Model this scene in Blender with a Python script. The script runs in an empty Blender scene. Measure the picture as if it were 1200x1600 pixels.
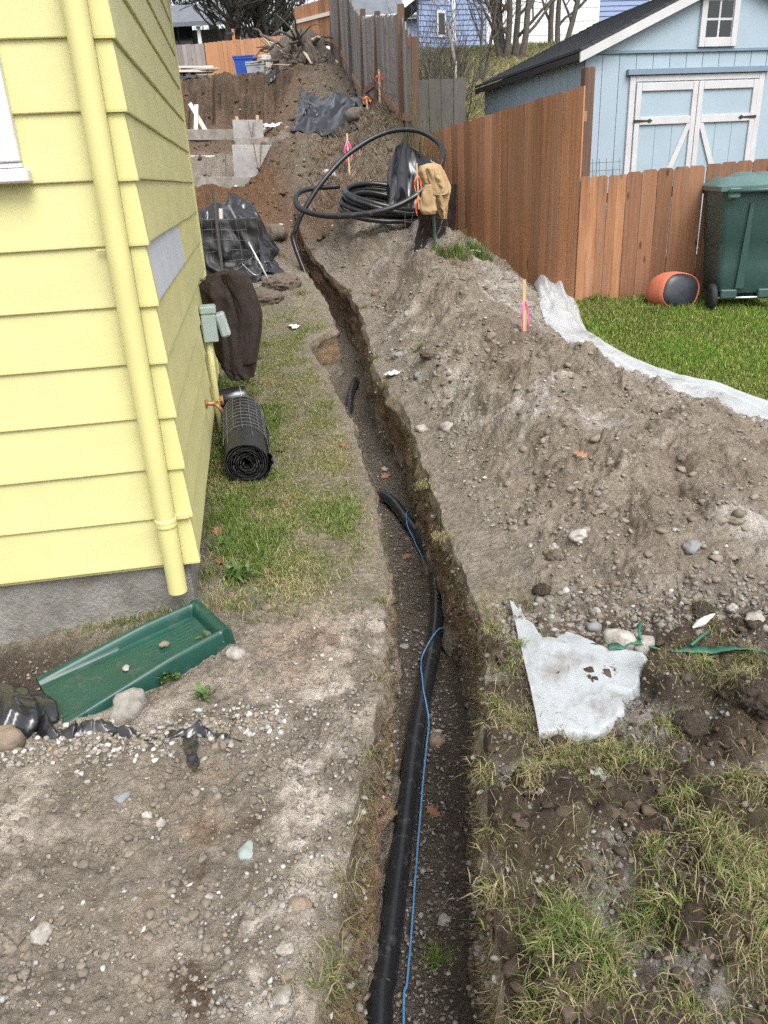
import bpy, bmesh, math, random
import numpy as np
from mathutils import Matrix, Vector

random.seed(7)
RNG = np.random.default_rng(11)
SC = bpy.context.scene
COL = SC.collection
R = math.radians

# ------------------------------------------------------------------ camera
FPX, PITCH, ROLL, EYE = 1200.0, R(23.5), R(3.0), 1.6
FW = np.array([0, math.cos(PITCH), -math.sin(PITCH)])
UP0 = np.array([0, math.sin(PITCH), math.cos(PITCH)])
RT0 = np.array([1.0, 0, 0])
RT = math.cos(ROLL) * RT0 - math.sin(ROLL) * UP0
UP = math.sin(ROLL) * RT0 + math.cos(ROLL) * UP0
CAM = np.array([0, 0, EYE])
cd = bpy.data.cameras.new('camera')
cam = bpy.data.objects.new('camera', cd)
COL.objects.link(cam)
cd.sensor_fit = 'VERTICAL'
cd.sensor_height = 24.0
cd.lens = 24.0 * FPX / 1600.0
cd.clip_start = 0.05
cd.clip_end = 500
cam.matrix_world = Matrix(((RT[0], UP[0], -FW[0], 0), (RT[1], UP[1], -FW[1], 0), (RT[2], UP[2], -FW[2], EYE), (0, 0, 0, 1)))
SC.camera = cam
SC.render.resolution_x, SC.render.resolution_y = 768, 1024

# ------------------------------------------------------------------ sky and soft overcast sun
SUN_EL, SUN_AZ = R(55), R(156)      # azimuth clockwise from +Y: behind the camera, to the right
W = bpy.data.worlds.new('World')
SC.world = W
W.use_nodes = True
wn, wl = W.node_tree.nodes, W.node_tree.links
wn.clear()
sky = wn.new('ShaderNodeTexSky')
sky.sky_type = 'NISHITA'
sky.sun_disc = False
sky.sun_elevation = SUN_EL
sky.sun_rotation = SUN_AZ
sky.air_density, sky.dust_density, sky.ozone_density = 1.0, 4.0, 1.0
hs = wn.new('ShaderNodeHueSaturation')
hs.inputs['Saturation'].default_value = 0.25
hs.inputs['Value'].default_value = 1.0
bg = wn.new('ShaderNodeBackground')
bg.inputs['Strength'].default_value = 0.15
wo = wn.new('ShaderNodeOutputWorld')
wl.new(sky.outputs[0], hs.inputs['Color'])
wl.new(hs.outputs[0], bg.inputs[0])
wl.new(bg.outputs[0], wo.inputs[0])
sd = bpy.data.lights.new('sun', 'SUN')
sd.energy = 1.0
sd.angle = R(36)
sd.color = (1.0, 0.975, 0.94)
sun = bpy.data.objects.new('sun', sd)
COL.objects.link(sun)
_d = Vector((math.sin(SUN_AZ) * math.cos(SUN_EL), math.cos(SUN_AZ) * math.cos(SUN_EL), math.sin(SUN_EL)))
sun.rotation_euler = _d.to_track_quat('Z', 'Y').to_euler()
VS = SC.view_settings
VS.view_transform = 'Standard'
VS.look = 'None'
VS.gamma = 1.0
VS.exposure = 1.0
VS.use_curve_mapping = False
SC.cycles.max_bounces = 5
SC.cycles.diffuse_bounces = 3
SC.cycles.adaptive_threshold = .02
try: SC.cycles.sampling_pattern = 'BLUE_NOISE'
except Exception: pass
SC.cycles.use_denoising = False     # keep the fine grain of the soil
SC.cycles.transparent_max_bounces = 8

# ------------------------------------------------------------------ numpy noise
def _hash(ix, iy, iz=0, seed=0):
    ix = np.asarray(ix).astype(np.int64).astype(np.uint32); iy = np.asarray(iy).astype(np.int64).astype(np.uint32); iz = np.asarray(iz).astype(np.int64).astype(np.uint32)
    h = ix * np.uint32(374761393) + iy * np.uint32(668265263) + iz * np.uint32(2246822519) + np.uint32((seed * 1274126177 + 97) & 0xffffffff)
    h = (h ^ (h >> np.uint32(13))) * np.uint32(1274126177)
    h = (h ^ (h >> np.uint32(15))) * np.uint32(2246822519)
    return h ^ (h >> np.uint32(16))
_GA = np.arange(256) * (2 * math.pi / 256); _GC, _GS = np.cos(_GA), np.sin(_GA)

def noise2(x, y, seed=0):
    x, y = np.broadcast_arrays(np.asarray(x, float), np.asarray(y, float)); shp = x.shape
    x = np.atleast_1d(x); y = np.atleast_1d(y)
    xi = np.floor(x); yi = np.floor(y); fx = x - xi; fy = y - yi
    ux = fx * fx * fx * (fx * (fx * 6 - 15) + 10); uy = fy * fy * fy * (fy * (fy * 6 - 15) + 10)
    X0 = xi.astype(np.int64); Y0 = yi.astype(np.int64)
    def g(dx, dy):
        a = _hash(X0 + dx, Y0 + dy, 0, seed) & np.uint32(255)
        return _GC[a] * (fx - dx) + _GS[a] * (fy - dy)
    a = g(0, 0); b = g(1, 0); a = a + (b - a) * ux
    c = g(0, 1); d = g(1, 1); c = c + (d - c) * ux
    return ((a + (c - a) * uy) * 1.5).reshape(shp)

def fbm2(x, y, o=4, gain=.5, lac=2.03, seed=0):
    s = 0; a = 1; t = 0
    for i in range(o):
        s = s + a * noise2(x, y, seed + i * 17); t += a; a *= gain; x = x * lac + 3.1; y = y * lac + 1.7
    return s / t

def noise3(x, y, z, seed=0):
    x, y, z = np.broadcast_arrays(x, y, z); shp = x.shape; x = np.atleast_1d(x); y = np.atleast_1d(y); z = np.atleast_1d(z)
    xi = np.floor(x); yi = np.floor(y); zi = np.floor(z); fx = x - xi; fy = y - yi; fz = z - zi
    s = lambda f: f * f * (3 - 2 * f)
    ux, uy, uz = s(fx), s(fy), s(fz)
    r = 0
    for dx in (0, 1):
        for dy in (0, 1):
            for dz in (0, 1):
                v = _hash(xi + dx, yi + dy, zi + dz, seed) / 2147483648.0 - 1
                r = r + v * (ux if dx else 1 - ux) * (uy if dy else 1 - uy) * (uz if dz else 1 - uz)
    return np.asarray(r).reshape(shp)

def fbm3(x, y, z, o=3, gain=.5, seed=0):
    s = 0; a = 1; t = 0
    for i in range(o):
        s = s + a * noise3(x, y, z, seed + 31 * i); t += a; a *= gain; x = x * 2.1; y = y * 2.1; z = z * 2.1
    return s / t

def worley2(x, y, seed=0):
    xi = np.floor(x); yi = np.floor(y)
    best = np.full(np.shape(x), 9.0); ident = np.zeros(np.shape(x))
    for dx in (-1, 0, 1):
        for dy in (-1, 0, 1):
            h = _hash(xi + dx, yi + dy, 0, seed)
            px = xi + dx + (h & 0xffff) / 65536.0; py = yi + dy + ((h >> 16) & 0xffff) / 65536.0
            d = np.hypot(px - x, py - y); m = d < best
            best = np.where(m, d, best); ident = np.where(m, (h % 1000) / 1000.0, ident)
    return best, ident

def sstep(x, a, b):
    t = np.clip((np.asarray(x, float) - a) / (b - a), 0, 1)
    return t * t * (3 - 2 * t)

# ------------------------------------------------------------------ materials
MATS = {}
def newmat(name):
    m = bpy.data.materials.new(name); m.use_nodes = True
    nt = m.node_tree; b = nt.nodes['Principled BSDF']
    MATS[name] = m
    return m, nt, b

def nd(nt, t, **kw):
    n = nt.nodes.new(t)
    for k, v in kw.items():
        if k in n.inputs.keys(): n.inputs[k].default_value = v
        else: setattr(n, k, v)
    return n

def mixrgb(nt, a, b, f, mode='MIX'):
    n = nt.nodes.new('ShaderNodeMix'); n.data_type = 'RGBA'; n.blend_type = mode
    for i, v in ((6, a), (7, b), (0, f)):
        if hasattr(v, 'is_linked') or isinstance(v, bpy.types.NodeSocket): nt.links.new(v, n.inputs[i])
        else: n.inputs[i].default_value = (*v, 1) if i and len(v) == 3 else v
    return n.outputs[2]

def ramp(nt, fac, a, b, c0=(0, 0, 0), c1=(1, 1, 1)):
    n = nt.nodes.new('ShaderNodeValToRGB')
    n.color_ramp.elements[0].position = a; n.color_ramp.elements[1].position = b
    n.color_ramp.elements[0].color = (*c0, 1); n.color_ramp.elements[1].color = (*c1, 1)
    nt.links.new(fac, n.inputs[0])
    return n.outputs[0]

def texnoise(nt, scale, detail=4, rough=.6, stretch=(1, 1, 1), rnd=True, coord='Object'):
    tc = nt.nodes.new('ShaderNodeTexCoord'); mp = nt.nodes.new('ShaderNodeMapping')
    mp.inputs['Scale'].default_value = stretch
    nt.links.new(tc.outputs[coord], mp.inputs['Vector'])
    if rnd:
        oi = nt.nodes.new('ShaderNodeObjectInfo'); mu = nt.nodes.new('ShaderNodeMath'); mu.operation = 'MULTIPLY'; mu.inputs[1].default_value = 37.0
        cx = nt.nodes.new('ShaderNodeCombineXYZ')
        nt.links.new(oi.outputs['Random'], mu.inputs[0])
        for i in range(3): nt.links.new(mu.outputs[0], cx.inputs[i])
        nt.links.new(cx.outputs[0], mp.inputs['Location'])
    n = nt.nodes.new('ShaderNodeTexNoise')
    n.inputs['Scale'].default_value = scale; n.inputs['Detail'].default_value = detail; n.inputs['Roughness'].default_value = rough
    nt.links.new(mp.outputs[0], n.inputs['Vector'])
    return n.outputs[0]

def bump(nt, b, h, strength=.3, dist=.01):
    n = nt.nodes.new('ShaderNodeBump'); n.inputs['Strength'].default_value = strength; n.inputs['Distance'].default_value = dist
    nt.links.new(h, n.inputs['Height'])
    if b.inputs['Normal'].is_linked: nt.links.new(b.inputs['Normal'].links[0].from_socket, n.inputs['Normal'])
    nt.links.new(n.outputs[0], b.inputs['Normal'])

def plain(name, rgb, rough=.6, var=.15, vs=6, bs=60, bstr=.15, bdist=.004, metal=0, spec=.5, dirt=None, dirt_at=(.55, .75), rndv=0.0, stretch=(1, 1, 1)):
    """painted / plastic / metal / stone surface: tone varies softly, fine relief, optional dirt blotches"""
    m, nt, b = newmat(name)
    b.inputs['Roughness'].default_value = rough; b.inputs['Metallic'].default_value = metal
    b.inputs['Specular IOR Level'].default_value = spec
    n = texnoise(nt, vs, 5, .6, stretch)
    dark = tuple(c * (1 - var) for c in rgb); lite = tuple(min(1, c * (1 + var)) for c in rgb)
    c = ramp(nt, n, .3, .7, dark, lite)
    if dirt is not None:
        d = texnoise(nt, vs * 2.7, 7, .7)
        c = mixrgb(nt, c, dirt, ramp(nt, d, *dirt_at))
    if rndv:
        oi = nt.nodes.new('ShaderNodeObjectInfo'); mr = nt.nodes.new('ShaderNodeMapRange')
        mr.inputs['To Min'].default_value = 1 - rndv; mr.inputs['To Max'].default_value = 1 + rndv
        nt.links.new(oi.outputs['Random'], mr.inputs[0])
        h = nt.nodes.new('ShaderNodeHueSaturation'); nt.links.new(mr.outputs[0], h.inputs['Value']); nt.links.new(c, h.inputs['Color']); c = h.outputs[0]
    nt.links.new(c, b.inputs['Base Color'])
    if bstr: bump(nt, b, texnoise(nt, bs, 5, .65, stretch), bstr, bdist)
    rr = nt.nodes.new('ShaderNodeMapRange'); rr.inputs['To Min'].default_value = max(.05, rough - .12); rr.inputs['To Max'].default_value = min(1, rough + .12)
    nt.links.new(n, rr.inputs[0]); nt.links.new(rr.outputs[0], b.inputs['Roughness'])
    return m

def wood(name, c_a, c_b, c_dark, rough=.8, rndv=.18, axis='z', grain=1.0, stain=.5):
    """sawn board: long grain along the axis, board-to-board tone, dark stains, knots"""
    m, nt, b = newmat(name)
    st = {'z': (18 * grain, 18 * grain, .9 * grain), 'x': (.9 * grain, 18 * grain, 18 * grain), 'y': (18 * grain, .9 * grain, 18 * grain)}[axis]
    g = texnoise(nt, 2.2, 7, .7, st)
    c = ramp(nt, g, .32, .68, c_a, c_b)
    big = texnoise(nt, 1.6, 4, .6, (1, 1, .35) if axis == 'z' else (1, 1, 1))
    c = mixrgb(nt, c, c_dark, ramp(nt, big, .56, .8, (0, 0, 0), (stain, stain, stain)))
    lum = sum(c_b) / 3
    wz = texnoise(nt, 2.6, 6, .7, (2.5, 2.5, .5) if axis == 'z' else (.5, 2.5, 2.5))
    c = mixrgb(nt, c, (lum * 1.05, lum * .92, lum * .82), ramp(nt, wz, .5, .72, (0, 0, 0), (.5, .5, .5)))
    kn = nt.nodes.new('ShaderNodeTexVoronoi'); kn.inputs['Scale'].default_value = 3.2
    kt = nt.nodes.new('ShaderNodeTexCoord'); km = nt.nodes.new('ShaderNodeMapping'); km.inputs['Scale'].default_value = (2.2, 2.2, .8) if axis == 'z' else (.8, 2.2, 2.2)
    ko = nt.nodes.new('ShaderNodeObjectInfo'); kc = nt.nodes.new('ShaderNodeCombineXYZ'); kv = nt.nodes.new('ShaderNodeMath'); kv.operation = 'MULTIPLY'; kv.inputs[1].default_value = 91
    nt.links.new(ko.outputs['Random'], kv.inputs[0])
    for i in range(3): nt.links.new(kv.outputs[0], kc.inputs[i])
    nt.links.new(kt.outputs['Object'], km.inputs['Vector']); nt.links.new(kc.outputs[0], km.inputs['Location']); nt.links.new(km.outputs[0], kn.inputs['Vector'])
    c = mixrgb(nt, c, tuple(x * .6 for x in c_dark), ramp(nt, kn.outputs['Distance'], .05, .13, (.85, .85, .85), (0, 0, 0)))
    fine = texnoise(nt, 9, 5, .7, st)
    c = mixrgb(nt, c, tuple(x * .45 for x in c_dark), ramp(nt, fine, .63, .72, (0, 0, 0), (.55, .55, .55)))
    oi = nt.nodes.new('ShaderNodeObjectInfo'); mr = nt.nodes.new('ShaderNodeMapRange')
    mr.inputs['To Min'].default_value = 1 - rndv; mr.inputs['To Max'].default_value = 1 + rndv
    nt.links.new(oi.outputs['Random'], mr.inputs[0])
    h = nt.nodes.new('ShaderNodeHueSaturation'); nt.links.new(mr.outputs[0], h.inputs['Value']); nt.links.new(c, h.inputs['Color'])
    nt.links.new(h.outputs[0], b.inputs['Base Color'])
    b.inputs['Roughness'].default_value = rough; b.inputs['Specular IOR Level'].default_value = .25
    bump(nt, b, g, .35, .004)
    bump(nt, b, fine, .3, .003)
    return m

def vcol(name, rough=.9, spec=.2, var=.25, scale=60, bstr=.3, bdist=.004, trans=0.0):
    """colour comes from the per-vertex attribute 'col' (kind of soil, stone or blade), broken by fine grain"""
    m, nt, b = newmat(name)
    at = nt.nodes.new('ShaderNodeAttribute'); at.attribute_name = 'col'
    c = at.outputs['Color']
    if var:
        n = texnoise(nt, scale, 6, .7, rnd=False)
        c = mixrgb(nt, c, ramp(nt, n, .25, .75, (1 - var,) * 3, (1 + var,) * 3), 1.0, 'MULTIPLY')
        if bstr: bump(nt, b, n, bstr, bdist)
    nt.links.new(c, b.inputs['Base Color'])
    b.inputs['Roughness'].default_value = rough; b.inputs['Specular IOR Level'].default_value = spec
    if trans:
        b.inputs['Subsurface Weight'].default_value = 0
        tr = nt.nodes.new('ShaderNodeBsdfTranslucent'); nt.links.new(c, tr.inputs[0])
        mx = nt.nodes.new('ShaderNodeMixShader'); mx.inputs[0].default_value = trans
        out = nt.nodes['Material Output']
        nt.links.new(b.outputs[0], mx.inputs[1]); nt.links.new(tr.outputs[0], mx.inputs[2]); nt.links.new(mx.outputs[0], out.inputs[0])
    return m

# ------------------------------------------------------------------ mesh helpers
def link(name, me, mat=None, parent=None, smooth=False):
    o = bpy.data.objects.new(name, me); COL.objects.link(o)
    if mat is not None and not me.materials: me.materials.append(mat)
    if parent is not None: o.parent = parent
    if smooth: me.polygons.foreach_set('use_smooth', [True] * len(me.polygons))
    return o

def mesh_np(name, V, F, mat=None, parent=None, smooth=True, col=None):
    V = np.asarray(V, np.float32).reshape(-1, 3)
    me = bpy.data.meshes.new(name)
    if isinstance(F, np.ndarray):
        k = F.shape[1]
        me.vertices.add(len(V)); me.vertices.foreach_set('co', V.ravel())
        me.loops.add(F.size); me.loops.foreach_set('vertex_index', F.astype(np.int32).ravel())
        me.polygons.add(len(F)); me.polygons.foreach_set('loop_start', np.arange(0, F.size, k, dtype=np.int32))
        me.polygons.foreach_set('loop_total', np.full(len(F), k, np.int32))
        me.update(calc_edges=True)
    else:
        me.from_pydata(V.tolist(), [], [tuple(int(i) for i in f) for f in F]); me.update()
    if col is not None:
        a = me.attributes.new('col', 'FLOAT_COLOR', 'POINT')
        c4 = np.ones((len(V), 4), np.float32); c4[:, :3] = np.asarray(col).reshape(-1, 3)
        a.data.foreach_set('color', c4.ravel())
    return link(name, me, mat, parent, smooth)

class MB:
    """collects shapes for ONE mesh"""
    def __init__(s): s.v = []; s.f = []
    def add(s, V, F):
        o = len(s.v); s.v.extend([tuple(map(float, p)) for p in V]); s.f.extend([tuple(int(i) + o for i in q) for q in F]); return s
    def box(s, x0, x1, y0, y1, z0, z1, b=0.0, M=None):
        if b <= 0:
            V = [(x, y, z) for x in (x0, x1) for y in (y0, y1) for z in (z0, z1)]
            F = [(0, 1, 3, 2), (4, 6, 7, 5), (0, 4, 5, 1), (2, 3, 7, 6), (0, 2, 6, 4), (1, 5, 7, 3)]
        else:
            V = []; c = ((x0, x1), (y0, y1), (z0, z1)); idx = {}
            for i in (0, 1):
                for j in (0, 1):
                    for k in (0, 1):
                        s3 = (1 if i == 0 else -1, 1 if j == 0 else -1, 1 if k == 0 else -1)
                        for ax in range(3):
                            p = [c[0][i], c[1][j], c[2][k]]
                            for a in range(3):
                                if a != ax: p[a] += s3[a] * b
                            idx[(i, j, k, ax)] = len(V); V.append(tuple(p))
            # vertex (.., ax): inset along the two axes other than ax, i.e. lies ON the face plane of ax
            F = []
            for ax in range(3):
                o = [a for a in range(3) if a != ax]
                for sd_ in (0, 1):
                    q = []
                    for (p, r_) in ((0, 0), (1, 0), (1, 1), (0, 1)):
                        t = [0, 0, 0]; t[ax] = sd_; t[o[0]] = p; t[o[1]] = r_
                        q.append(idx[(*t, ax)])
                    F.append(q if (sd_ == 1) == (ax != 1) else q[::-1])
            for ax in range(3):
                o = [a for a in range(3) if a != ax]
                for p in (0, 1):
                    for r_ in (0, 1):
                        t0 = [0, 0, 0]; t1 = [0, 0, 0]; t0[ax] = 0; t1[ax] = 1
                        t0[o[0]] = t1[o[0]] = p; t0[o[1]] = t1[o[1]] = r_
                        F.append((idx[(*t0, o[0])], idx[(*t1, o[0])], idx[(*t1, o[1])], idx[(*t0, o[1])]))
            for i in (0, 1):
                for j in (0, 1):
                    for k in (0, 1): F.append((idx[(i, j, k, 0)], idx[(i, j, k, 1)], idx[(i, j, k, 2)]))
        if M is not None: V = [tuple(M @ Vector(p)) for p in V]
        return s.add(V, F)
    def tube(s, path, r, n=8, cap=True, closed=False):
        P = np.asarray(path, float); k = len(P)
        rad = np.full(k, r) if np.isscalar(r) else np.asarray(r, float)
        T = np.gradient(P, axis=0) if not closed else (np.roll(P, -1, 0) - np.roll(P, 1, 0))
        T /= np.linalg.norm(T, axis=1)[:, None] + 1e-12
        a = np.array([0, 0, 1.0]) if abs(T[0][2]) < .9 else np.array([1.0, 0, 0])
        N = np.cross(T[0], a); N /= np.linalg.norm(N)
        V = []
        for i in range(k):
            N = N - T[i] * (N @ T[i]); N /= np.linalg.norm(N) + 1e-12
            B = np.cross(T[i], N)
            for j in range(n):
                t = 2 * math.pi * j / n
                V.append(P[i] + rad[i] * (math.cos(t) * N + math.sin(t) * B))
        F = []
        for i in range(k if closed else k - 1):
            i2 = (i + 1) % k
            for j in range(n): F.append((i * n + j, i * n + (j + 1) % n, i2 * n + (j + 1) % n, i2 * n + j))
        if cap and not closed: F.append(tuple(range(n))[::-1]); F.append(tuple(range((k - 1) * n, k * n)))
        return s.add(V, F)
    def lathe(s, prof, n=24, M=None):
        V = []; F = []
        for (r_, z) in prof:
            for j in range(n):
                t = 2 * math.pi * j / n; V.append((r_ * math.cos(t), r_ * math.sin(t), z))
        for i in range(len(prof) - 1):
            for j in range(n): F.append((i * n + j, i * n + (j + 1) % n, (i + 1) * n + (j + 1) % n, (i + 1) * n + j))
        if M is not None: V = [tuple(M @ Vector(p)) for p in V]
        return s.add(V, F)
    def prism(s, poly, y0, y1):
        """polygon in x,z extruded along y"""
        n = len(poly)
        V = [(x, y0, z) for x, z in poly] + [(x, y1, z) for x, z in poly]
        F = [tuple(range(n)), tuple(range(2 * n - 1, n - 1, -1))] + [(i, i + n, (i + 1) % n + n, (i + 1) % n) for i in range(n)]
        return s.add(V, F)
    def build(s, name, mat, parent=None, smooth=False, fix=True):
        me = bpy.data.meshes.new(name); me.from_pydata(s.v, [], s.f)
        if fix:
            bm = bmesh.new(); bm.from_mesh(me); bmesh.ops.recalc_face_normals(bm, faces=bm.faces); bm.to_mesh(me); bm.free()
        me.update()
        return link(name, me, mat, parent, smooth)

def autosmooth(o, ang=40):
    me = o.data
    me.polygons.foreach_set('use_smooth', [True] * len(me.polygons))
    bm = bmesh.new(); bm.from_mesh(me)
    for e in bm.edges:
        if len(e.link_faces) == 2 and e.calc_face_angle(0) > R(ang): e.smooth = False
    bm.to_mesh(me); bm.free()
    return o

def tag(o, label, cat, group=None, kind=None):
    if label: o['label'] = label
    if cat: o['category'] = cat
    if group: o['group'] = group
    if kind: o['kind'] = kind
    return o

def thing(name, label, cat, loc=(0, 0, 0), rz=0, group=None):
    o = bpy.data.objects.new(name, None); COL.objects.link(o)
    o.empty_display_size = .1
    o.location = [float(c) for c in loc]; o.rotation_euler = (0, 0, rz)
    return tag(o, label, cat, group)

def inst(name, me, parent, loc=(0, 0, 0), rot=(0, 0, 0), scale=(1, 1, 1)):
    o = bpy.data.objects.new(name, me); COL.objects.link(o); o.parent = parent
    o.location = [float(c) for c in loc]; o.rotation_euler = rot; o.scale = scale
    return o

def catmull(P, n):
    P = np.asarray(P, float); k = len(P)
    t = np.linspace(0, k - 1, n); i = np.clip(np.floor(t).astype(int), 0, k - 2); f = (t - i)[:, None]
    g = lambda j: P[np.clip(j, 0, k - 1)]
    a, b, c, d = g(i - 1), g(i), g(i + 1), g(i + 2)
    return .5 * (2 * b + (c - a) * f + (2 * a - 5 * b + 4 * c - d) * f ** 2 + (3 * b - a - 3 * c + d) * f ** 3)

# ------------------------------------------------------------------ survey: sight lines of the photograph, used to measure positions
def ray(px, py): return FW * FPX + RT * (px - 600) - UP * (py - 800)
def aty(px, py, y):
    d = ray(px, py); return CAM + d * (y / d[1])
def atz(px, py, z):
    d = ray(px, py); return CAM + d * ((z - EYE) / d[2])
# ================================================================== THE GROUND
def prof(y, pts):
    p = np.asarray(pts, float)
    return np.interp(y, p[:, 0], p[:, 1])

HILL = [(-5, 0), (3, 0), (5, .07), (7, .22), (8, .36), (9, .52), (10.3, .85), (11, 1.3), (12, 1.75), (13.5, 2.2), (14.5, 2.4), (16.5, 3.05), (19, 3.82), (20, 3.95), (27, 4.7), (32, 5.3), (90, 8)]
EXC = [(-5, 0), (3, 0), (5, .07), (7, .22), (9, .5), (10.5, .8), (12, 1.2), (13.3, 1.5), (13.75, 1.62), (14.15, 2.02), (15.4, 2.4), (15.7, 2.5), (18.3, 2.70), (18.95, 3.70), (20, 3.82), (27, 4.6), (32, 5.2), (90, 8)]
NEIGH = [(-5, 0), (3, 0), (5, .1), (7, .3), (9, .45), (11, .55), (13, 1.3), (15, 2.6), (17, 3.4), (20, 4.1), (26, 4.85), (30, 5.4), (90, 7)]
XB = [(0, 2.2), (7, 2.15), (8, 1.97), (9.3, 1.32), (10.6, .72), (12.3, .62), (14, .25), (17, -.15), (20, -.5), (24, -.8), (90, -5)]

def base(x, y):
    x, y = np.broadcast_arrays(np.asarray(x, float), np.asarray(y, float))
    ye = y + sstep(y, 16.5, 17.5) * (1 - sstep(y, 20, 22)) * (.45 * fbm2(x * 1.1, x * 0 + 2.5, 4, .6, seed=52) + .12 * noise2(x * 6, y * 2, 53))
    h, e, n = prof(y, HILL), prof(ye, EXC), prof(y, NEIGH)
    we = 1 - sstep(x, -1.95, -1.35)
    b = h + (e - h) * we
    xb = prof(y, XB)
    b = b + .42 * np.exp(-((x - xb + .1) / .55) ** 2) * sstep(y, 11.2, 12.2) * (1 - sstep(y, 14.2, 16))
    wn_ = sstep(x, xb - .1, xb + .35)
    b = b + (n - b) * wn_
    return b

def march(fn, px, py, y0=.4, y1=45.0, n=6000):
    d = ray(px, py)
    y = np.geomspace(y0, y1, n); t = y / d[1]
    X = CAM[0] + d[0] * t; Z = CAM[2] + d[2] * t
    g = fn(X, y) - Z
    i = int(np.argmax(g > 0)) if (g > 0).any() else n - 1
    return np.array([X[i], y[i], Z[i]])

L_PX = [(470, 1640), (500, 1550), (525, 1450), (545, 1350), (560, 1250), (580, 1150), (597, 1050), (605, 980), (603, 900), (597, 850), (588, 790), (575, 745), (562, 700), (547, 655), (533, 625), (520, 600), (508, 575), (484, 548), (486, 530), (524, 512), (508, 465), (482, 432), (468, 400), (458, 370)]
R_PX = [(800, 1640), (785, 1580), (768, 1450), (757, 1350), (755, 1250), (755, 1150), (762, 1080), (770, 1000), (735, 920), (705, 850), (690, 800), (665, 740), (652, 690), (637, 645), (606, 610), (588, 575), (578, 540), (570, 500), (545, 455), (515, 428), (492, 405), (478, 385), (468, 360)]
Lw = np.array([march(base, *p) for p in L_PX]); Rw = np.array([march(base, *p) for p in R_PX])
Lw = Lw[np.argsort(Lw[:, 1])]; Rw = Rw[np.argsort(Rw[:, 1])]
def smoothline(A, y):
    s = 0
    for dy in (-.09, 0, .09): s = s + np.interp(y + dy, A[:, 1], A[:, 0])
    return s / 3
def xL(y): return smoothline(Lw, y) + .018 * noise2(y * 5, y * 0 + 3.3, 5) + .010 * noise2(y * 17, y * 0 + 1.3, 6)
def xR(y): return smoothline(Rw, y) + .022 * noise2(y * 4, y * 0 + 7.3, 8) + .006 * noise2(y * 13, y * 0 + 9.3, 9)

FOOT_PX = [(770, 415), (835, 440), (872, 490), (900, 535), (990, 590), (1090, 625), (1200, 668)]
FOOT = np.array([march(base, *p) for p in FOOT_PX]); FOOT = FOOT[np.argsort(FOOT[:, 1])]
def xF(y):
    ys = np.concatenate([[0, 3.4], FOOT[:, 1], [9.8, 11.5]]); xs = np.concatenate([[3.6, 3.0], FOOT[:, 0], [.9, .3]])
    return np.interp(y, ys, xs)

def mound(x, y):
    a = smoothline(Rw, y) + .01; f = xF(y)
    t = np.clip((x - a) / np.maximum(f - a, .3), 0, 1.0)
    p = np.interp(t, [0, .05, .10, .2, .32, .45, .62, .8, .93, 1], [0, .05, .15, .50, .86, 1.0, .80, .40, .10, 0])
    hy = np.interp(y, [2.1, 2.55, 2.9, 3.5, 4.5, 6, 8, 9.6, 10.6, 11.6], [0, .05, .16, .30, .39, .40, .44, .50, .30, 0])
    # the spread front of the heap: tapers towards the camera, a bay by the sheet of plastic
    return p * hy

CLODS = [(*march(base, px, py)[:2], r_, h) for (px, py, r_, h) in ((850, 1310, .17, .12), (1165, 1285, .14, .09), (1060, 1085, .14, .09), (1185, 1115, .11, .10), (900, 1575, .14, .08), (1120, 1445, .12, .07), (1110, 1330, .12, .05), (785, 1190, .08, .05))]
def clodf(x, y):
    m = 0
    for (cx, cy, r_, h) in CLODS:
        d = np.hypot(x - cx, (y - cy) * 1.15) / r_ * (1 + .35 * noise2(x * 11, y * 11, int(cx * 90) % 50 + 7))
        m = np.maximum(m, h * (1 - sstep(d, .55, 1.05)))
    return m

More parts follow.
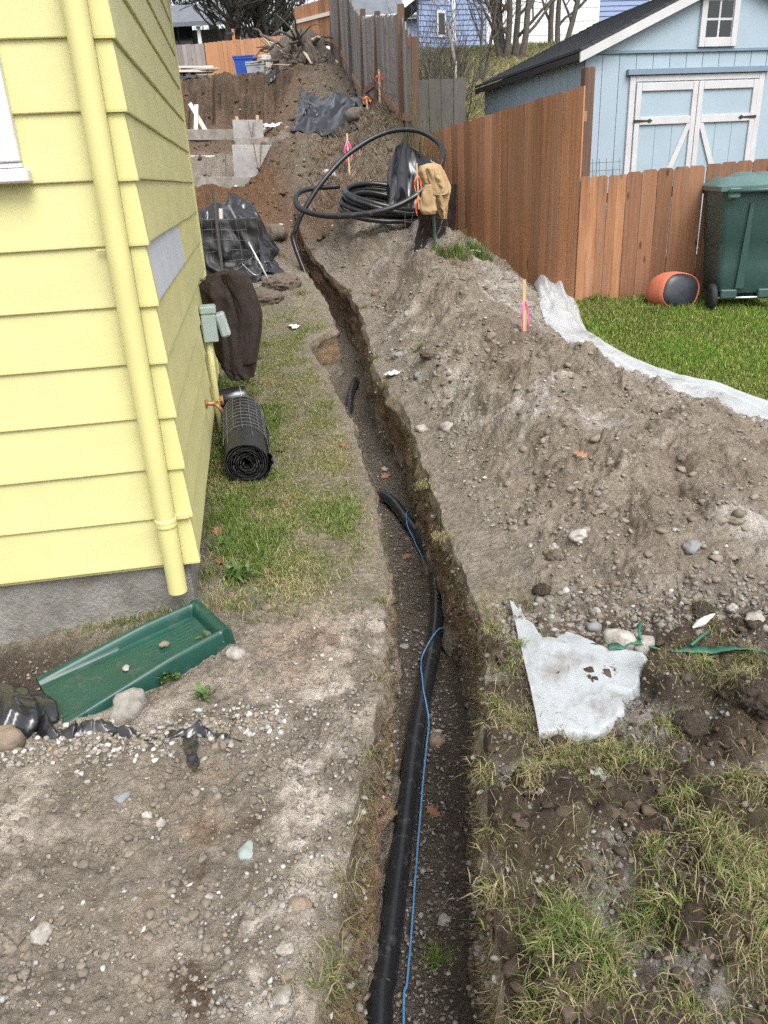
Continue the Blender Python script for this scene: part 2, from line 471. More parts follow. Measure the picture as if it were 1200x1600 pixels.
def S(x, y, fine=True):
    x = np.asarray(x, float); y = np.asarray(y, float)
    b = base(x, y)
    m = mound(x, y)
    k = sstep(m, .0, .18)
    z = b + m
    lump = fbm2(x * 1.6, y * 1.3, 3, .5, seed=3)
    z = z + lump * (.02 + .15 * k)
    rough_ = sstep(fbm2(x * .8 + 3, y * .7, 3, seed=16), -.2, .35)
    z = z + k * rough_ * (.05 * (np.abs(fbm2(x * 2.3 + .8 * lump, y * 2.0 + lump, 2, seed=13)) - .15) + .055 * np.maximum(0, fbm2(x * 3.6, y * 3.3, 2, seed=14)))
    xl = smoothline(Lw, y); xr = smoothline(Rw, y)
    left = x < .5 * (xl + xr)
    near = 1 - sstep(y, 2.3, 3.2)
    # hollow by the house wall under the splash block, and the loose spread in front of it
    z = z - .15 * np.exp(-((x + 1.75) / .75) ** 2 - ((y - 2.42) / .36) ** 2) * left
    z = z + .05 * np.exp(-((x + 1.1) / .55) ** 2 - ((y - 1.5) / .4) ** 2) * left
    # brown heap in front of the footings
    z = z + .46 * np.exp(-((x + 2.0) / .55) ** 2 - ((y - 11.35) / .55) ** 2) + .25 * np.exp(-((x + 2.5) / .5) ** 2 - ((y - 11.2) / .6) ** 2)
    z = z + .28 * np.exp(-((x + 1.45) / .4) ** 2 - ((y - 10.5) / .6) ** 2)
    # clods of turf heaped on the near right bank
    rt = np.where(left, 0, 1) * (1 - sstep(y, 2.5, 3.0))
    z = z + rt * (.06 * np.maximum(0, fbm2(x * 4.2, y * 4.2, 2, seed=21) + .05) + .02 * noise2(x * 9, y * 9, 22))
    cd_ = clodf(x, y); z = z + cd_
    if fine:
        far = sstep(y, 9, 13)
        amp = .012 + (.010 + .030 * rough_) * k + .014 * rt + .05 * far * (1 - .7 * (x < -1.1) * sstep(y, 12.8, 13.2) * (1 - sstep(y, 16, 17)))
        strip = left * sstep(y, 2.6, 3.2) * (1 - sstep(y, 8, 9))
        amp = amp * (1 - .4 * strip)
        lawn = sstep(x, prof(y, XB) - .35, prof(y, XB)) * (1 - sstep(y, 8, 12)) * (1 - k)
        amp = amp * (1 - .6 * lawn)
        r1 = noise2(x * 5.5 + .6 * lump, y * 5.5, 31)
        z = z + amp * (1.0 * r1 + .7 * (1 - 2 * np.abs(noise2(x * 8 + 2 * r1, y * 9 + lump * 3, 32))) + .5 * fbm2(x * 19, y * 19, 2, seed=33))
        # crumbs: clumpy loose soil at finger and pea size
        cmask = np.clip(.55 + 1.3 * noise2(x * 2.6 + 9, y * 2.6, 44), .1, 1.2) * (1 - .75 * strip) * (1 - lawn)
        w3, id3 = worley2(x * 34 + 2 * r1, y * 34, 45)
        z = z + cmask * (np.maximum(0, .62 - w3) * (id3 > .45) * .016 + .0045 * noise2(x * 55, y * 55, 46) + .006 * np.abs(noise2(x * 27, y * 27, 48)))
        w, idn = worley2(x * 16, y * 16, 41)
        cl = np.maximum(0, .55 - w) * (idn > .55)
        z = z + cl * (.016 + .045 * k * (noise2(x * 2.1, y * 2.1, 43) + .2).clip(0, 1) + .012 * rt) * (1 - lawn) * (1 - .6 * strip)
        far2 = sstep(y, 10.8, 11.6) * (x < 1)
        z = z + far2 * .10 * fbm2(x * 2.3, y * 2.3, 3, seed=51) * (1 - .75 * (x < -1.1) * sstep(y, 12.8, 13.2) * (1 - sstep(y, 16, 17)))
    return z

def raster(x0, x1, y0, y1, st):
    gx = np.arange(x0, x1 + st, st); gy = np.arange(y0, y1 + st, st)
    return (x0, y0, st, S(*np.meshgrid(gx, gy)))
RAS = [raster(-4.5, 5, -.5, 13, .03), raster(-30, 30, -4, 90, .15)]
def zg(x, y):
    """height of the ground surface (trench not counted)"""
    x = np.asarray(x, float); y = np.asarray(y, float)
    out = None
    for (x0, y0, st, Z) in RAS[::-1]:
        fx = (x - x0) / st; fy = (y - y0) / st
        ok = (fx >= 0) & (fy >= 0) & (fx < Z.shape[1] - 1) & (fy < Z.shape[0] - 1)
        ix = np.clip(fx.astype(int), 0, Z.shape[1] - 2); iy = np.clip(fy.astype(int), 0, Z.shape[0] - 2)
        ax = np.clip(fx - ix, 0, 1); ay = np.clip(fy - iy, 0, 1)
        v = (Z[iy, ix] * (1 - ax) + Z[iy, ix + 1] * ax) * (1 - ay) + (Z[iy + 1, ix] * (1 - ax) + Z[iy + 1, ix + 1] * ax) * ay
        out = v if out is None else np.where(ok, v, out)
    return out

def trench_depth(y): return np.interp(y, [0, 2, 6, 9, 10.3, 11.2], [.50, .50, .50, .48, .30, 0])
def floor_z(y): return base(smoothline(Lw, y), y) - trench_depth(y)
def in_trench(x, y): return (x > smoothline(Lw, y)) & (x < smoothline(Rw, y)) & (y < 10.8)
def zt(x, y):
    return np.where(in_trench(np.asarray(x, float), np.asarray(y, float)), floor_z(y), zg(x, y))
def G(px, py, y1=45.0): return march(zg, px, py, y1=y1)
def GF(px, py): return march(lambda x, y: floor_z(y), px, py, y1=12)

# kinds of soil, as albedo
C_TAN = np.array([.228, .194, .156]); C_GRAV = np.array([.47, .44, .40]); C_DARK = np.array([.052, .038, .028]); C_RED = np.array([.105, .060, .034])
C_THATCH = np.array([.20, .165, .085]); C_GREEN = np.array([.085, .115, .035]); C_CLAY = np.array([.185, .165, .135]); C_FLOOR = np.array([.088, .072, .057])

def cover(x, y):
    """how grassy the ground is, 0..1: worn strip by the house, lawn at the fence, tufts near right"""
    xl = smoothline(Lw, y); xr = smoothline(Rw, y)
    n = fbm2(x * 3.1, y * 2.6, 4, .55, seed=61)
    a_house = -.757 - .153 * (y - 2.78)
    strip = (x < xl) * sstep(y, 2.55, 3.1) * (1 - sstep(y, 7.4, 8.6)) * (1 - sstep(x, xl - .16, xl - .02)) * sstep(x, a_house - 1.2, a_house + .02)
    strip = strip * (.25 + 1.5 * (n + .22)).clip(.06, 1)
    lawn = sstep(x, xF(y) + .0, xF(y) + .1) * sstep(y, 3.2, 3.6) * (1 - sstep(y, 12, 14)) * np.where(y > 8.4, sstep(x, 1.0, 1.3), 1)
    rt = (x > xr + .03) * (1 - sstep(y, 2.2, 2.45)) * sstep(fbm2(x * 2.7 + 3, y * 3.3, 3, seed=71) + .12 * sstep(x, .55, 1.0), .02, .25)
    rim = ((x > xr) & (x < xr + .22)) * sstep(y, 1.6, 1.8) * (1 - sstep(y, 2.7, 2.9)) * .6
    hill = sstep(x, prof(y, XB) + .2, prof(y, XB) + .5) * sstep(y, 13, 14)
    back = sstep(y, 19.6, 20.5) * .4
    return np.clip(np.maximum.reduce([strip, lawn, rt, rim, hill, back]), 0, 1)

def soil(x, y):
    n1 = fbm2(x * 1.3, y * 1.3, 3, seed=81); n2 = fbm2(x * 6, y * 6, 3, .6, seed=85); n3 = noise2(x * 30, y * 30, 89)
    xl = smoothline(Lw, y); xr = smoothline(Rw, y)
    m = mound(x, y); k = sstep(m, .02, .12)
    def mix(a, b, t): return a + (b - a) * np.asarray(t)[..., None]
    c = np.broadcast_to(C_TAN, x.shape + (3,)).copy()
    # left foreground: grey loose dirt, pale crushed gravel spread along the trench, a pale patch at the far left
    lf = (x < xl) * (1 - sstep(y, 2.45, 2.9))
    band = np.exp(-((x - (xl - .15)) / .13) ** 2) * sstep(n2 + .25 * n1, -.22, .22) * (.55 + .45 * (1 - sstep(y, 1.7, 2.0)) + .5 * sstep(y, 2.2, 2.5))
    patch = np.exp(-((x + 1.15) / .25) ** 2 - ((y - 1.62) / .22) ** 2)
    patch2 = np.exp(-((x + .62) / .5) ** 2 - ((y - 2.15) / .14) ** 2) + np.exp(-((x + .3) / .28) ** 2 - ((y - 2.55) / .28) ** 2) * .8
    c = mix(c, C_GRAV * np.array([1.02, .97, .93]), lf * np.clip(band * 1.25 + patch * .9 * sstep(n2, -.2, .2) + patch2 * .65 * sstep(n2, -.25, .25), 0, .9))
    c = mix(c, C_TAN * np.array([1.12, .92, .74]), lf * np.exp(-((x - (xl - .32)) / .2) ** 2) * .65 * sstep(n1 + n2, -.2, .3))
    c = mix(c, C_RED * .8, lf * .7 * sstep(fbm2(x * 5 + 9, y * 3.5, 3, seed=97), .24, .40) * np.exp(-((x - (xl - .25)) / .2) ** 2))
    c = mix(c, C_DARK * 1.3, (x < xl) * np.exp(-((x + 1.6) / .45) ** 4 - ((y - 2.5) / .22) ** 4) * .95)
    # strip between house and trench
    st = (x < xl) * sstep(y, 2.5, 3.0) * (1 - sstep(y, 8.5, 9.5))
    c = mix(c, np.array([.215, .185, .135]), st * .85)
    # heap of spoil
    c = mix(c, np.array([.252, .211, .164]) , k)
    c = mix(c, C_GRAV * .92, k * .62 * sstep(n1 + .6 * n2 + .5 * sstep(x, xF(y) - .75, xF(y) - .25), .12, .55))
    c = mix(c, np.array([.125, .095, .07]), k * .6 * sstep(-n1 + .5 * n2, .2, .5))
    c = mix(c, C_GRAV * .85, k * .6 * np.exp(-((x - xr - .25) / .2) ** 2) * sstep(y, 4.2, 4.6) * (1 - sstep(y, 6.2, 6.8)) * sstep(n2, -.3, .2))
    # near right bank: turned topsoil with gravel showing
    rf = (x > xr) * (1 - sstep(y, 2.3, 2.75))
    c = mix(c, C_DARK * 1.25, rf * .95)
    c = mix(c, C_GRAV * .5, rf * .75 * sstep(fbm2(x * 3.3 + 5, y * 3.3, 3, seed=99), .05, .3))
    c = mix(c, C_DARK * 1.05, rf * sstep(clodf(x, y), .01, .03) * .9)
    furrow_shade = 1 - sstep(np.abs(fbm2(x * 2.3, y * 2.0, 2, seed=13)), .05, .30)  # painted shade: darkens the heap's soil colour in the furrows between lumps
    c = mix(c, np.array([.115, .092, .070]), k * .55 * furrow_shade * sstep(n2, -.3, .25))
    # lawn soil and shrubby hill
    lw = sstep(x, xF(y) + .02, xF(y) + .14) * sstep(y, 3.2, 3.6) * np.where(y > 8.4, sstep(x, 1.0, 1.3), 1)
    c = mix(c, np.array([.07, .075, .028]), lw)
    hl = sstep(x, prof(y, XB) + .2, prof(y, XB) + .5) * sstep(y, 12.5, 14)
    c = mix(c, np.array([.24, .215, .10]) , hl * (.7 + .3 * n2))
    # excavation: red-brown and dark cut, tan treads
    ex = sstep(y, 9.6, 10.8) * (1 - hl) * (1 - lw)
    c = mix(c, C_RED * .95, ex * (.8 + .2 * n2))
    c = mix(c, np.array([.125, .093, .066]), ex * sstep(n1 + n2 * .7, .0, .4) * .8)
    c = mix(c, np.array([.125, .066, .034]), np.exp(-((x + 1.9) / .9) ** 4 - ((y - 11.2) / 1.0) ** 4) * .9)
    c = mix(c, np.array([.22, .20, .17]), sstep(y, 13.6, 13.8) * (1 - sstep(y, 14.2, 14.6)) * (x < -1.2) * .7)
    c = mix(c, C_DARK * 1.05, sstep(y, 18.2, 18.5) * (1 - hl) * (1 - sstep(y, 19.3, 19.6)) * .85 * sstep(n2 + n1, -.6, .3))
    c = mix(c, np.array([.15, .13, .10]), sstep(y, 10.6, 11.6) * sstep(x, -1.4, -.8) * (1 - hl) * (1 - lw) * .75)
    c = mix(c, np.array([.13, .125, .08]), sstep(y, 19.3, 20.2) * .8)
    g = cover(x, y)
    c = mix(c, C_THATCH * .8 + .2 * C_GREEN, g * np.where(rf > .5, .22, .8) * (1 - lw))
    c = c * (1 + .34 * n2 + .16 * n3)[..., None]
    return np.clip(c, .01, .9)

def build_ground():
    y = [-1.6]
    while y[-1] < 9.0: y.append(y[-1] + (.07 if y[-1] < .7 else max(.0065, (.0060 if y[-1] < 2.4 else .0048) * y[-1])))
    while y[-1] < 21: y.append(y[-1] + .062)
    while y[-1] < 120: y.append(y[-1] * 1.05)
    Y = np.array(y); n = len(Y)
    l, r_ = xL(Y), xR(Y)
    xb0 = np.interp(Y, [0, 2.3, 3.2, 7, 16, 30, 120], [-1.75, -1.95, -2.2, -3.0, -9, -20, -50]); xf0 = np.interp(Y, [0, 3, 8, 14, 30, 120], [1.55, 2.7, 4.5, 6, 20, 50])
    far_l = np.interp(Y, [0, 120], [-26, -150]); far_r = np.interp(Y, [0, 120], [26, 150])
    cols = []
    for t in np.linspace(0, 1, 14)[:-1]: cols.append(far_l + (xb0 - far_l) * t)
    for t in np.linspace(0, 1, 340): cols.append(xb0 + (l - xb0) * (1 - (1 - t) ** 1.25))
    XA = np.stack(cols, 1)
    cols = []
    for t in np.linspace(0, 1, 350): cols.append(r_ + (xf0 - r_) * t ** 1.2)
    for t in np.linspace(0, 1, 16)[1:]: cols.append(xf0 + (far_r - xf0) * t)
    XC = np.stack(cols, 1)
    YA = np.repeat(Y[:, None], XA.shape[1], 1); YC = np.repeat(Y[:, None], XC.shape[1], 1)
    ZA, ZC = S(XA, YA), S(XC, YC)
    # round the lips a little
    ZA -= .010 * np.exp((XA - l[:, None]) / .03) * (Y < 10.5)[:, None]
    ZC -= .010 * np.exp((r_[:, None] - XC) / .03) * (Y < 10.5)[:, None]
    KW, KF = 30, 40
    dep = trench_depth(Y); fz = floor_z(Y)
    w = np.linspace(0, 1, KW + 2)[1:-1][None, :]
    fl = l + .045 + .02 * noise2(Y * 3, Y * 0 + 5.1, 91); fr = r_ - .05 + .02 * noise2(Y * 3, Y * 0 + 8.1, 92)
    dd = np.clip(dep / .4, 0, 1)[:, None]
    def wall(rim, rz, fx, sgn, sd_):
        e = w ** 1.15
        x = rim[:, None] + (fx - rim)[:, None] * (e * .75 + .25 * w ** 4)
        z = rz[:, None] + (fz - rz)[:, None] * w
        YY = np.repeat(Y[:, None], KW, 1)
        d = .035 * fbm3(YY * 4.5, z * 6, YY * 0 + sd_, 3, .6, sd_) + .02 * fbm3(YY * 22, z * 17, YY * 0, 3, .6, sd_ + 5) + .016 * np.exp(-((w - .12) / .1) ** 2)
        x = x - sgn * d * dd * np.minimum(1, w * 8)
        return x, z
    XW1, ZW1 = wall(l, ZA[:, -1], fl, -1, 3)
    XW2, ZW2 = wall(r_, ZC[:, 0], fr, 1, 11)
    t = np.linspace(0, 1, KF)[None, :]
    XF_ = fl[:, None] + (fr - fl)[:, None] * t
    YF = np.repeat(Y[:, None], KF, 1)
    ZF = fz[:, None] + (.014 * fbm2(XF_ * 9, YF * 6, 4, .6, seed=93) + .03 * (np.abs(t - .5) * 2) ** 4) * dd
    wl_, idn = worley2(XF_ * 28, YF * 28, 94)
    ZF += np.maximum(0, .5 - wl_) * (idn > .5) * .016 * dd
    # where the trench runs out the columns simply bridge the two lips
    out_ = (1 - np.clip(dep / .12, 0, 1))[:, None]
    za, zc, xa, xc = ZA[:, -1:], ZC[:, :1], XA[:, -1:], XC[:, :1]
    for (XX, ZZ) in ((XW1, ZW1), (XF_, ZF), (XW2, ZW2)):
        q = (XX - xa) / (xc - xa); ZZ += ((za + (zc - za) * q) - ZZ) * out_
    X = np.concatenate([XA, XW1, XF_, XW2[:, ::-1], XC], 1); Z = np.concatenate([ZA, ZW1, ZF, ZW2[:, ::-1], ZC], 1)
    YY = np.repeat(Y[:, None], X.shape[1], 1)
    # colours
    cA, cC = soil(XA, YA), soil(XC, YC)
    def strata(XW, ZW, rz):
        YW = np.repeat(Y[:, None], KW, 1)
        d = np.clip((rz[:, None] - ZW) / np.maximum(rz - fz, .05)[:, None], 0, 1)
        nn = fbm3(YW * 3, ZW * 9, YW * 0, 3, .6, 77); n2 = fbm3(YW * 25, ZW * 20, YW * 0, 2, .6, 78)
        c = np.broadcast_to(np.array([.225, .176, .128]), XW.shape + (3,)).copy()
        def mx(c, col, t): return c + (col - c) * t[..., None]
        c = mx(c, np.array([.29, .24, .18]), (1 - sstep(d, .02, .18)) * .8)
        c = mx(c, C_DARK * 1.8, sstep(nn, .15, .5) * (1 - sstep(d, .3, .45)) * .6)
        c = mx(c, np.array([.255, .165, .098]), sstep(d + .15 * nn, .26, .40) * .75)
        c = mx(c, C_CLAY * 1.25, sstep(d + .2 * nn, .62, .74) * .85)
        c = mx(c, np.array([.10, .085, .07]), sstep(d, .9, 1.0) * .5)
        far = sstep(YW, 7.5, 9); c = mx(c, C_RED * .9, far * .7)
        return np.clip(c * (1 + .3 * nn + .25 * n2)[..., None], .01, .9)
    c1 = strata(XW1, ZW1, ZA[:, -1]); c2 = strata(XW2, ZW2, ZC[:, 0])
    nf = fbm2(XF_ * 12, YF * 12, 3, .6, seed=95); nf2 = fbm2(XF_ * 2.2, YF * 1.6, 3, seed=96)
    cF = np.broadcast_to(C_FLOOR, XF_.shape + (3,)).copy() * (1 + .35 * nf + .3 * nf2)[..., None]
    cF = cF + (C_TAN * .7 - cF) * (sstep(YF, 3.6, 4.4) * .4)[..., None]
    for (c_, XX) in ((c1, XW1), (cF, XF_), (c2, XW2)):
        c_ += (soil(XX, np.repeat(Y[:, None], XX.shape[1], 1)) - c_) * out_[..., None]
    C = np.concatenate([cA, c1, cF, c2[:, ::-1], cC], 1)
    m = X.shape[1]
    I = np.arange(n * m).reshape(n, m)
    F = np.stack([I[:-1, :-1], I[:-1, 1:], I[1:, 1:], I[1:, :-1]], -1).reshape(-1, 4)
    V = np.stack([X, YY, Z], -1).reshape(-1, 3)
    o = mesh_np('ground', V, F, MATS['soil'], None, True, C.reshape(-1, 3))
    o['kind'] = 'structure'
    return o

def soil_material():
    m, nt, b = newmat('soil')
    at = nt.nodes.new('ShaderNodeAttribute'); at.attribute_name = 'col'
    n1 = texnoise(nt, 45, 8, .72, rnd=False); n2 = texnoise(nt, 220, 4, .7, rnd=False)
    c = mixrgb(nt, at.outputs['Color'], ramp(nt, n1, .28, .72, (.62, .62, .62), (1.38, 1.38, 1.38)), 1.0, 'MULTIPLY')
    # small pale stones in the soil
    tc = nt.nodes.new('ShaderNodeTexCoord')
    vo = nt.nodes.new('ShaderNodeTexVoronoi'); vo.inputs['Scale'].default_value = 85
    nt.links.new(tc.outputs['Object'], vo.inputs['Vector'])
    sepc = nt.nodes.new('ShaderNodeSeparateColor'); nt.links.new(vo.outputs['Color'], sepc.inputs[0])
    sel = ramp(nt, sepc.outputs[0], .88, .91)
    core = ramp(nt, vo.outputs['Distance'], .30, .38, (1, 1, 1), (0, 0, 0))
    msk = mixrgb(nt, sel, core, 1.0, 'MULTIPLY')
    pale = mixrgb(nt, c, (.42, .40, .37), .55)
    c = mixrgb(nt, c, pale, msk)
    nt.links.new(c, b.inputs['Base Color'])
    b.inputs['Roughness'].default_value = .95; b.inputs['Specular IOR Level'].default_value = .15
    v2 = nt.nodes.new('ShaderNodeTexVoronoi'); v2.inputs['Scale'].default_value = 120; v2.inputs['Randomness'].default_value = 1.0
    nt.links.new(tc.outputs['Object'], v2.inputs['Vector'])
    v3 = nt.nodes.new('ShaderNodeTexVoronoi'); v3.inputs['Scale'].default_value = 48
    nt.links.new(tc.outputs['Object'], v3.inputs['Vector'])
    bump(nt, b, ramp(nt, v3.outputs['Distance'], .1, .75, (1, 1, 1), (0, 0, 0)), .45, .012)
    bump(nt, b, ramp(nt, v2.outputs['Distance'], .1, .75, (1, 1, 1), (0, 0, 0)), .5, .006)
    bump(nt, b, n1, .8, .025)
    bump(nt, b, n2, .4, .005)
    bump(nt, b, msk, .35, .006)
    return m
soil_material()
ground = build_ground()
# ================================================================== MATERIALS
plain('yellow_paint', (.62, .585, .27), .5, .05, 3, 90, .12, .002, dirt=(.58, .545, .255), dirt_at=(.56, .74), stretch=(1, 1, 2.5))
def weather(name, chip, grime):
    m = MATS[name]; nt = m.node_tree; b = nt.nodes['Principled BSDF']; src = b.inputs['Base Color'].links[0].from_socket
    n1 = texnoise(nt, 34, 6, .75, (1, 1, 1.6)); n2 = texnoise(nt, 1.7, 4, .6, (3.0, 3.0, .5)); n3 = texnoise(nt, 9, 6, .7, (1, 1, .25))
    c = mixrgb(nt, src, grime, ramp(nt, n3, .52, .72, (0, 0, 0), (.35, .35, .35)))
    c = mixrgb(nt, c, grime, ramp(nt, n2, .55, .75, (0, 0, 0), (.4, .4, .4)))
    c = mixrgb(nt, c, chip, ramp(nt, n1, .745, .765))
    nt.links.new(c, b.inputs['Base Color'])
    bump(nt, b, texnoise(nt, 5, 6, .7, (1.5, 1.5, 14)), .10, .004)
plain('yellow_metal', (.615, .575, .25), .38, .05, 4, 40, .05, .001)
weather('yellow_paint', (.36, .33, .24), (.53, .49, .27))
plain('grey_primer', (.52, .545, .59), .6, .05, 5, 60, .1, .002)
plain('white_paint', (.62, .62, .61), .45, .06, 6, 60, .1, .002, dirt=(.5, .49, .46), dirt_at=(.66, .85))
plain('foundation', (.235, .225, .205), .9, .28, 4, 60, .8, .012, dirt=(.13, .125, .10), dirt_at=(.46, .72))
plain('dark_glass', (.02, .025, .03), .06, .1, 3, 20, 0, 0)
plain('box_grey', (.36, .43, .42), .45, .06, 8, 90, .08, .001)
plain('brass', (.42, .22, .10), .45, .25, 30, 120, .2, .001, metal=.6)
plain('shingle_dark', (.045, .047, .052), .9, .3, 60, 140, .6, .006)
plain('black_metal', (.02, .02, .022), .45, .2, 10, 60, .1, .001)
plain('wire_steel', (.22, .22, .22), .5, .3, 20, 80, 0, 0, metal=.4)
plain('steel', (.45, .46, .47), .4, .15, 20, 80, .1, .001, metal=.8)
plain('rebar', (.13, .085, .06), .7, .3, 40, 90, .2, .001)
plain('black_plastic', (.016, .0165, .019), .22, .2, 16, 14, .15, .004, dirt=(.06, .056, .052), dirt_at=(.66, 1.0), spec=.8)
plain('black_fabric', (.022, .022, .024), .5, .25, 8, 140, .3, .002, dirt=(.10, .09, .08), dirt_at=(.60, .85))
plain('pipe_black', (.017, .018, .02), .27, .2, 6, 60, .06, .001, dirt=(.12, .105, .09), dirt_at=(.56, .78))
plain('wire_blue', (.085, .23, .42), .4, .1, 10, 60, 0, 0)
plain('green_plastic', (.010, .058, .043), .36, .15, 5, 70, .15, .002, dirt=(.075, .09, .072), dirt_at=(.54, .80))
plain('bin_green', (.040, .085, .078), .42, .08, 3, 90, .08, .001, dirt=(.06, .09, .085), dirt_at=(.55, .8))
plain('bin_lid', (.085, .155, .145), .42, .1, 5, 80, .08, .001)
plain('rubber', (.015, .015, .016), .75, .2, 12, 80, .2, .001)
plain('pot_orange', (.56, .155, .085), .75, .15, 6, 30, .35, .006, dirt=(.36, .12, .08), dirt_at=(.5, .75))
plain('pot_black', (.026, .03, .038), .4, .25, 6, 40, .1, .002, dirt=(.09, .09, .09), dirt_at=(.6, .85))
plain('jacket_brown', (.048, .036, .032), .9, .2, 12, 260, .35, .002, spec=.2)
plain('jacket_tan', (.40, .275, .15), .9, .12, 9, 260, .35, .002, spec=.2, dirt=(.22, .14, .075), dirt_at=(.56, .8))
plain('pink_tape', (.88, .10, .36), .5, .08, 8, 60, 0, 0)
plain('orange_tape', (.90, .16, .05), .5, .08, 8, 60, 0, 0)
plain('shed_blue', (.32, .405, .465), .6, .05, 2.5, 110, .12, .002, dirt=(.30, .41, .49), dirt_at=(.55, .8))
plain('shed_blue_dark', (.17, .235, .30), .6, .06, 3, 80, .12, .002)
plain('shed_white', (.52, .515, .52), .6, .07, 6, 90, .15, .002, dirt=(.44, .41, .37), dirt_at=(.60, .85))
plain('far_blue', (.21, .275, .44), .65, .08, .6, 20, .1, .004)
plain('far_white', (.66, .68, .70), .6, .05, 1, 20, 0, 0)
plain('far_grey_roof', (.14, .155, .175), .9, .18, 3, 14, .3, .02)
plain('far_grey_wall', (.12, .125, .13), .7, .12, 1, 20, .1, .004)
plain('bin_blue', (.015, .07, .36), .45, .1, 5, 60, 0, 0)
plain('tote_grey', (.32, .34, .36), .5, .1, 5, 60, 0, 0)
plain('stone', (.36, .34, .305), .9, .2, 9, 45, .6, .012, dirt=(.20, .17, .14), dirt_at=(.46, .68), rndv=.15)
plain('stone_brown', (.23, .175, .128), .9, .2, 9, 45, .6, .012, dirt=(.17, .14, .11), dirt_at=(.45, .7))
plain('stone_green', (.27, .315, .295), .8, .12, 9, 45, .3, .006, dirt=(.25, .27, .25), dirt_at=(.55, .8))
plain('stone_grey', (.23, .235, .24), .85, .16, 9, 45, .35, .008, dirt=(.25, .22, .19), dirt_at=(.55, .75), rndv=.15)
plain('clod', (.14, .11, .085), .95, .25, 12, 60, .6, .02)
plain('clod_dark', (.05, .036, .027), .95, .3, 14, 60, .8, .03)
plain('ply', (.36, .345, .335), .85, .16, 3, 40, .15, .003, dirt=(.20, .165, .13), dirt_at=(.48, .72), rndv=.12)
plain('form_grey', (.27, .25, .225), .9, .2, 3, 40, .25, .004, dirt=(.16, .125, .09), dirt_at=(.46, .7), rndv=.12)
plain('strap_green', (.03, .13, .08), .5, .15, 8, 60, 0, 0)
plain('rag_white', (.6, .59, .57), .8, .1, 8, 60, .1, .002, dirt=(.42, .38, .33), dirt_at=(.55, .8))
plain('bark', (.10, .088, .075), .95, .3, 14, 40, .6, .01, dirt=(.09, .10, .05), dirt_at=(.55, .75))
plain('bark_dark', (.038, .034, .03), .95, .3, 14, 40, .6, .01)
plain('root_wood', (.125, .105, .088), .95, .3, 14, 40, .6, .01, dirt=(.10, .075, .055), dirt_at=(.5, .7))
plain('leaf_brown', (.24, .12, .065), .8, .25, 20, 60, .2, .002, rndv=.35)
wood('cedar', (.265, .115, .055), (.425, .215, .112), (.13, .060, .033), rndv=.28, stain=.65)
wood('cedar_brown', (.20, .095, .052), (.30, .155, .088), (.09, .05, .032), rndv=.2, stain=.6)
wood('cedar_light', (.36, .175, .09), (.44, .225, .12), (.26, .12, .065), rndv=.08, stain=.3)
wood('post_brown', (.09, .052, .035), (.145, .088, .06), (.045, .03, .024), rndv=.15)
wood('grey_wood', (.20, .175, .165), (.31, .28, .265), (.10, .088, .08), rndv=.22, stain=.5)
wood('dark_grey_wood', (.08, .075, .07), (.135, .125, .115), (.05, .045, .04), rndv=.2)
wood('rail_brown', (.23, .12, .075), (.32, .18, .12), (.12, .07, .045), axis='x')
wood('lumber', (.44, .36, .28), (.56, .47, .38), (.30, .24, .18), rndv=.15, stain=.4, axis='x')
wood('lumber_white', (.58, .53, .48), (.68, .63, .58), (.42, .36, .31), rndv=.1, stain=.3, axis='x')
wood('stake', (.52, .36, .20), (.62, .45, .27), (.36, .24, .13), rndv=.1, stain=.3)

# ================================================================== YELLOW HOUSE
HA = R(8.7)
HC = np.array([-.757, 2.78])
HX = np.array([math.cos(HA), math.sin(HA)]); HY = np.array([-math.sin(HA), math.cos(HA)])
def hw(x, y): return HC + HX * x + HY * y
house = thing('yellow_house', 'yellow lap-sided house with downspout and concrete foundation along the left edge', 'house', (HC[0], HC[1], 0), HA)
LEN_S, LEN_F, EXPO, Z0, NC = 3.52, 4.6, .2025, .217, 14
def lap(name, x0, x1, zb, side, mat='yellow_paint', lift=0.0, segs=26, top=.212):
    """one lapped board: thick proud lower edge leaning back to a thin top edge"""
    pr = [(.019, 0), (.002, 0), (0, .003), (0, .010), (.0125, top), (.019, top)]
    V = []; F = []
    ts = np.linspace(x0, x1, segs)
    for t in ts:
        wv = .0022 * float(noise2(t * 1.7, zb * 9, 5)); wz = .0022 * float(noise2(t * 1.1, zb * 7 + 4, 6))
        for (d, z) in pr:
            d2 = d - lift + wv * (1 - z / .25)
            V.append((t, d2, zb + z + wz) if side == 'f' else (-d2, t, zb + z + wz))
    k = len(pr)
    for i in range(segs - 1):
        for j in range(k): F.append((i * k + j, i * k + (j + 1) % k, (i + 1) * k + (j + 1) % k, (i + 1) * k + j))
    F.append(tuple(range(k))); F.append(tuple(range((segs - 1) * k, segs * k))[::-1])
    return MB().add(V, F).build(name, MATS[mat], house)
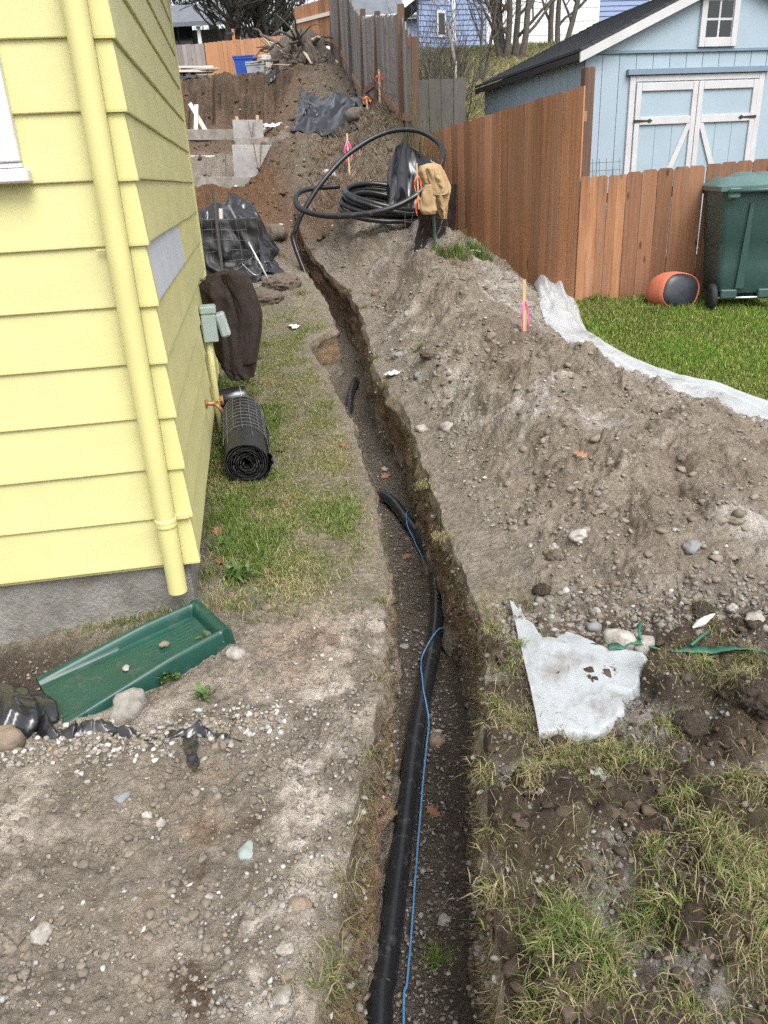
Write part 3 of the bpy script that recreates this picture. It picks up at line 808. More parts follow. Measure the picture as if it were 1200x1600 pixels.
for i in range(NC):
    zb = Z0 + i * EXPO
    cut = -1.45 - (i * 1.37 % 2.1)
    for a, b in ((-LEN_F, cut - .0012), (cut + .0012, -.028)):
        lap('siding_board', a, b, zb, 'f')
    if i == 5:
        tag(lap('siding_board', .026, 1.60, zb, 's', 'grey_primer', -.002), 'unpainted grey replacement piece of siding', None)
        lap('siding_board', 1.603, LEN_S, zb, 's')
    else:
        cut = .9 + (i * 1.13 % 2.0)
        lap('siding_board', .026, cut, zb, 's'); lap('siding_board', cut + .0024, LEN_S, zb, 's')
    # folded metal cap over the corner
    b = MB()
    o_ = .004
    for (zz, d) in ((0, -o_), (.004, -o_ - .001), (.196, .0075), (.203, .011)): pass
    rows = [(zb - .004, -.005), (zb + .004, -.0055), (zb + .19, .0072), (zb + .2035, .0085)]
    V = []
    for (z, d) in rows:
        V += [(-.06, d + .002, z), (-.06, d, z), (-d - .004, d, z), (-d, d + .004, z), (-d, .045, z), (-d - .002, .045, z)]
    F = []
    for q in range(3):
        for j in range(5): F.append((q * 6 + j, q * 6 + j + 1, q * 6 + 6 + j + 1, q * 6 + 6 + j))
    F.append((0, 1, 2, 3, 4, 5))
    cap = b.add(V, F).build('corner_cap', MATS['yellow_metal'], house)
    if i == 4: pass
# backing behind the boards, foundation, far walls and roof
top = Z0 + NC * EXPO
MB().box(-LEN_F, -.021, .021, LEN_S - .0, .2, top + .02).build('wall_core', MATS['yellow_paint'], house)
def foundation():
    nx, nz = 260, 50
    V = []; F = []
    xs = np.linspace(-LEN_F, -.045, nx); zs = np.linspace(-.75, .23, nz)
    XX, ZZ = np.meshgrid(xs, zs, indexing='ij')
    V = np.stack([XX, .045 - .004 * fbm2(XX * 6, ZZ * 9, 3, seed=4) + np.where(ZZ < .04, .014 * np.maximum(0, noise2(XX * 26, ZZ * 26, 8)), 0), ZZ], -1).reshape(-1, 3)
    for i in range(nx - 1):
        for j in range(nz - 1): F.append((i * nz + j, i * nz + j + 1, (i + 1) * nz + j + 1, (i + 1) * nz + j))
    b = MB().add(V, F)
    V = []; F = []
    ys = np.linspace(.045, LEN_S - .03, 60)
    YY_, ZZ = np.meshgrid(ys, zs, indexing='ij')
    V = np.stack([-.045 + .003 * fbm2(YY_ * 6, ZZ * 9, 3, seed=9), YY_, ZZ], -1).reshape(-1, 3)
    for i in range(59):
        for j in range(nz - 1): F.append((i * nz + j, (i + 1) * nz + j, (i + 1) * nz + j + 1, i * nz + j + 1))
    b.add(V, F)
    b.box(-LEN_F, -.06, .06, LEN_S - .03, -.75, .215)
    return b.build('foundation', MATS['foundation'], house, True)
foundation()
MB().box(-.088, .0035, LEN_S - .09, LEN_S + .012, .21, top, .002).build('corner_board', MATS['yellow_paint'], house)
roof_p = [(-LEN_F - .3, top + .05), (.45, top + .05), (.45, top + .17), (-LEN_F / 2, top + 1.6), (-LEN_F - .3, top + .17)]
MB().prism(roof_p, -.4, LEN_S + .4).build('roof', MATS['shingle_dark'], house)
# window on the front wall
win = MB().box(-1.32, -.345, -.022, .02, 1.685, 1.70, .002).build('window', MATS['white_paint'], house)
MB().box(-.435, -.345, -.03, .02, 1.7015, 2.86, .004).build('frame', MATS['white_paint'], win)
MB().box(-1.40, -1.31, -.03, .02, 1.7015, 2.86, .004).build('frame', MATS['white_paint'], win)
MB().box(-1.308, -.437, -.03, .02, 2.77, 2.86, .004).build('frame', MATS['white_paint'], win)
MB().box(-1.45, -.325, -.058, .02, 1.640, 1.682, .006).build('sill', MATS['white_paint'], win)
MB().box(-.475, -.4375, -.012, .02, 1.7015, 2.765, .003).build('sash', MATS['white_paint'], win)
MB().box(-1.305, -.478, .0, .012, 1.7015, 2.765).build('pane', MATS['dark_glass'], win)
# downspout
DX, DY = -.093, -.052
b = MB(); b.tube([(DX, DY, z) for z in (.122, .13, .45, 1.0, 1.6, 2.2, 2.9)], [.0375, .0375, .0375, .0375, .0375, .0375, .0375], 28, cap=False)
b.tube([(DX, DY, z) for z in (.124, .45, 2.9)], .035, 28, cap=False)
ds = b.build('downspout', MATS['yellow_metal'], house, True, fix=False)
b = MB()
prof_c = [(.0378, .405), (.041, .408), (.0415, .418), (.0395, .424), (.0415, .430), (.041, .440), (.0378, .443)]
b.lathe(prof_c, 28, Matrix.Translation((DX, DY, 0)))
b.build('collar', MATS['yellow_metal'], ds, True)
MB().box(DX + .03, DX + .085, -.014, -.004, .412, .436, .003).build('strap', MATS['yellow_metal'], ds)
MB().box(DX - .075, DX - .03, -.014, -.004, 1.42, 1.425).build('strap', MATS['yellow_metal'], ds)
# weatherproof outlet box with flipped cover, conduit below and hose tap on the side wall
BS, BZ = 2.18, .70
ob = MB().box(.004, .094, BS - .055, BS + .055, BZ, BZ + .17, .006).build('outlet_box', MATS['box_grey'], house)
MB().box(.0005, .100, BS - .06, BS + .06, BZ + .1705, BZ + .222, .010).build('cap', MATS['box_grey'], ob)
b = MB(); b.box(-.03, .03, -.055, .055, -.15, 0, .012, Matrix.Translation((.116, BS - .002, BZ + .172)) @ Matrix.Rotation(R(-12), 4, 'Y'))
b.build('cover', MATS['box_grey'], ob)
b = MB(); b.tube([(.03, BS, BZ), (.028, BS + .01, BZ - .2), (.026, BS + .02, -.1)], .021, 14)
b.build('conduit', MATS['yellow_paint'], house, True)
TS, TZ = 1.55, .46
b = MB(); b.tube([(-.01, TS, TZ), (.02, TS, TZ), (.065, TS, TZ - .004)], .013, 12); b.lathe([(0.0, 0), (.026, 0), (.028, .006), (.018, .009)], 16, Matrix.Translation((.003, TS, TZ)) @ Matrix.Rotation(R(90), 4, 'Y'))
b.tube([(.05, TS, TZ), (.075, TS - .005, TZ - .025), (.088, TS - .008, TZ - .055)], [.013, .012, .014], 12)
tap = b.build('hose_tap', MATS['brass'], house, True)
b = MB(); b.tube([(.05, TS, TZ), (.085, TS - .01, TZ + .015)], .006, 8)
pts = [(.088 + .010 * math.cos(0), TS - .011 + .024 * math.cos(a), TZ + .016 + .024 * math.sin(a)) for a in np.linspace(0, 2 * math.pi, 13)[:-1]]
b.tube(pts, .006, 8, closed=True); b.box(.084, .092, TS - .033, TS + .011, TZ + .012, TZ + .02)
b.box(.084, .092, TS - .016, TS - .006, TZ - .006, TZ + .038)
b.build('handle', MATS['brass'], tap, True)
# ================================================================== FENCES
def board_mesh(name, w, h, t, mat, dog=.0, n=5, seed=0):
    """upright fence board: base at z=0, slightly cupped and bowed, dog-eared top when dog>0"""
    pr = [(-w / 2, 0), (w / 2, 0)]
    zs = np.linspace(0, h, n); V = []; F = []
    for i, z in enumerate(zs):
        ww = w / 2 - (dog if i == n - 1 else 0)
        zz = z
        bow = .006 * float(noise2(z * 1.3, seed * 3.7, 3)); sh = .004 * float(noise2(z * 1.1, seed * 5.1, 9))
        V += [(-ww + sh, bow, zz), (ww + sh, bow + .002, zz), (ww + sh, bow + t, zz), (-ww + sh, bow + t, zz)]
    if dog:
        k = len(zs)
        i = (k - 1) * 4
        base_ = V[i:i + 4]
        zc = h - dog
        V[i:i + 4] = [(-w / 2, base_[0][1], zc), (w / 2, base_[1][1], zc), (w / 2, base_[2][1], zc), (-w / 2, base_[3][1], zc)]
        V += [(-w / 2 + dog, base_[0][1], h), (w / 2 - dog, base_[1][1], h), (w / 2 - dog, base_[2][1], h), (-w / 2 + dog, base_[3][1], h)]
    m = len(V) // 4
    for i in range(m - 1):
        for j in range(4): F.append((i * 4 + j, i * 4 + (j + 1) % 4, i * 4 + 4 + (j + 1) % 4, i * 4 + 4 + j))
    F.append((3, 2, 1, 0)); F.append(tuple(range((m - 1) * 4, m * 4)))
    me = bpy.data.meshes.new(name); me.from_pydata(V, [], F); me.materials.append(MATS[mat]); me.update()
    return me

def fence(name, label, p0, p1, top0, top1, bot0, bot1, mat, w=.14, t=.018, gap=.004, dog=.0, post_mat='post_brown', posts=(), rails=(), rail_mat='rail_brown', back=1, jig=.012, lean=0.0, group=None, raggedness=.01, seed=1):
    p0 = np.array(p0[:2], float); p1 = np.array(p1[:2], float); L = np.linalg.norm(p1 - p0); a = math.atan2(*(p1 - p0)[::-1])
    root = thing(name, label, 'fence', (p0[0], p0[1], min(bot0, bot1)), a, group)
    zb = min(bot0, bot1); rg = random.Random(seed)
    var = [board_mesh('board', w, 1.0, t, mat, 0, 5, k + seed) for k in range(4)] if not dog else None
    n = int(L / (w + gap))
    for i in range(n):
        f = (i + .5) / n; x = f * L
        tz = top0 + (top1 - top0) * f + rg.uniform(-raggedness, raggedness); bz = bot0 + (bot1 - bot0) * f
        h = tz - bz
        ww = (L / n - gap) / w * rg.uniform(.985, 1.0)
        if dog:
            if i < 4 or rg.random() < .1: me = board_mesh('board', w, h, t, mat, dog, 4, i + seed); sc = 1.0; last = (me, h)
            else: me = last[0]; sc = h / last[1]
        else: me = var[rg.randrange(4)]; sc = h
        inst('board', me, root, (x, rg.uniform(-.003, .004), bz - zb), (rg.uniform(-.004, .004) + lean, rg.uniform(-jig, jig) * .5, rg.uniform(-.02, .02)), (ww, 1, sc))
    for (f, pw, dz) in posts:
        tz = top0 + (top1 - top0) * f + dz; bz = bot0 + (bot1 - bot0) * f - .3
        q = MB().box(-pw / 2, pw / 2, 0, pw, 0, tz - bz, .006).build('post', MATS[post_mat], root)
        q.location = (f * L, (t + .042) * back if back > 0 else -.042 - pw, bz - zb); q.rotation_euler = (lean + rg.uniform(-.012, .012), rg.uniform(-.012, .012), 0)
    for fz in rails:
        z0 = bot0 + (top0 - bot0) * fz - zb; z1 = bot1 + (top1 - bot1) * fz - zb
        y0 = t + .002 if back > 0 else -.042
        yo = lambda z: -math.tan(lean) * z if lean else 0
        V = []
        for x, z in ((0, z0), (L, z1)):
            V += [(x, y0 + yo(z), z), (x, y0 + .038 + yo(z), z), (x, y0 + .038 + yo(z), z + .088), (x, y0 + yo(z), z + .088)]
        MB().add(V, [(0, 1, 2, 3), (7, 6, 5, 4), (0, 4, 5, 1), (1, 5, 6, 2), (2, 6, 7, 3), (3, 7, 4, 0)]).build('rail', MATS[rail_mat], root)
    return root

CF0 = np.array([2.02, 7.93]); CF1 = np.array([.70, 10.65])
fence('cedar_fence', 'tall orange cedar privacy fence running back behind the spoil heap', CF1, CF0, 2.06, 2.28, .30, .33, 'cedar', dog=0, posts=((.52, .09, .0),), rails=(.15, .85), back=1, raggedness=.006, gap=.003, seed=3)
b = MB().box(-.05, .05, -.05, .05, 0, 2.22, .006); o = b.build('fence_post', MATS['post_brown']); o.location = (2.09, 8.06, .22); o.rotation_euler = (0, 0, R(10))
tag(o, 'dark square fence post where the tall and low cedar fences meet', 'post')
fence('low_cedar_fence', 'weathered short cedar fence section from the dark post to wooden seam', (2.03, 7.90), (2.44, 7.80), 1.52, 1.52, .33, .27, 'cedar', w=.078, gap=.001, dog=.012, rails=(.2, .8), back=1, seed=5, raggedness=.004)
fence('low_brown_fence', 'brown dog-eared short fence behind the tipped orange pot and green cart', (2.46, 7.86), (5.35, 7.70), 1.535, 1.68, .30, .26, 'cedar_brown', w=.142, gap=.0025, dog=.022, rails=(.2, .8), back=1, seed=9, raggedness=.006)

# ================================================================== BLUE SHED
SA = R(11.5); SO = aty(912, 150, 9.7)[:2]; SB = .46
shed = thing('garden_shed', 'pale blue wooden shed with white-trimmed double doors and dark shingle roof', 'shed', (SO[0], SO[1], SB), SA)
SW, SD, SE_, SR = 3.50, 3.3, 2.29, 3.01   # width, depth, eave height, ridge height
# siding panels: vertical grooves cut between boards, front, gable and left wall
gx = .203
def panel_wall(x0, x1, z0, z1f, axis, off):
    n = int(round((x1 - x0) / gx)); e = (x1 - x0) / n
    for i in range(n):
        a = x0 + i * e + .004; c = x0 + (i + 1) * e - .004
        if axis == 'f':
            V = [(a, off, z0), (c, off, z0), (c, off, z1f(c)), (a, off, z1f(a)), (a, off + .02, z0), (c, off + .02, z0), (c, off + .02, z1f(c)), (a, off + .02, z1f(a))]
        else:
            V = [(off, a, z0), (off, c, z0), (off, c, z1f(c)), (off, a, z1f(a)), (off + .02, a, z0), (off + .02, c, z0), (off + .02, c, z1f(c)), (off + .02, a, z1f(a))]
        MB().add(V, [(0, 1, 2, 3), (7, 6, 5, 4), (0, 4, 5, 1), (1, 5, 6, 2), (2, 6, 7, 3), (3, 7, 4, 0)]).build('wall_panel', MATS['shed_blue'], shed)
flat = lambda t: SE_
panel_wall(.0, SW, 0, flat, 'f', 0)
panel_wall(.03, SD, 0, lambda t: SE_ - .01, 's', 0)
core = MB().prism([(.012, -.2), (SW - .01, -.2), (SW - .01, SE_), (SW / 2, SR - .02), (.012, SE_)], .012, SD).build('wall_core', MATS['shed_blue'], shed)
gb = MB().prism([(-.005, SE_ + .004), (SW + .005, SE_ + .004), (SW / 2, SR)], -.014, .011).build('gable_panel', MATS['shed_blue'], shed)
MB().box(-.006, SW + .006, -.026, -.003, SE_ - .02, SE_ + .012, .003).build('band', MATS['shed_blue_dark'], shed)
for z in ():
    pass
# roof slabs with courses of shingles
slope = math.atan2(SR - SE_, SW / 2)
def roof_side(sgn):
    rl = (SW / 2 + .12) / math.cos(slope)
    b = MB(); n = 16; e = rl / n
    for i in range(n):   # each course laps over the one below
        s0 = i * e; s1 = (i + 1) * e + .02
        V = []
        for (s_, h) in ((s0, .034), (s1, .022), (s1, .0), (s0, .0)):
            x = SW / 2 + sgn * (SW / 2 + .12 - s_ * math.cos(slope)); z = SR + .05 - (SW / 2 + .12 - s_ * math.cos(slope)) * math.tan(slope) + h
            V.append((x, z))
        b.prism(V, -.13, SD + .10)
    return b.build('roof_slope', MATS['shingle_dark'], shed)
roof_side(-1); roof_side(1)
for sgn in (-1, 1):
    x0 = SW / 2 + sgn * (SW / 2 + .12); z0 = SR + .045 - (SW / 2 + .12) * math.tan(slope)
    b = MB(); V = []
    for (x, z) in ((x0, z0), (SW / 2, SR + .045), (SW / 2, SR - .055), (x0, z0 - .10)):
        V.append((x, z))
    b.prism(V, -.125, -.10).build('rake_board', MATS['shed_white'], shed)
    b = MB().box(-.012, .012, -.098, SD + .08, -.07, -.005); q = b.build('eave_board', MATS['black_metal'], shed); q.location = (x0 - sgn * .012, 0, z0 + .0)
    b = MB(); b.prism([(x0 - sgn * .03, z0 - .03), (SW / 2 - sgn * .0, SR + .01), (SW / 2, SR + .002), (x0 - sgn * .03, z0 - .04)], -.098, -.016)
    b.build('soffit', MATS['shed_blue'], shed)
# gable window
WX, WZ = 1.58, 2.585
wi = MB().box(WX - .17, WX + .17, -.03, -.0145, WZ - .19, WZ + .19).build('window', MATS['shed_white'], shed)
for (a, c, d, e) in ((-.235, -.165, -.27, .25), (.165, .235, -.27, .25), (-.163, .163, .185, .25), (-.163, .163, -.27, -.185)):
    MB().box(WX + a, WX + c, -.05, -.016, WZ + d, WZ + e, .003).build('frame', MATS['shed_white'], wi)
for sx in (-1, 1):
    for sz in (-1, 1):
        MB().box(WX + sx * .085 - .072, WX + sx * .085 + .072, -.034, -.031, WZ + sz * .093 - .08, WZ + sz * .093 + .08).build('pane', MATS['dark_glass'], wi)
# double doors
def door(x0, x1, hinge):
    d = MB().box(x0 + .002, x1 - .002, -.022, -.002, .06, 1.985).build('door', MATS['shed_blue'], shed)
    tw = .068
    def tr(a, c, z0, z1): MB().box(a, c, -.045, -.0225, z0, z1, .003).build('trim', MATS['shed_white'], d)
    tr(x0 + .004, x0 + tw, .07, 1.98); tr(x1 - tw, x1 - .004, .07, 1.98)
    for z in (.075, 1.55, 1.895): tr(x0 + tw + .002, x1 - tw - .002, z, z + .08)
    n = 3; e = (x1 - x0 - 2 * tw) / n
    for i in range(1, n): MB().box(x0 + tw + i * e - .003, x0 + tw + i * e + .003, -.0235, -.0222, .16, 1.55).build('groove', MATS['shed_blue_dark'], d)
    # brace
    xa, xc = (x0 + tw, x1 - tw) if hinge < 0 else (x1 - tw, x0 + tw)
    V = [(xa + .0, .16), (xa + (.085 if hinge < 0 else -.085), .16), (xc, 1.50), (xc, 1.548), (xc - (.04 if hinge < 0 else -.04), 1.548)]
    MB().prism(V, -.043, -.0225).build('brace', MATS['shed_white'], d)
    hx = x0 if hinge < 0 else x1; s = 1 if hinge < 0 else -1
    b = MB(); b.prism([(hx - s * .01, 1.575), (hx + s * .16, 1.585), (hx + s * .19, 1.57), (hx + s * .225, 1.592), (hx + s * .19, 1.614), (hx + s * .16, 1.6), (hx - s * .01, 1.608)], -.052, -.0455)
    b.build('hinge', MATS['black_metal'], d)
    return d
DL, DM, DR = .62, 1.40, 2.18
door(DL, DM, -1); d2 = door(DM, DR, 1)
MB().box(DM - .10, DM - .012, -.054, -.046, .86, .89, .002).build('latch', MATS['steel'], d2)
b = MB(); b.lathe([(0, 0), (.02, .0), (.024, .01), (.022, .05), (.012, .06), (0, .06)], 12, Matrix.Translation((DM - .055, -.062, .68))); b.tube([(DM - .055, -.055, .72), (DM - .055, -.075, .74), (DM - .055, -.055, .76)], .006, 6)
b.build('padlock', MATS['black_metal'], d2, True)
for (a, c, z0, z1) in ((DL - .075, DL - .004, .0, 2.05), (DR + .004, DR + .075, .0, 2.05)):
    MB().box(a, c, -.03, -.002, z0, z1, .003).build('casing', MATS['shed_white'], shed)
MB().box(DL - .004 + .002, DR + .002, -.03, -.002, 1.99, 2.05, .003).build('casing', MATS['shed_white'], shed)
MB().box(DL - .12, DR + .12, -.06, -.002, 2.055, 2.115, .004).build('door_header', MATS['shed_blue_dark'], shed)
# wire panel and boards leaning against the shed beside the post
sx = lambda lx, ly, lz: (SO[0] + math.cos(SA) * lx - math.sin(SA) * ly, SO[1] + math.sin(SA) * lx + math.cos(SA) * ly, SB + lz)
wp = thing('wire_panel', 'square-mesh wire panel leaning against the blue shed wall', 'wire panel', sx(.02, -.25, 0), SA)
b = MB()
for i in range(6): b.tube([(.0 + i * .085, 0, 0), (.0 + i * .085, .16, 1.22)], .0028, 5)
for j in range(15): b.tube([(0, .16 * j / 14.5, 1.22 * j / 14.5), (.425, .16 * j / 14.5, 1.22 * j / 14.5)], .0028, 5)
b.build('mesh', MATS['dark_grey_wood'], wp)
o = MB().box(0, .16, 0, .02, 0, 1.02, .003).build('leaning_board', MATS['cedar'], None); o.location = sx(.33, -.45, 0); o.rotation_euler = (R(-13), R(2), SA)
tag(o, 'short rust-orange board leaning beside the wire panel at the shed', 'board')
o = MB().box(0, .15, 0, .03, 0, 1.0, .003).build('leaning_board', MATS['post_brown'], None); o.location = sx(.03, -.5, 0); o.rotation_euler = (R(-14), R(1), SA)
tag(o, 'dark brown board leaning beside the fence post at the shed', 'board')

# ================================================================== GREEN WHEELED CART
def wheeled_cart():
    p = G(1162, 480); rz = R(-9)
    root = thing('wheeled_cart', 'dark green wheeled rubbish cart standing on the lawn at right edge', 'wheeled cart', (3.42, 7.16, zg(3.42, 7.16)), rz)
    # local: wheel side faces -y; width along x, body tapers downwards
    def ring(z, wx, y0, y1, r_):
        pts = []
        for (cx, cy, a0) in ((wx - r_, y1 - r_, 0), (-wx + r_, y1 - r_, 90), (-wx + r_, y0 + r_, 180), (wx - r_, y0 + r_, 270)):
            for k in range(5):
                a = R(a0 + 90 * k / 4); pts.append((cx + r_ * math.cos(a), cy + r_ * math.sin(a), z))
        return pts
    lv = [(.15, .25, .05, .56, .05), (.17, .262, .035, .58, .055), (.40, .275, .02, .62, .055), (.60, .285, .012, .66, .055), (.615, .293, .002, .67, .055), (.95, .312, -.02, .73, .055), (1.02, .318, -.025, .74, .055), (1.025, .338, -.05, .76, .06), (1.06, .338, -.05, .76, .06)]
    V = []; F = []
    for l in lv: V += ring(*l)
    n = 20
    for i in range(len(lv) - 1):
        for j in range(n): F.append((i * n + j, i * n + (j + 1) % n, (i + 1) * n + (j + 1) % n, (i + 1) * n + j))
    F.append(tuple(range(n))[::-1])
    body = autosmooth(MB().add(V, F).build('body', MATS['bin_green'], root), 35)
    # raised rib and grip bar on the wheel side
    V = [(-.05, -.004, .20), (.02, -.004, .20), (.005, -.052, .93), (-.025, -.052, .93), (-.05, .06, .20), (.02, .06, .20), (.005, .02, .93), (-.025, .02, .93)]
    MB().add([(x - .06, y + .01, z) for x, y, z in V], [(0, 1, 2, 3), (0, 3, 7, 4), (1, 5, 6, 2), (3, 2, 6, 7), (0, 4, 5, 1)]).build('rib', MATS['bin_green'], body)
    MB().box(-.02 + .16, .16 + .02, -.035, .02, .62, .66, .008).build('catch', MATS['bin_green'], body)
    # lid: shallow dome with raised ridges
    V = []; F = []
    nx, ny = 15, 13
    for i in range(nx):
        for j in range(ny):
            u = i / (nx - 1) * 2 - 1; v = j / (ny - 1)
            x = u * .352; y = -.075 + v * .86
            e = max(abs(u), abs(v * 2 - 1)) ** 6
            z = 1.068 + .085 * (1 - u * u * .55) * (1 - (v * 2 - 1) ** 4 * .5) * (1 - e) + (.022 if (i % 4 in (1, 2)) and 2 < j < ny - 2 else 0)
            V.append((x, y, z))
    for i in range(nx - 1):
        for j in range(ny - 1): F.append((i * ny + j, (i + 1) * ny + j, (i + 1) * ny + j + 1, i * ny + j + 1))
    ob_ = [i * ny for i in range(nx)] + [(nx - 1) * ny + j for j in range(1, ny)] + [i * ny + ny - 1 for i in range(nx - 2, -1, -1)] + [j for j in range(ny - 2, 0, -1)]
    o2 = len(V)
    for q in ob_: V.append((V[q][0], V[q][1], 1.03))
    m = len(ob_)
    for k in range(m): F.append((ob_[k], o2 + k, o2 + (k + 1) % m, ob_[(k + 1) % m]))
    lid = autosmooth(MB().add(V, F).build('lid', MATS['bin_lid'], root), 30)
    for x in (-.24, .24):
        b = MB(); b.box(x - .05, x + .05, -.10, -.052, .97, 1.055, .012); b.build('hinge', MATS['bin_lid'], lid)
    b = MB(); b.tube([(-.29, -.105, 1.03), (.29, -.105, 1.03)], .017, 12); b.build('handle', MATS['bin_green'], body, True)
    b = MB(); b.tube([(-.30, .02, .115), (.30, .02, .115)], .012, 10); b.build('axle', MATS['steel'], root, True)
    for s in (-1, 1):
        prof_w = [(.03, -.03), (.085, -.03), (.112, -.026), (.122, -.014), (.122, .014), (.112, .026), (.085, .03), (.03, .03)]
        b = MB().lathe(prof_w, 24, Matrix.Translation((s * .305, .02, .122)) @ Matrix.Rotation(R(90), 4, 'Y'))
        wh = autosmooth(b.build('wheel', MATS['rubber'], root), 45)
        b = MB().lathe([(0, -.026), (.03, -.034), (.078, -.022), (.08, .022), (.03, .034), (0, .026)], 20, Matrix.Translation((s * .305, .02, .122)) @ Matrix.Rotation(R(90), 4, 'Y'))
        b.build('hub', MATS['rubber'], wh, True)
    MB().box(-.235, -.09, .0, .16, .11, .19, .01).build('axle_mount', MATS['bin_green'], root)
    MB().box(.09, .235, .0, .16, .11, .19, .01).build('axle_mount', MATS['bin_green'], root)
    MB().box(-.2, .2, .40, .56, .0, .17, .02).build('foot', MATS['bin_green'], root)
wheeled_cart()

# ================================================================== TIPPED ORANGE POT
def tipped_pot():
    p = G(1058, 484)
    root = thing('tipped_pot', 'orange rounded pot lying tipped in the grass with its black smooth face outward', 'pot', (p[0], p[1] + .14, p[2] + .15))
    M = Matrix.Rotation(R(14), 4, 'Z') @ Matrix.Rotation(R(82), 4, 'X') @ Matrix.Rotation(R(-16), 4, 'Z')
    def sup(r_, z, n=36, e=2.5):
        pts = []
        for k in range(n):
            a = 2 * math.pi * k / n; c, s = math.cos(a), math.sin(a)
            q = r_ / (abs(c) ** e + abs(s) ** e) ** (1 / e)
            pts.append(Vector((q * c, q * s, z)))
        return pts
    prof_ = [(.02, -.25), (.09, -.24), (.14, -.21), (.175, -.15), (.197, -.06), (.202, .02), (.196, .08), (.184, .115), (.178, .120), (.172, .112)]
    V = []; F = []; n = 36
    for (r_, z) in prof_: V += [tuple(Vector((1.06, 1, .88)) * (M @ q)) for q in sup(r_, z)]
    for i in range(len(prof_) - 1):
        for j in range(n): F.append((i * n + j, i * n + (j + 1) % n, (i + 1) * n + (j + 1) % n, (i + 1) * n + j))
    autosmooth(MB().add(V, F).build('shell', MATS['pot_orange'], root), 60)
    V = []; F = []
    rr_ = [(.172, .108), (.166, .120), (.12, .134), (.07, .140), (.001, .142)]
    for (r_, z) in rr_: V += [tuple(Vector((1.06, 1, .88)) * (M @ q)) for q in sup(r_, z)]
    for i in range(len(rr_) - 1):
        for j in range(n): F.append((i * n + j, i * n + (j + 1) % n, (i + 1) * n + (j + 1) % n, (i + 1) * n + j))
    autosmooth(MB().add(V, F).build('face', MATS['pot_black'], root), 60)
tipped_pot()
# ================================================================== HILLSIDE AND BACKGROUND
FILLQ = [(0, 1, 2, 3), (7, 6, 5, 4), (0, 4, 5, 1), (1, 5, 6, 2), (2, 6, 7, 3), (3, 7, 4, 0)]
def beam(b, p, q, w=.09, h=.09, up=(0, 0, 1)):
    p = np.array(p, float); q = np.array(q, float); t = (q - p) / np.linalg.norm(q - p)
    s = np.cross(t, up); s /= np.linalg.norm(s) + 1e-9; u_ = np.cross(s, t)
    V = [c + s * a * w / 2 + u_ * d * h / 2 for c in (p, q) for a, d in ((-1, -1), (1, -1), (1, 1), (-1, 1))]
    b.add(V, FILLQ); return b

def hill_fence():
    st = [(653, 200, 66, 11.6), (632, 202, 24, 12.35), (591, 142, 25, 14.0), (571, 160, 28, 15.3), (553, 130, -4, 17.0), (535, 92, -18, 19.2), (520, 80, -34, 21.0)]
    A = [(aty(px, pb, y), aty(px, pt, y)) for (px, pb, pt, y) in st]
    o0 = A[0][0]
    root = thing('hillside_fence', 'grey weathered leaning board fence climbing the hillside behind the tarp', 'fence', o0)
    rg = random.Random(4)
    meshes = [board_mesh('board', .14, 1.0, .018, 'grey_wood', 0, 5, 40 + k) for k in range(4)]
    for k in range(len(A) - 1):
        (b0, t0), (b1, t1) = A[k], A[k + 1]
        L = float(np.linalg.norm((b1 - b0)[:2])); n = max(3, int(L / .145)); a = math.atan2(b1[1] - b0[1], b1[0] - b0[0])
        for i in range(n):
            f = (i + .5) / n; B = b0 + (b1 - b0) * f; T = t0 + (t1 - t0) * f
            h = T[2] - B[2] + rg.uniform(-.02, .02) + .1
            inst('board', meshes[rg.randrange(4)], root, B - o0 - np.array([0, 0, .1]), (0, rg.uniform(-.02, .02), a), ((L / n - .004) / .14, 1, h))
        if k in (1, 3, 4): fr = (.86, .10)
        else: fr = (.9, .12)
        for f in fr:
            b = MB(); off = np.array([-math.sin(a) * -.0, 0, 0]); nrm = np.array([-math.sin(a), math.cos(a), 0]) * .035
            beam(b, b0 + (t0 - b0) * f - o0 + nrm, b1 + (t1 - b1) * f - o0 + nrm, .04, .09); b.build('rail', MATS['rail_brown'], root)
    for k, (bt, tp) in enumerate(A):
        b = MB(); ex = .12 if k in (1, 3, 4) else .05
        beam(b, bt - o0 + np.array([-.05, -.05, -.5]), tp - o0 + np.array([-.05 + rg.uniform(-.05, .05), -.05, ex]), .09, .09, (0, 1, 0))
        b.build('post', MATS['post_brown' if k not in (4, 6) else 'dark_grey_wood'], root)
hill_fence()
def ff(px, py, y): return aty(px, py, y)
def simple_fence(name, label, px0, px1, t0, t1, b0, b1, y0, y1, mat, w=.14, rails=(), seed=2, rail_mat='lumber_white', back=1):
    P, Q = aty(px0, t0, y0), aty(px1, t1, y1); B0, B1 = aty(px0, b0, y0), aty(px1, b1, y1)
    return fence(name, label, P, Q, P[2], Q[2], B0[2], B1[2], mat, w=w, rails=rails, seed=seed, rail_mat=rail_mat, back=back, raggedness=.008, posts=())
simple_fence('grey_yard_fence', 'dark grey board fence between the leaning fence and the shed', 650, 727, 125, 121, 215, 215, 11.75, 12.0, 'dark_grey_wood', .15, seed=12)
simple_fence('tan_fence', 'smooth tan board fence behind the blue tub at the top of the bank', 319, 470, 67, 53, 118, 114, 27.0, 29.0, 'cedar_light', .14, seed=14)
simple_fence('grey_board_fence', 'short grey board fence left of the tan fence on the terrace', 255, 318, 71, 68, 118, 118, 27.0, 27.0, 'grey_wood', .12, seed=15)
simple_fence('orange_fence', 'tall orange fence with a pale rail behind the root pile', 459, 518, 12, -6, 80, 70, 25.5, 24.2, 'cedar', .15, rails=(.62,), seed=16, back=-1)
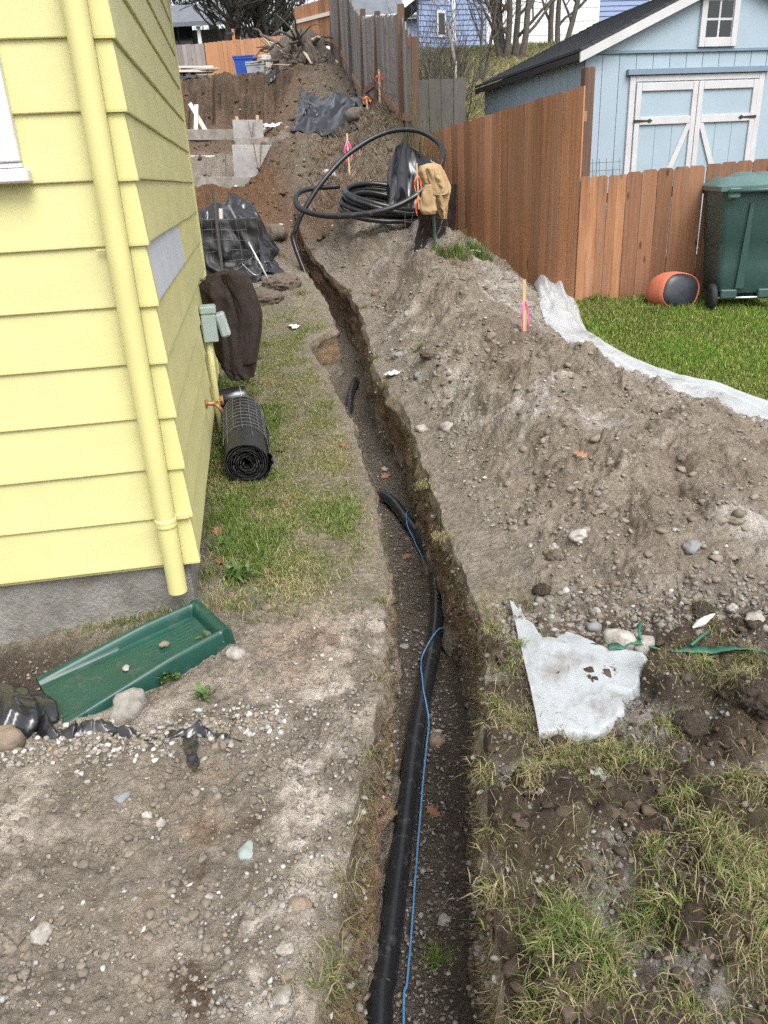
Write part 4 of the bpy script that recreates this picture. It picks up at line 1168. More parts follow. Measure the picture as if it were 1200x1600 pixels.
o = MB().box(-.04, .04, -.03, .03, 0, .98, .004).build('gate_post', MATS['cedar_light']); o.location = aty(370, 104, 26.9); tag(o, 'tan gate post with black latch in the tan fence', 'post')
MB().box(-.2, .02, -.06, -.031, .84, .89).build('latch', MATS['black_metal'], o)

# ---------------------------------------------------------------- far houses
def wall_lap(name, parent, P, Q, z0, z1, mat, e=.15):
    """far lap-sided wall between two ground points: a stepped profile, one mesh"""
    P = np.array(P[:2]); Q = np.array(Q[:2]); t = (Q - P) / np.linalg.norm(Q - P); nrm = np.array([t[1], -t[0]])
    b = MB(); z = z0
    while z < z1 - .01:
        zt_ = min(z + e, z1)
        V = []
        for p in (P, Q):
            for (d, zz) in ((.035, z), (.01, zt_), (-.1, zt_), (-.1, z)): V.append((p[0] + nrm[0] * d, p[1] + nrm[1] * d, zz))
        b.add(V, FILLQ); z += e
    return b.build(name, MATS[mat], parent)
def quadbox(b, P, Q, z0, z1, d0, d1):
    P = np.array(P[:2]); Q = np.array(Q[:2]); t = (Q - P) / np.linalg.norm(Q - P); nrm = np.array([t[1], -t[0]])
    V = [(p[0] + nrm[0] * d, p[1] + nrm[1] * d, z) for p in (P, Q) for (d, z) in ((d0, z0), (d1, z0), (d1, z1), (d0, z1))]
    return b.add(V, FILLQ)
def blue_house():
    y = 30.0
    P, Q = aty(706, 75, y), aty(1010, 60, y + 1.0); zb = aty(706, 72, y)[2] - .6
    root = thing('blue_house', 'two-storey blue lap-sided house with white garage door on the hill', 'house', (P[0], P[1], zb))
    loc = lambda p: np.array([p[0] - P[0], p[1] - P[1]])
    A, B = loc(P), loc(Q)
    wall_lap('wall', root, A, B, 0, 5.2, 'far_blue')
    S2 = A + np.array([.8, 7.0]); wall_lap('wall', root, S2, A, 0, 5.2, 'far_blue')
    f = lambda t: A + (B - A) * t
    quadbox(MB(), f(.0), f(.018), 0, 5.2, .04, .06).build('corner_board', MATS['far_white'], root)
    gd = quadbox(MB(), f(.17), f(.74), .4, 2.0, .04, .07).build('garage_door', MATS['far_white'], root)
    for i in range(4): quadbox(MB(), f(.175), f(.735), .44 + i * .39, .80 + i * .39, .072, .085).build('panel', MATS['far_white'], gd)
    quadbox(MB(), f(.15), f(.76), 2.02, 2.16, .04, .08).build('trim', MATS['far_white'], root)
    for t0, t1 in ((.72, .74), (.30, .32)):
        pass
    # low side wing with sloping white-edged roof
    P2 = aty(655, 72, y - 1.2); W0 = loc(P2); W1 = A + np.array([-.05, -.6])
    wall_lap('wall', root, W0, W1, 0, 1.75, 'far_blue')
    w2 = quadbox(MB(), W0 + (W1 - W0) * .52, W0 + (W1 - W0) * .78, .75, 1.5, .04, .07).build('window', MATS['far_white'], root)
    quadbox(MB(), W0 + (W1 - W0) * .56, W0 + (W1 - W0) * .74, .83, 1.42, .072, .08).build('pane', MATS['dark_glass'], w2)
    b = MB(); V = []
    for (p, z) in ((W0 + np.array([-.5, -.4]), 1.55), (W1 + np.array([.1, -.4]), 2.7), (W1 + np.array([.1, 3]), 2.7), (W0 + np.array([-.5, 3]), 1.55)): V.append((p[0], p[1], z))
    V += [(x, yy, z + .12) for x, yy, z in V]
    b.add(V, [(0, 1, 2, 3), (7, 6, 5, 4), (0, 4, 5, 1), (1, 5, 6, 2), (2, 6, 7, 3), (3, 7, 4, 0)]).build('roof', MATS['far_grey_roof'], root)
    b = MB(); beam(b, (W0[0] - .5, W0[1] - .42, 1.58), (W1[0] + .1, W1[1] - .42, 2.74), .03, .2); b.build('fascia', MATS['far_white'], root)
blue_house()
def hip_house():
    y = 40.0; c = aty(622, 28, y)
    root = thing('grey_roof_house', 'house with broad grey hip roof beyond the leaning fence', 'house', (c[0], y, 6.0))
    z = c[2] - 6.0
    wl0 = MB().box(-2.4, 2.6, 0, 6, -1.5, z).build('wall', MATS['far_blue'], root)
    MB().box(-2.6, 2.8, -.3, -.2, z - .1, z + .12).build('fascia', MATS['far_white'], root)
    V = [(-2.9, -.4, z), (3.0, -.4, z), (3.0, 6.4, z), (-2.9, 6.4, z), (-.9, 3, z + 2.4), (.3, 3, z + 2.4)]
    MB().add(V, [(0, 1, 5, 4), (1, 2, 5), (2, 3, 4, 5), (3, 0, 4), (3, 2, 1, 0)]).build('roof', MATS['far_grey_roof'], root)
    for x in (-.7, .2): 
        b = MB(); b.tube([(x, 1.6, z + 1.0), (x, 1.6, z + 1.75)], .06, 8); b.build('vent_pipe', MATS['black_metal'], root)
hip_house()
def porch_house():
    y = 38.0; c = aty(300, 70, y)
    root = thing('porch_house', 'dark grey house with white porch posts behind the bare trees at left', 'house', (c[0], y, c[2] - 1))
    zr = aty(300, 36, y)[2] - c[2] + 1
    MB().box(-2.2, 2.6, 1.6, 6, 0, zr).build('wall', MATS['far_grey_wall'], root)
    V = [(-2.6, -.2, zr), (2.2, -.2, zr), (2.2, 3.2, zr + 1.25), (-2.6, 3.2, zr + 1.25)]
    V += [(x, yy, z - .14) for x, yy, z in V]
    MB().add(V, [(0, 1, 2, 3), (7, 6, 5, 4), (0, 4, 5, 1), (1, 5, 6, 2), (2, 6, 7, 3), (3, 7, 4, 0)]).build('roof', MATS['far_grey_roof'], root)
    for x in (-2.3, .35, 2.0):
        MB().box(x - .07, x + .07, 0, .14, 0, zr - .12).build('porch_post', MATS['far_white'], root)
    w = MB().box(-1.5, -.2, 1.52, 1.62, .9, 2.0).build('window', MATS['far_grey_roof'], root)
    for x in (-1.15, -.5): MB().box(x - .28, x + .28, 1.49, 1.515, .98, 1.92).build('pane', MATS['dark_glass'], w)
    MB().box(-2.6, 2.2, -.24, -.2, zr - .14, zr + .02).build('gutter', MATS['far_grey_roof'], root)
porch_house()

# ---------------------------------------------------------------- trees
def limb(b, p, d, L, r_, depth, rg, spread=.6, up=.12, twist=1.0, nb=(2, 4), minr=.004, tw=None):
    k = max(3, int(L / .22)); pts = [np.array(p, float)]; rad = [r_]; d = np.array(d, float)
    for i in range(k):
        d = d + np.array([rg.gauss(0, .11), rg.gauss(0, .11), rg.gauss(0, .08) + up * .3]) * twist; d /= np.linalg.norm(d)
        pts.append(pts[-1] + d * L / k); rad.append(max(minr, r_ * (1 - .55 * (i + 1) / k)))
    b.tube(pts, rad, 6 if r_ > .02 else 4, cap=False)
    if depth <= 0: return
    for j in range(rg.randint(*nb) + (1 if depth > 1 else 0)):
        i = rg.randint(max(1, k // 3), k); q = pts[i]
        dd = d + np.array([rg.gauss(0, spread), rg.gauss(0, spread), rg.gauss(0, spread * .6) + up])
        dd /= np.linalg.norm(dd)
        limb(b, q, dd, L * rg.uniform(.45, .75), rad[i] * rg.uniform(.5, .75), depth - 1, rg, spread, up, twist, nb, minr)
def bare_tree(label, base_, h, r_, stems, seed, mat='bark', depth=4, spread=.55, minr=.006, group='bare trees behind the fences'):
    rg = random.Random(seed)
    root = thing('bare_tree', label, 'tree', base_, 0, group)
    tr = MB(); cr = MB()
    for s in range(stems):
        a = rg.uniform(0, 6.28); tilt = rg.uniform(.05, .3) if stems > 1 else .05
        d = np.array([math.cos(a) * tilt, math.sin(a) * tilt, 1.0]); d /= np.linalg.norm(d)
        pts = [np.array([math.cos(a) * .12, math.sin(a) * .12, -.4])]; rad = [r_ * 1.25]; k = 9
        for i in range(k):
            d = d + np.array([rg.gauss(0, .06), rg.gauss(0, .06), .03]); d /= np.linalg.norm(d)
            pts.append(pts[-1] + d * h * .8 / k); rad.append(r_ * (1 - .62 * (i + 1) / k))
        tr.tube(pts, rad, 9, cap=False)
        for i in range(2, k + 1):
            for j in range(2 if i > 3 else 1):
                aa = rg.uniform(0, 6.28); dd = d * .5 + np.array([math.cos(aa), math.sin(aa), .35]); dd /= np.linalg.norm(dd)
                limb(cr, pts[i], dd, h * rg.uniform(.22, .42) * (1.15 - i / k * .5), rad[i] * .55, depth - 2, rg, spread, .12, 1.0, (2, 4), minr)
    tr.build('trunk', MATS[mat], root, True, fix=False); cr.build('crown', MATS[mat], root, True, fix=False)
def gpt(px, py, y):
    p = aty(px, py, y); return (p[0], p[1], float(zg(p[0], p[1])))
bare_tree('multi-stemmed bare tree in front of the white garage door', gpt(800, 95, 18.5), 4.6, .075, 5, 21)
bare_tree('slim bare tree rising close to the back of the shed roof', gpt(868, 70, 20.5), 4.8, .07, 3, 22)
bare_tree('thin bare sapling beside the bramble at the dry slope', gpt(738, 120, 16.5), 3.6, .03, 2, 23, minr=.005)
bare_tree('large dark mossy bare tree behind the tan fence and porch', gpt(352, 60, 31.5), 5.5, .17, 2, 24, 'bark_dark', 5, .6, .012)
bare_tree('dark tangled bare tree in front of the evergreens behind the tan fence', gpt(408, 50, 32.5), 5.5, .15, 3, 25, 'bark_dark', 4, .6, .012)

def blades(P, H_, lean_dir, lean, width, col_, name, label, mat='blade', parent=None, curl=.5, kind='stuff'):
    """many blades in one mesh: two-segment tapering strips"""
    n = len(P); P = np.asarray(P, float); a = RNG.uniform(0, 2 * math.pi, n)
    sdx = np.stack([np.cos(a), np.sin(a), np.zeros(n)], 1) * (np.asarray(width) * .5)[:, None] if not np.isscalar(width) else np.stack([np.cos(a), np.sin(a), np.zeros(n)], 1) * width * .5
    ld = np.stack([np.cos(lean_dir), np.sin(lean_dir), np.zeros(n)], 1)
    H_ = np.asarray(H_); lean = np.asarray(lean)
    hz = np.sqrt(np.clip(1 - lean ** 2, .01, 1))
    mid = P + ld * (H_ * lean * .35)[:, None] + np.array([0, 0, 1.0]) * (H_ * .58 * (hz * .6 + .4))[:, None]
    tip = P + ld * (H_ * lean)[:, None] + np.array([0, 0, 1.0]) * (H_ * hz * (1 - curl * lean))[:, None]
    V = np.stack([P - sdx, P + sdx, mid + sdx * .8, mid - sdx * .8, tip], 1).reshape(-1, 3)
    o = np.arange(n)[:, None] * 5
    F = np.concatenate([o + np.array([[0, 1, 2]]), o + np.array([[0, 2, 3]]), o + np.array([[3, 2, 4]])], 1).reshape(-1, 3)
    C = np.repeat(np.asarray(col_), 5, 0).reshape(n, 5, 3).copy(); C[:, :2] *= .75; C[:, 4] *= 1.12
    ob_ = mesh_np(name, V, F, MATS[mat], parent, False, C.reshape(-1, 3))
    if label: ob_['label'] = label
    if kind and parent is None: ob_['kind'] = kind
    return ob_
vcol('blade', .6, .3, 0, trans=.3)
vcol('needle', .7, .3, 0, trans=.15)

def evergreen(label, base_, h, w, seed, cols, n=9000):
    """a dark conifer or ivy-clad crown: leaf-sized faces in drooping clumps round a trunk with limbs"""
    rg = np.random.default_rng(seed)
    root = thing('evergreen_tree', label, 'tree', base_, 0, 'evergreens behind the tan fence')
    b = MB(); b.tube([(0, 0, -.5), (0.05, 0, h * .4), (0, .05, h)], [.22, .16, .03], 8, cap=False)
    cl = []
    for i in range(60):
        z = rg.uniform(.05, 1) ** .8; a = rg.uniform(0, 6.28); rr_ = w * (1.02 - z * .75) * rg.uniform(.45, 1.0)
        c = np.array([math.cos(a) * rr_, math.sin(a) * rr_, z * h - .15 * rr_]); cl.append(c)
        b.tube([(0, 0, z * h), c * np.array([.5, .5, 1]) + np.array([0, 0, .1]), c], [.04, .025, .01], 5, cap=False)
    b.build('trunk', MATS['bark_dark'], root, True, fix=False)
    cl = np.array(cl); k = rg.integers(0, len(cl), n)
    P = cl[k] + rg.normal(0, 1, (n, 3)) * np.array([.36, .36, .22]) * w / 2.2
    c0 = np.array(cols[0]); c1 = np.array(cols[1]); t = np.clip(rg.uniform(0, 1, n) * .7 + .3 * rg.uniform(0, 1, len(cl))[k], 0, 1)[:, None]
    blades(P, rg.uniform(.12, .3, n), rg.uniform(0, 6.28, n), rg.uniform(.3, .95, n), .05, c0 + (c1 - c0) * t, 'crown', None, 'needle', root)
evergreen('dark evergreen filling the sky behind the porch house', gpt(330, 40, 46.0), 9.0, 3.4, 31, ((.010, .016, .010), (.030, .040, .020)))
evergreen('dark evergreen directly behind the tangled bare tree', gpt(400, 40, 41.0), 7.5, 2.4, 32, ((.010, .017, .010), (.034, .045, .020)))
evergreen('small dark evergreen left of the tall orange fence', gpt(445, 40, 42.0), 6.5, 1.6, 33, ((.012, .018, .011), (.036, .045, .022)), 5000)

# ---------------------------------------------------------------- bank-top clutter
def root_pile():
    c = G(475, 112); c = np.array([aty(470, 112, 20.6)[0], 20.6, float(zg(aty(470, 112, 20.6)[0], 20.6))])
    root = thing('root_ball', 'upturned grey tree stump with tangled roots on top of the bank', 'stump', c)
    rg = random.Random(3); rn = np.random.default_rng(3)
    b = MB(); V = []; F = []; n, m = 70, 30
    T_, A_ = np.meshgrid(np.linspace(0, 1, m), 2 * math.pi * np.arange(n) / n, indexing='ij'); ca, sa = np.cos(A_), np.sin(A_)
    r_ = (.42 * (1 - T_) ** .6 + .22) * (1 + .9 * fbm2(4 * ca + 9, 4 * sa + T_ * 1.2, 4, .65, seed=12))
    V = np.stack([r_ * ca * 1.15, r_ * sa * .8, (T_ * .95 - .1) * .55 + .6 * noise2(5 * ca, 5 * sa, 5) * T_], -1).reshape(-1, 3)
    for i in range(m - 1):
        for j in range(n): F.append((i * n + j, i * n + (j + 1) % n, (i + 1) * n + (j + 1) % n, (i + 1) * n + j))
    F.append(tuple(range((m - 1) * n, m * n)))
    b.add(V, F).build('stump', MATS['root_wood'], root)
    for k in range(54):
        a = rg.uniform(0, 6.28); z = rg.uniform(.05, .6); p = np.array([math.cos(a) * .4, math.sin(a) * .3, z])
        d = np.array([math.cos(a), math.sin(a) * .7, rg.uniform(-.3, .7)]); L = rg.uniform(.35, .95)
        pts = [p]; r0 = rg.uniform(.02, .06)
        for i in range(6):
            d = d + np.array([rg.gauss(0, .28), rg.gauss(0, .28), rg.gauss(-.06, .25)]); d /= np.linalg.norm(d); q = pts[-1] + d * L / 6; q[2] = max(q[2], .03); pts.append(q)
        MB().tube(pts, [r0 * (1 - .13 * i) for i in range(7)], 6).build('root', MATS['root_wood' if k % 3 else 'lumber'], root, True)
root_pile()
def tub(name, label, cat, px, py, y, w, d, h, mat, taper=.85):
    p = gpt(px, py, y); root = thing(name, label, cat, p, R(random.uniform(-15, 15)))
    b = MB(); V = []
    for (s, z) in ((taper, 0), (1, h), (1.08, h), (1.08, h + .03), (.98, h + .03), (.93, h * .9)):
        V += [(-w / 2 * s, -d / 2 * s, z), (w / 2 * s, -d / 2 * s, z), (w / 2 * s, d / 2 * s, z), (-w / 2 * s, d / 2 * s, z)]
    F = [(3, 2, 1, 0)]
    for i in range(5):
        for j in range(4): F.append((i * 4 + j, i * 4 + (j + 1) % 4, i * 4 + 4 + (j + 1) % 4, i * 4 + 4 + j))
    F.append((20, 21, 22, 23)); b.add(V, F).build('body', MATS[mat], root)
    MB().box(-w / 2 * 1.1, w / 2 * 1.1, -d / 2 * 1.1, d / 2 * 1.1, h + .032, h + .07, .01).build('lid', MATS[mat], root)
tub('storage_tub', 'bright blue lidded tub in front of the tan fence on the bank', 'tub', 385, 112, 20.9, .46, .4, .34, 'bin_blue')
tub('storage_crate', 'grey plastic crate beside the blue tub on the bank edge', 'crate', 403, 114, 20.4, .42, .35, .24, 'tote_grey', .95)
tub('white_bucket', 'white square bucket between the grey crate and the root pile', 'bucket', 418, 108, 20.4, .2, .2, .3, 'rag_white')
def lumber_pile():
    p = gpt(308, 117, 19.9); root = thing('lumber_pile', 'pile of short pale boards on black plastic at bank top', 'lumber', p, R(12))
    rg = random.Random(8)
    for i in range(9):
        o = MB().box(-.42, .42, -.045, .045, 0, .038, .003).build('board', MATS['lumber' if i % 2 else 'lumber_white'], root)
        o.location = (rg.uniform(-.08, .08), (i % 3) * .12 - .12, .12 + (i // 3) * .042); o.rotation_euler = (0, 0, R(rg.uniform(-7, 7)))
lumber_pile()

# ---------------------------------------------------------------- footing forms in the excavation
def fpt(px, py, y): return aty(px, py, y)
def form_board(label, px0, px1, py0, py1, y0, y1, mat='ply', t=.04, cat='form board'):
    A = aty(px0, py1, y0); B = aty(px1, py1, y1); h = aty(px0, py0, y0)[2] - A[2]
    L = float(np.linalg.norm(B - A)); a = math.atan2(B[1] - A[1], B[0] - A[0])
    o = MB().box(0, L, 0, t, -.04, h, .003).build('form_board', MATS[mat]); o.location = A; o.rotation_euler = (0, -math.asin((B[2] - A[2]) / L), a)
    return tag(o, label, cat)
form_board('long grey form board at the foot of the footing trench', 285, 430, 276, 298, 13.2, 13.2, 'form_grey')
form_board('upper grey form board below the white crossed braces', 285, 366, 202, 215, 15.2, 15.2, 'form_grey')
form_board('large grey plywood panel, lower of the two footing panels', 366, 428, 226, 279, 13.55, 13.55)
form_board('narrow grey plywood strip between the two footing panels', 367, 421, 215, 227.5, 14.2, 14.2, 'form_grey')
form_board('grey plywood panel, upper of the two footing panels', 365, 412, 187, 217, 14.9, 14.9)
form_board('thin pale plank lying on the grey clay step', 293, 360, 243, 247, 14.3, 14.3, 'lumber_white')
def brace(name, label, cat, a, b_, w, h, mat):
    bb = MB(); A = np.array(a); beam(bb, (0, 0, 0), np.array(b_) - A, w, h, (0, 1, 0)); o = bb.build(name, MATS[mat]); o.location = A; return tag(o, label, cat)
brace('crossed_brace', 'leaning white brace board of the crossed pair on the upper form', 'brace', aty(322, 205, 15.7), aty(297, 162, 16.3), .07, .03, 'lumber_white')
brace('upright_brace', 'upright white brace board of the crossed pair on the upper form', 'brace', aty(306, 205, 15.7), aty(307, 164, 16.0), .07, .03, 'lumber_white')
brace('corner_stake', 'pale wooden stake at the right end of the upper plywood panel', 'stake', aty(404, 215, 15.3), aty(402, 180, 15.3), .05, .05, 'stake')
brace('form_stake', 'pale wooden stake behind the left end of upper plywood panel', 'stake', aty(371, 190, 15.3), aty(370, 182, 15.3), .05, .05, 'stake')
brace('edge_cleat', 'upright cleat on the right edge of the upper plywood panel', 'cleat', aty(416, 216, 15.15), aty(412, 197, 15.25), .05, .04, 'lumber_white')
for i, (x0, y0_, x1, y1_, d) in enumerate(((405, 268, 396, 225, 13.35), (405, 268, 408, 222, 13.4), (394, 214, 388, 190, 14.7), (392, 214, 396, 191, 14.75), (428, 270, 425, 243, 13.4), (352, 270, 352, 222, 13.6), (403, 212, 402, 203, 15.0))):
    b = MB(); A = aty(x0, y0_, d); B = aty(x1, y1_, d + .1); b.tube([(0, 0, -.1), B - A], .008, 6); o = b.build('rebar_rod', MATS['rebar']); o.location = A
    tag(o, ['rusty rebar rod leaning left on the lower plywood panel', 'rusty rebar rod standing straight on the lower plywood panel', 'rebar rod leaning left on the upper plywood panel', 'rebar rod leaning right on the upper plywood panel', 'rebar rod at the right edge of the lower plywood panel', 'lone thin rebar rod left of the lower plywood panel', 'short rebar stub on the upper plywood panel'][i], 'rebar')
def ribbon_flag(name, label, px, pb, pt, y, tape, r_=.012, lean=0.0, tapes=((.75, .95),), stake='stake', wid=.05):
    B = aty(px, pb, y); B[2] = min(B[2], float(zt(B[0], B[1])) + .01); T = aty(px + lean, pt, y)
    root = thing(name, label, 'survey stake', B)
    b = MB(); beam(b, (0, 0, -.08), T - B, r_ * 2, r_ * 1.2, (0, 1, 0)); b.build('stake', MATS[stake], root)
    ax = T - B
    for k, (f0, f1) in enumerate(tapes):
        # knotted ribbon: two hanging tails, each a crumpled thin strip with thickness
        for s in (-1, 1):
            V = []; F = []; n = 9
            for i in range(n):
                t = i / (n - 1); c = ax * (f1 + (f0 - f1) * t) + np.array([s * (.01 + wid * .5 * math.sin(t * 2.6)), -.012 - .01 * math.sin(t * 9 + s), 0])
                w = wid * (.25 + .5 * t)
                for (dx, dy) in ((-w / 2, 0), (w / 2, .004), (w / 2, .006), (-w / 2, .002)): V.append(c + np.array([dx * math.cos(t * 1.5), dy + dx * math.sin(t * 1.5), 0]))
            for i in range(n - 1):
                for j in range(4): F.append((i * 4 + j, i * 4 + (j + 1) % 4, i * 4 + 4 + (j + 1) % 4, i * 4 + 4 + j))
            F += [(0, 1, 2, 3), tuple(range((n - 1) * 4, n * 4))]
            MB().add(V, F).build('ribbon', MATS[tape], root, True)
    return root
ribbon_flag('survey_stake', 'survey stake with pink ribbon on the heap near the clear plastic', 821, 500, 437, 5.72, 'pink_tape', .013, -2, ((.0, .62),), wid=.035)
ribbon_flag('survey_stake', 'pink-ribboned stake on the debris slope left of the big pipe loop', 545, 248, 208, 11.7, 'pink_tape', .012, -3, ((.3, .8),), wid=.07)
ribbon_flag('survey_stake', 'pink and orange stake in front of the lower plywood panel', 425, 300, 262, 12.9, 'pink_tape', .02, 0, ((.35, .95),), wid=.09)
ribbon_flag('survey_stake', 'orange-ribboned stake at the right end of the hillside black tarp', 578, 196, 150, 13.3, 'orange_tape', .012, -6, ((.72, .98),), wid=.09)
ribbon_flag('survey_stake', 'orange-ribboned stake against the grey leaning fence boards', 594, 180, 108, 13.5, 'orange_tape', .014, -2, ((.72, .88),), wid=.09)
ribbon_flag('survey_stake', 'thin stick with two orange ribbons in front of the tan jacket', 657, 360, 255, 8.95, 'orange_tape', .009, -6, ((.58, .82), (.22, .5)), wid=.05)
# ================================================================== CLOTH: creased sheets
def crease(u, v, seed, fr=4.0, ang=0.6, sharp=1.0):
    """height of crumpled-sheet folds, 0..1: warped ridges at three scales, sharp at the crests"""
    wu = u + .16 * fbm2(u * 2.3, v * 2.3, 2, seed=seed); wv = v + .16 * fbm2(u * 2.3 + 7, v * 2.3, 2, seed=seed + 1)
    a, b_ = wu * math.cos(ang) + wv * math.sin(ang), -wu * math.sin(ang) + wv * math.cos(ang)
    r1 = 1 - np.abs(noise2(a * fr, b_ * fr * .38, seed + 2)) * 2.0
    r2 = 1 - np.abs(noise2(b_ * fr * 1.9, a * fr * .9, seed + 3)) * 2.0
    r3 = 1 - np.abs(noise2(a * fr * 4.1, b_ * fr * 3.2, seed + 4)) * 2.0
    return np.clip(.68 * np.maximum(r1, 0) ** (1.3 * sharp) + .26 * np.maximum(r2, 0) ** 1.5 + .06 * np.maximum(r3, 0) ** 1.5, 0, 1)

def sheet(name, X, mat, parent=None, origin=None, sub=1, thick=.002, keep=None):
    ny, nx, _ = X.shape; I = np.arange(ny * nx).reshape(ny, nx)
    F = np.stack([I[:-1, :-1], I[:-1, 1:], I[1:, 1:], I[1:, :-1]], -1).reshape(-1, 4)
    if keep is not None:
        F = F[keep[F].all(1)]
        used = np.unique(F); mp_ = np.full(ny * nx, -1); mp_[used] = np.arange(len(used)); F = mp_[F]; V = X.reshape(-1, 3)[used]
    else: V = X.reshape(-1, 3)
    if origin is not None: V = V - np.asarray(origin)
    o = mesh_np(name, V, F, MATS[mat], parent, True)
    if origin is not None and parent is None: o.location = [float(c) for c in origin]
    m = o.modifiers.new('thick', 'SOLIDIFY'); m.thickness = thick; m.offset = 0
    if sub: s = o.modifiers.new('sub', 'SUBSURF'); s.levels = s.render_levels = sub
    return o

def poly_sheet_mat(name, rgb, alpha):
    """milky polythene: part see-through, part scattering, with a soft sheen"""
    m, nt, b = newmat(name)
    n = texnoise(nt, 7, 5, .6)
    d = texnoise(nt, 3.2, 6, .65)
    c = mixrgb(nt, rgb, (.34, .29, .24), ramp(nt, d, .56, .68, (0, 0, 0), (.7, .7, .7)))
    nt.links.new(c, b.inputs['Base Color']); b.inputs['Roughness'].default_value = .28
    bump(nt, b, n, .25, .006)
    tr = nt.nodes.new('ShaderNodeBsdfTranslucent'); tr.inputs[0].default_value = (*rgb, 1)
    tp = nt.nodes.new('ShaderNodeBsdfTransparent'); tp.inputs[0].default_value = (.93, .95, .96, 1)
    m1 = nt.nodes.new('ShaderNodeMixShader'); m1.inputs[0].default_value = .35
    m2 = nt.nodes.new('ShaderNodeMixShader'); m2.inputs[0].default_value = alpha
    nt.links.new(b.outputs[0], m1.inputs[1]); nt.links.new(tr.outputs[0], m1.inputs[2])
    nt.links.new(m1.outputs[0], m2.inputs[1]); nt.links.new(tp.outputs[0], m2.inputs[2])
    nt.links.new(m2.outputs[0], nt.nodes['Material Output'].inputs[0])
poly_sheet_mat('clear_poly', (.80, .82, .83), .40)
poly_sheet_mat('clear_poly_dirty', (.68, .71, .73), .34)

# ================================================================== PIPE IN THE TRENCH, LOOP AND COIL
PR = .036
def pipe_all():
    px = [(594, 1640), (603, 1540), (617, 1430), (632, 1310), (650, 1170), (668, 1075), (680, 1010), (684, 950), (676, 890), (660, 855), (635, 822), (608, 790)]
    P = []
    for p in px:
        q = GF(*p); q[2] = float(floor_z(q[1])) + PR + .012; P.append(q)
    P = [np.array([P[0][0] - .03, .2, float(floor_z(.2)) + PR + .01])] + P
    # hugs the left side of the floor, then on along the trench to its head
    def tr(y, f, up=.01): 
        l, r_ = float(smoothline(Lw, np.array(y))), float(smoothline(Rw, np.array(y))); return np.array([l + .05 + f * (r_ - l - .1), y, float(floor_z(np.array(y))) + PR + up])
    y0 = P[-1][1]
    def gf(px, py, up): q = GF(px, py); q[2] = float(floor_z(np.array(q[1]))) + PR + up; return q
    m0, m1, m2 = gf(545, 645, -.03), gf(549, 626, .03), gf(556, 606, .03)
    P += [tr(y0 + .16, .06, -.01), tr(y0 + .40, .0, -.16), tr((y0 + m0[1]) / 2 + .15, .1, -.2), tr(m0[1] - .25, .2, -.16), m0, m1, m2, tr(m2[1] + .3, .6, -.12), tr(m2[1] + .8, .5, -.16), tr(8.6, .4, -.12)]
    end = tr(9.2, .4, -.02)
    P += [end]
    up = [aty(461, 385, 9.55), aty(462, 358, 9.6), aty(475, 328, 9.65), aty(503, 285, 9.75), aty(545, 240, 9.9), aty(600, 208, 10.0), aty(650, 204, 9.95), aty(686, 224, 9.8), aty(692, 250, 9.55), aty(672, 283, 9.3), aty(640, 312, 9.15), aty(590, 331, 9.1), aty(520, 338, 9.2), aty(472, 328, 9.35), aty(462, 308, 9.5), aty(480, 296, 9.7), aty(530, 291, 9.9)]
    P += up
    path = catmull(np.array(P), 420)
    root = thing('water_pipe', 'black plastic pipe lying in the trench and looping up to its coil', 'pipe', P[0])
    o0 = np.array(P[0])
    b = MB(); b.tube(path - o0, np.interp(path[:, 1], [0, 8.8, 9.5], [PR, PR, .029]), 14); b.build('pipe_run', MATS['pipe_black'], root, True, fix=False)
    # stacked coil on the heap
    c = aty(600, 322, 9.7); cz = float(zg(c[0], c[1]))
    tilt = Matrix.Rotation(R(13), 4, 'X') @ Matrix.Rotation(R(10), 4, 'Y')
    rg = random.Random(6)
    for k in range(11):
        rx = .50 + rg.uniform(-.04, .05) - (k % 3) * .055; ry = rx * rg.uniform(.82, 1.0); ph = rg.uniform(0, 6.28)
        zz = .02 + (k // 3) * .05 + rg.uniform(-.012, .012)
        pts = []
        for i in range(56):
            a = 2 * math.pi * i / 56
            v = tilt @ Vector((rx * math.cos(a), ry * math.sin(a), zz + .02 * math.sin(2 * a + ph)))
            pts.append(np.array([c[0] + v.x + .012 * math.sin(k), c[1] + v.y + .1, cz + .09 + v.z + .03 * math.sin(a + ph)]) - o0)
        b = MB(); b.tube(pts, .028, 10, closed=True); b.build('coil_turn', MATS['pipe_black'], root, True, fix=False)
    # blue locating wire, wound loosely round the pipe
    w = []
    npth = 420
    seg = path[path[:, 1] < 4.6]; idx = np.linspace(0, len(seg) - 1, 150)
    wob = np.interp(np.linspace(0, 1, 150), [0, .22, .36, .46, .53, .58, .64, .72, .78, .86, .94, 1], [1.55, 1.5, 1.25, 1.1, -.6, -1.3, 1.15, 1.35, -1.15, -1.2, -.9, 1.2])
    for i, k in enumerate(idx):
        p = seg[int(k)]; s = wob[i]
        lift = math.sqrt(max(0, 1 - min(1, abs(s)) ** 2)) * (PR + .006)
        low = 0 if abs(s) < 1 else -(abs(s) - 1) * .05
        w.append(p + np.array([s * (PR + .005), 0, lift + low]))
    wr = catmull(np.array(w)[::3], 300)
    wo_ = wr[0]
    b = MB(); b.tube(wr - wo_, .0038, 7); o = b.build('locating_wire', MATS['wire_blue'], None, True, fix=False); o.location = wo_
    tag(o, 'thin blue locating wire wound along the black pipe in the trench', 'wire')
    return path
PIPE = pipe_all()

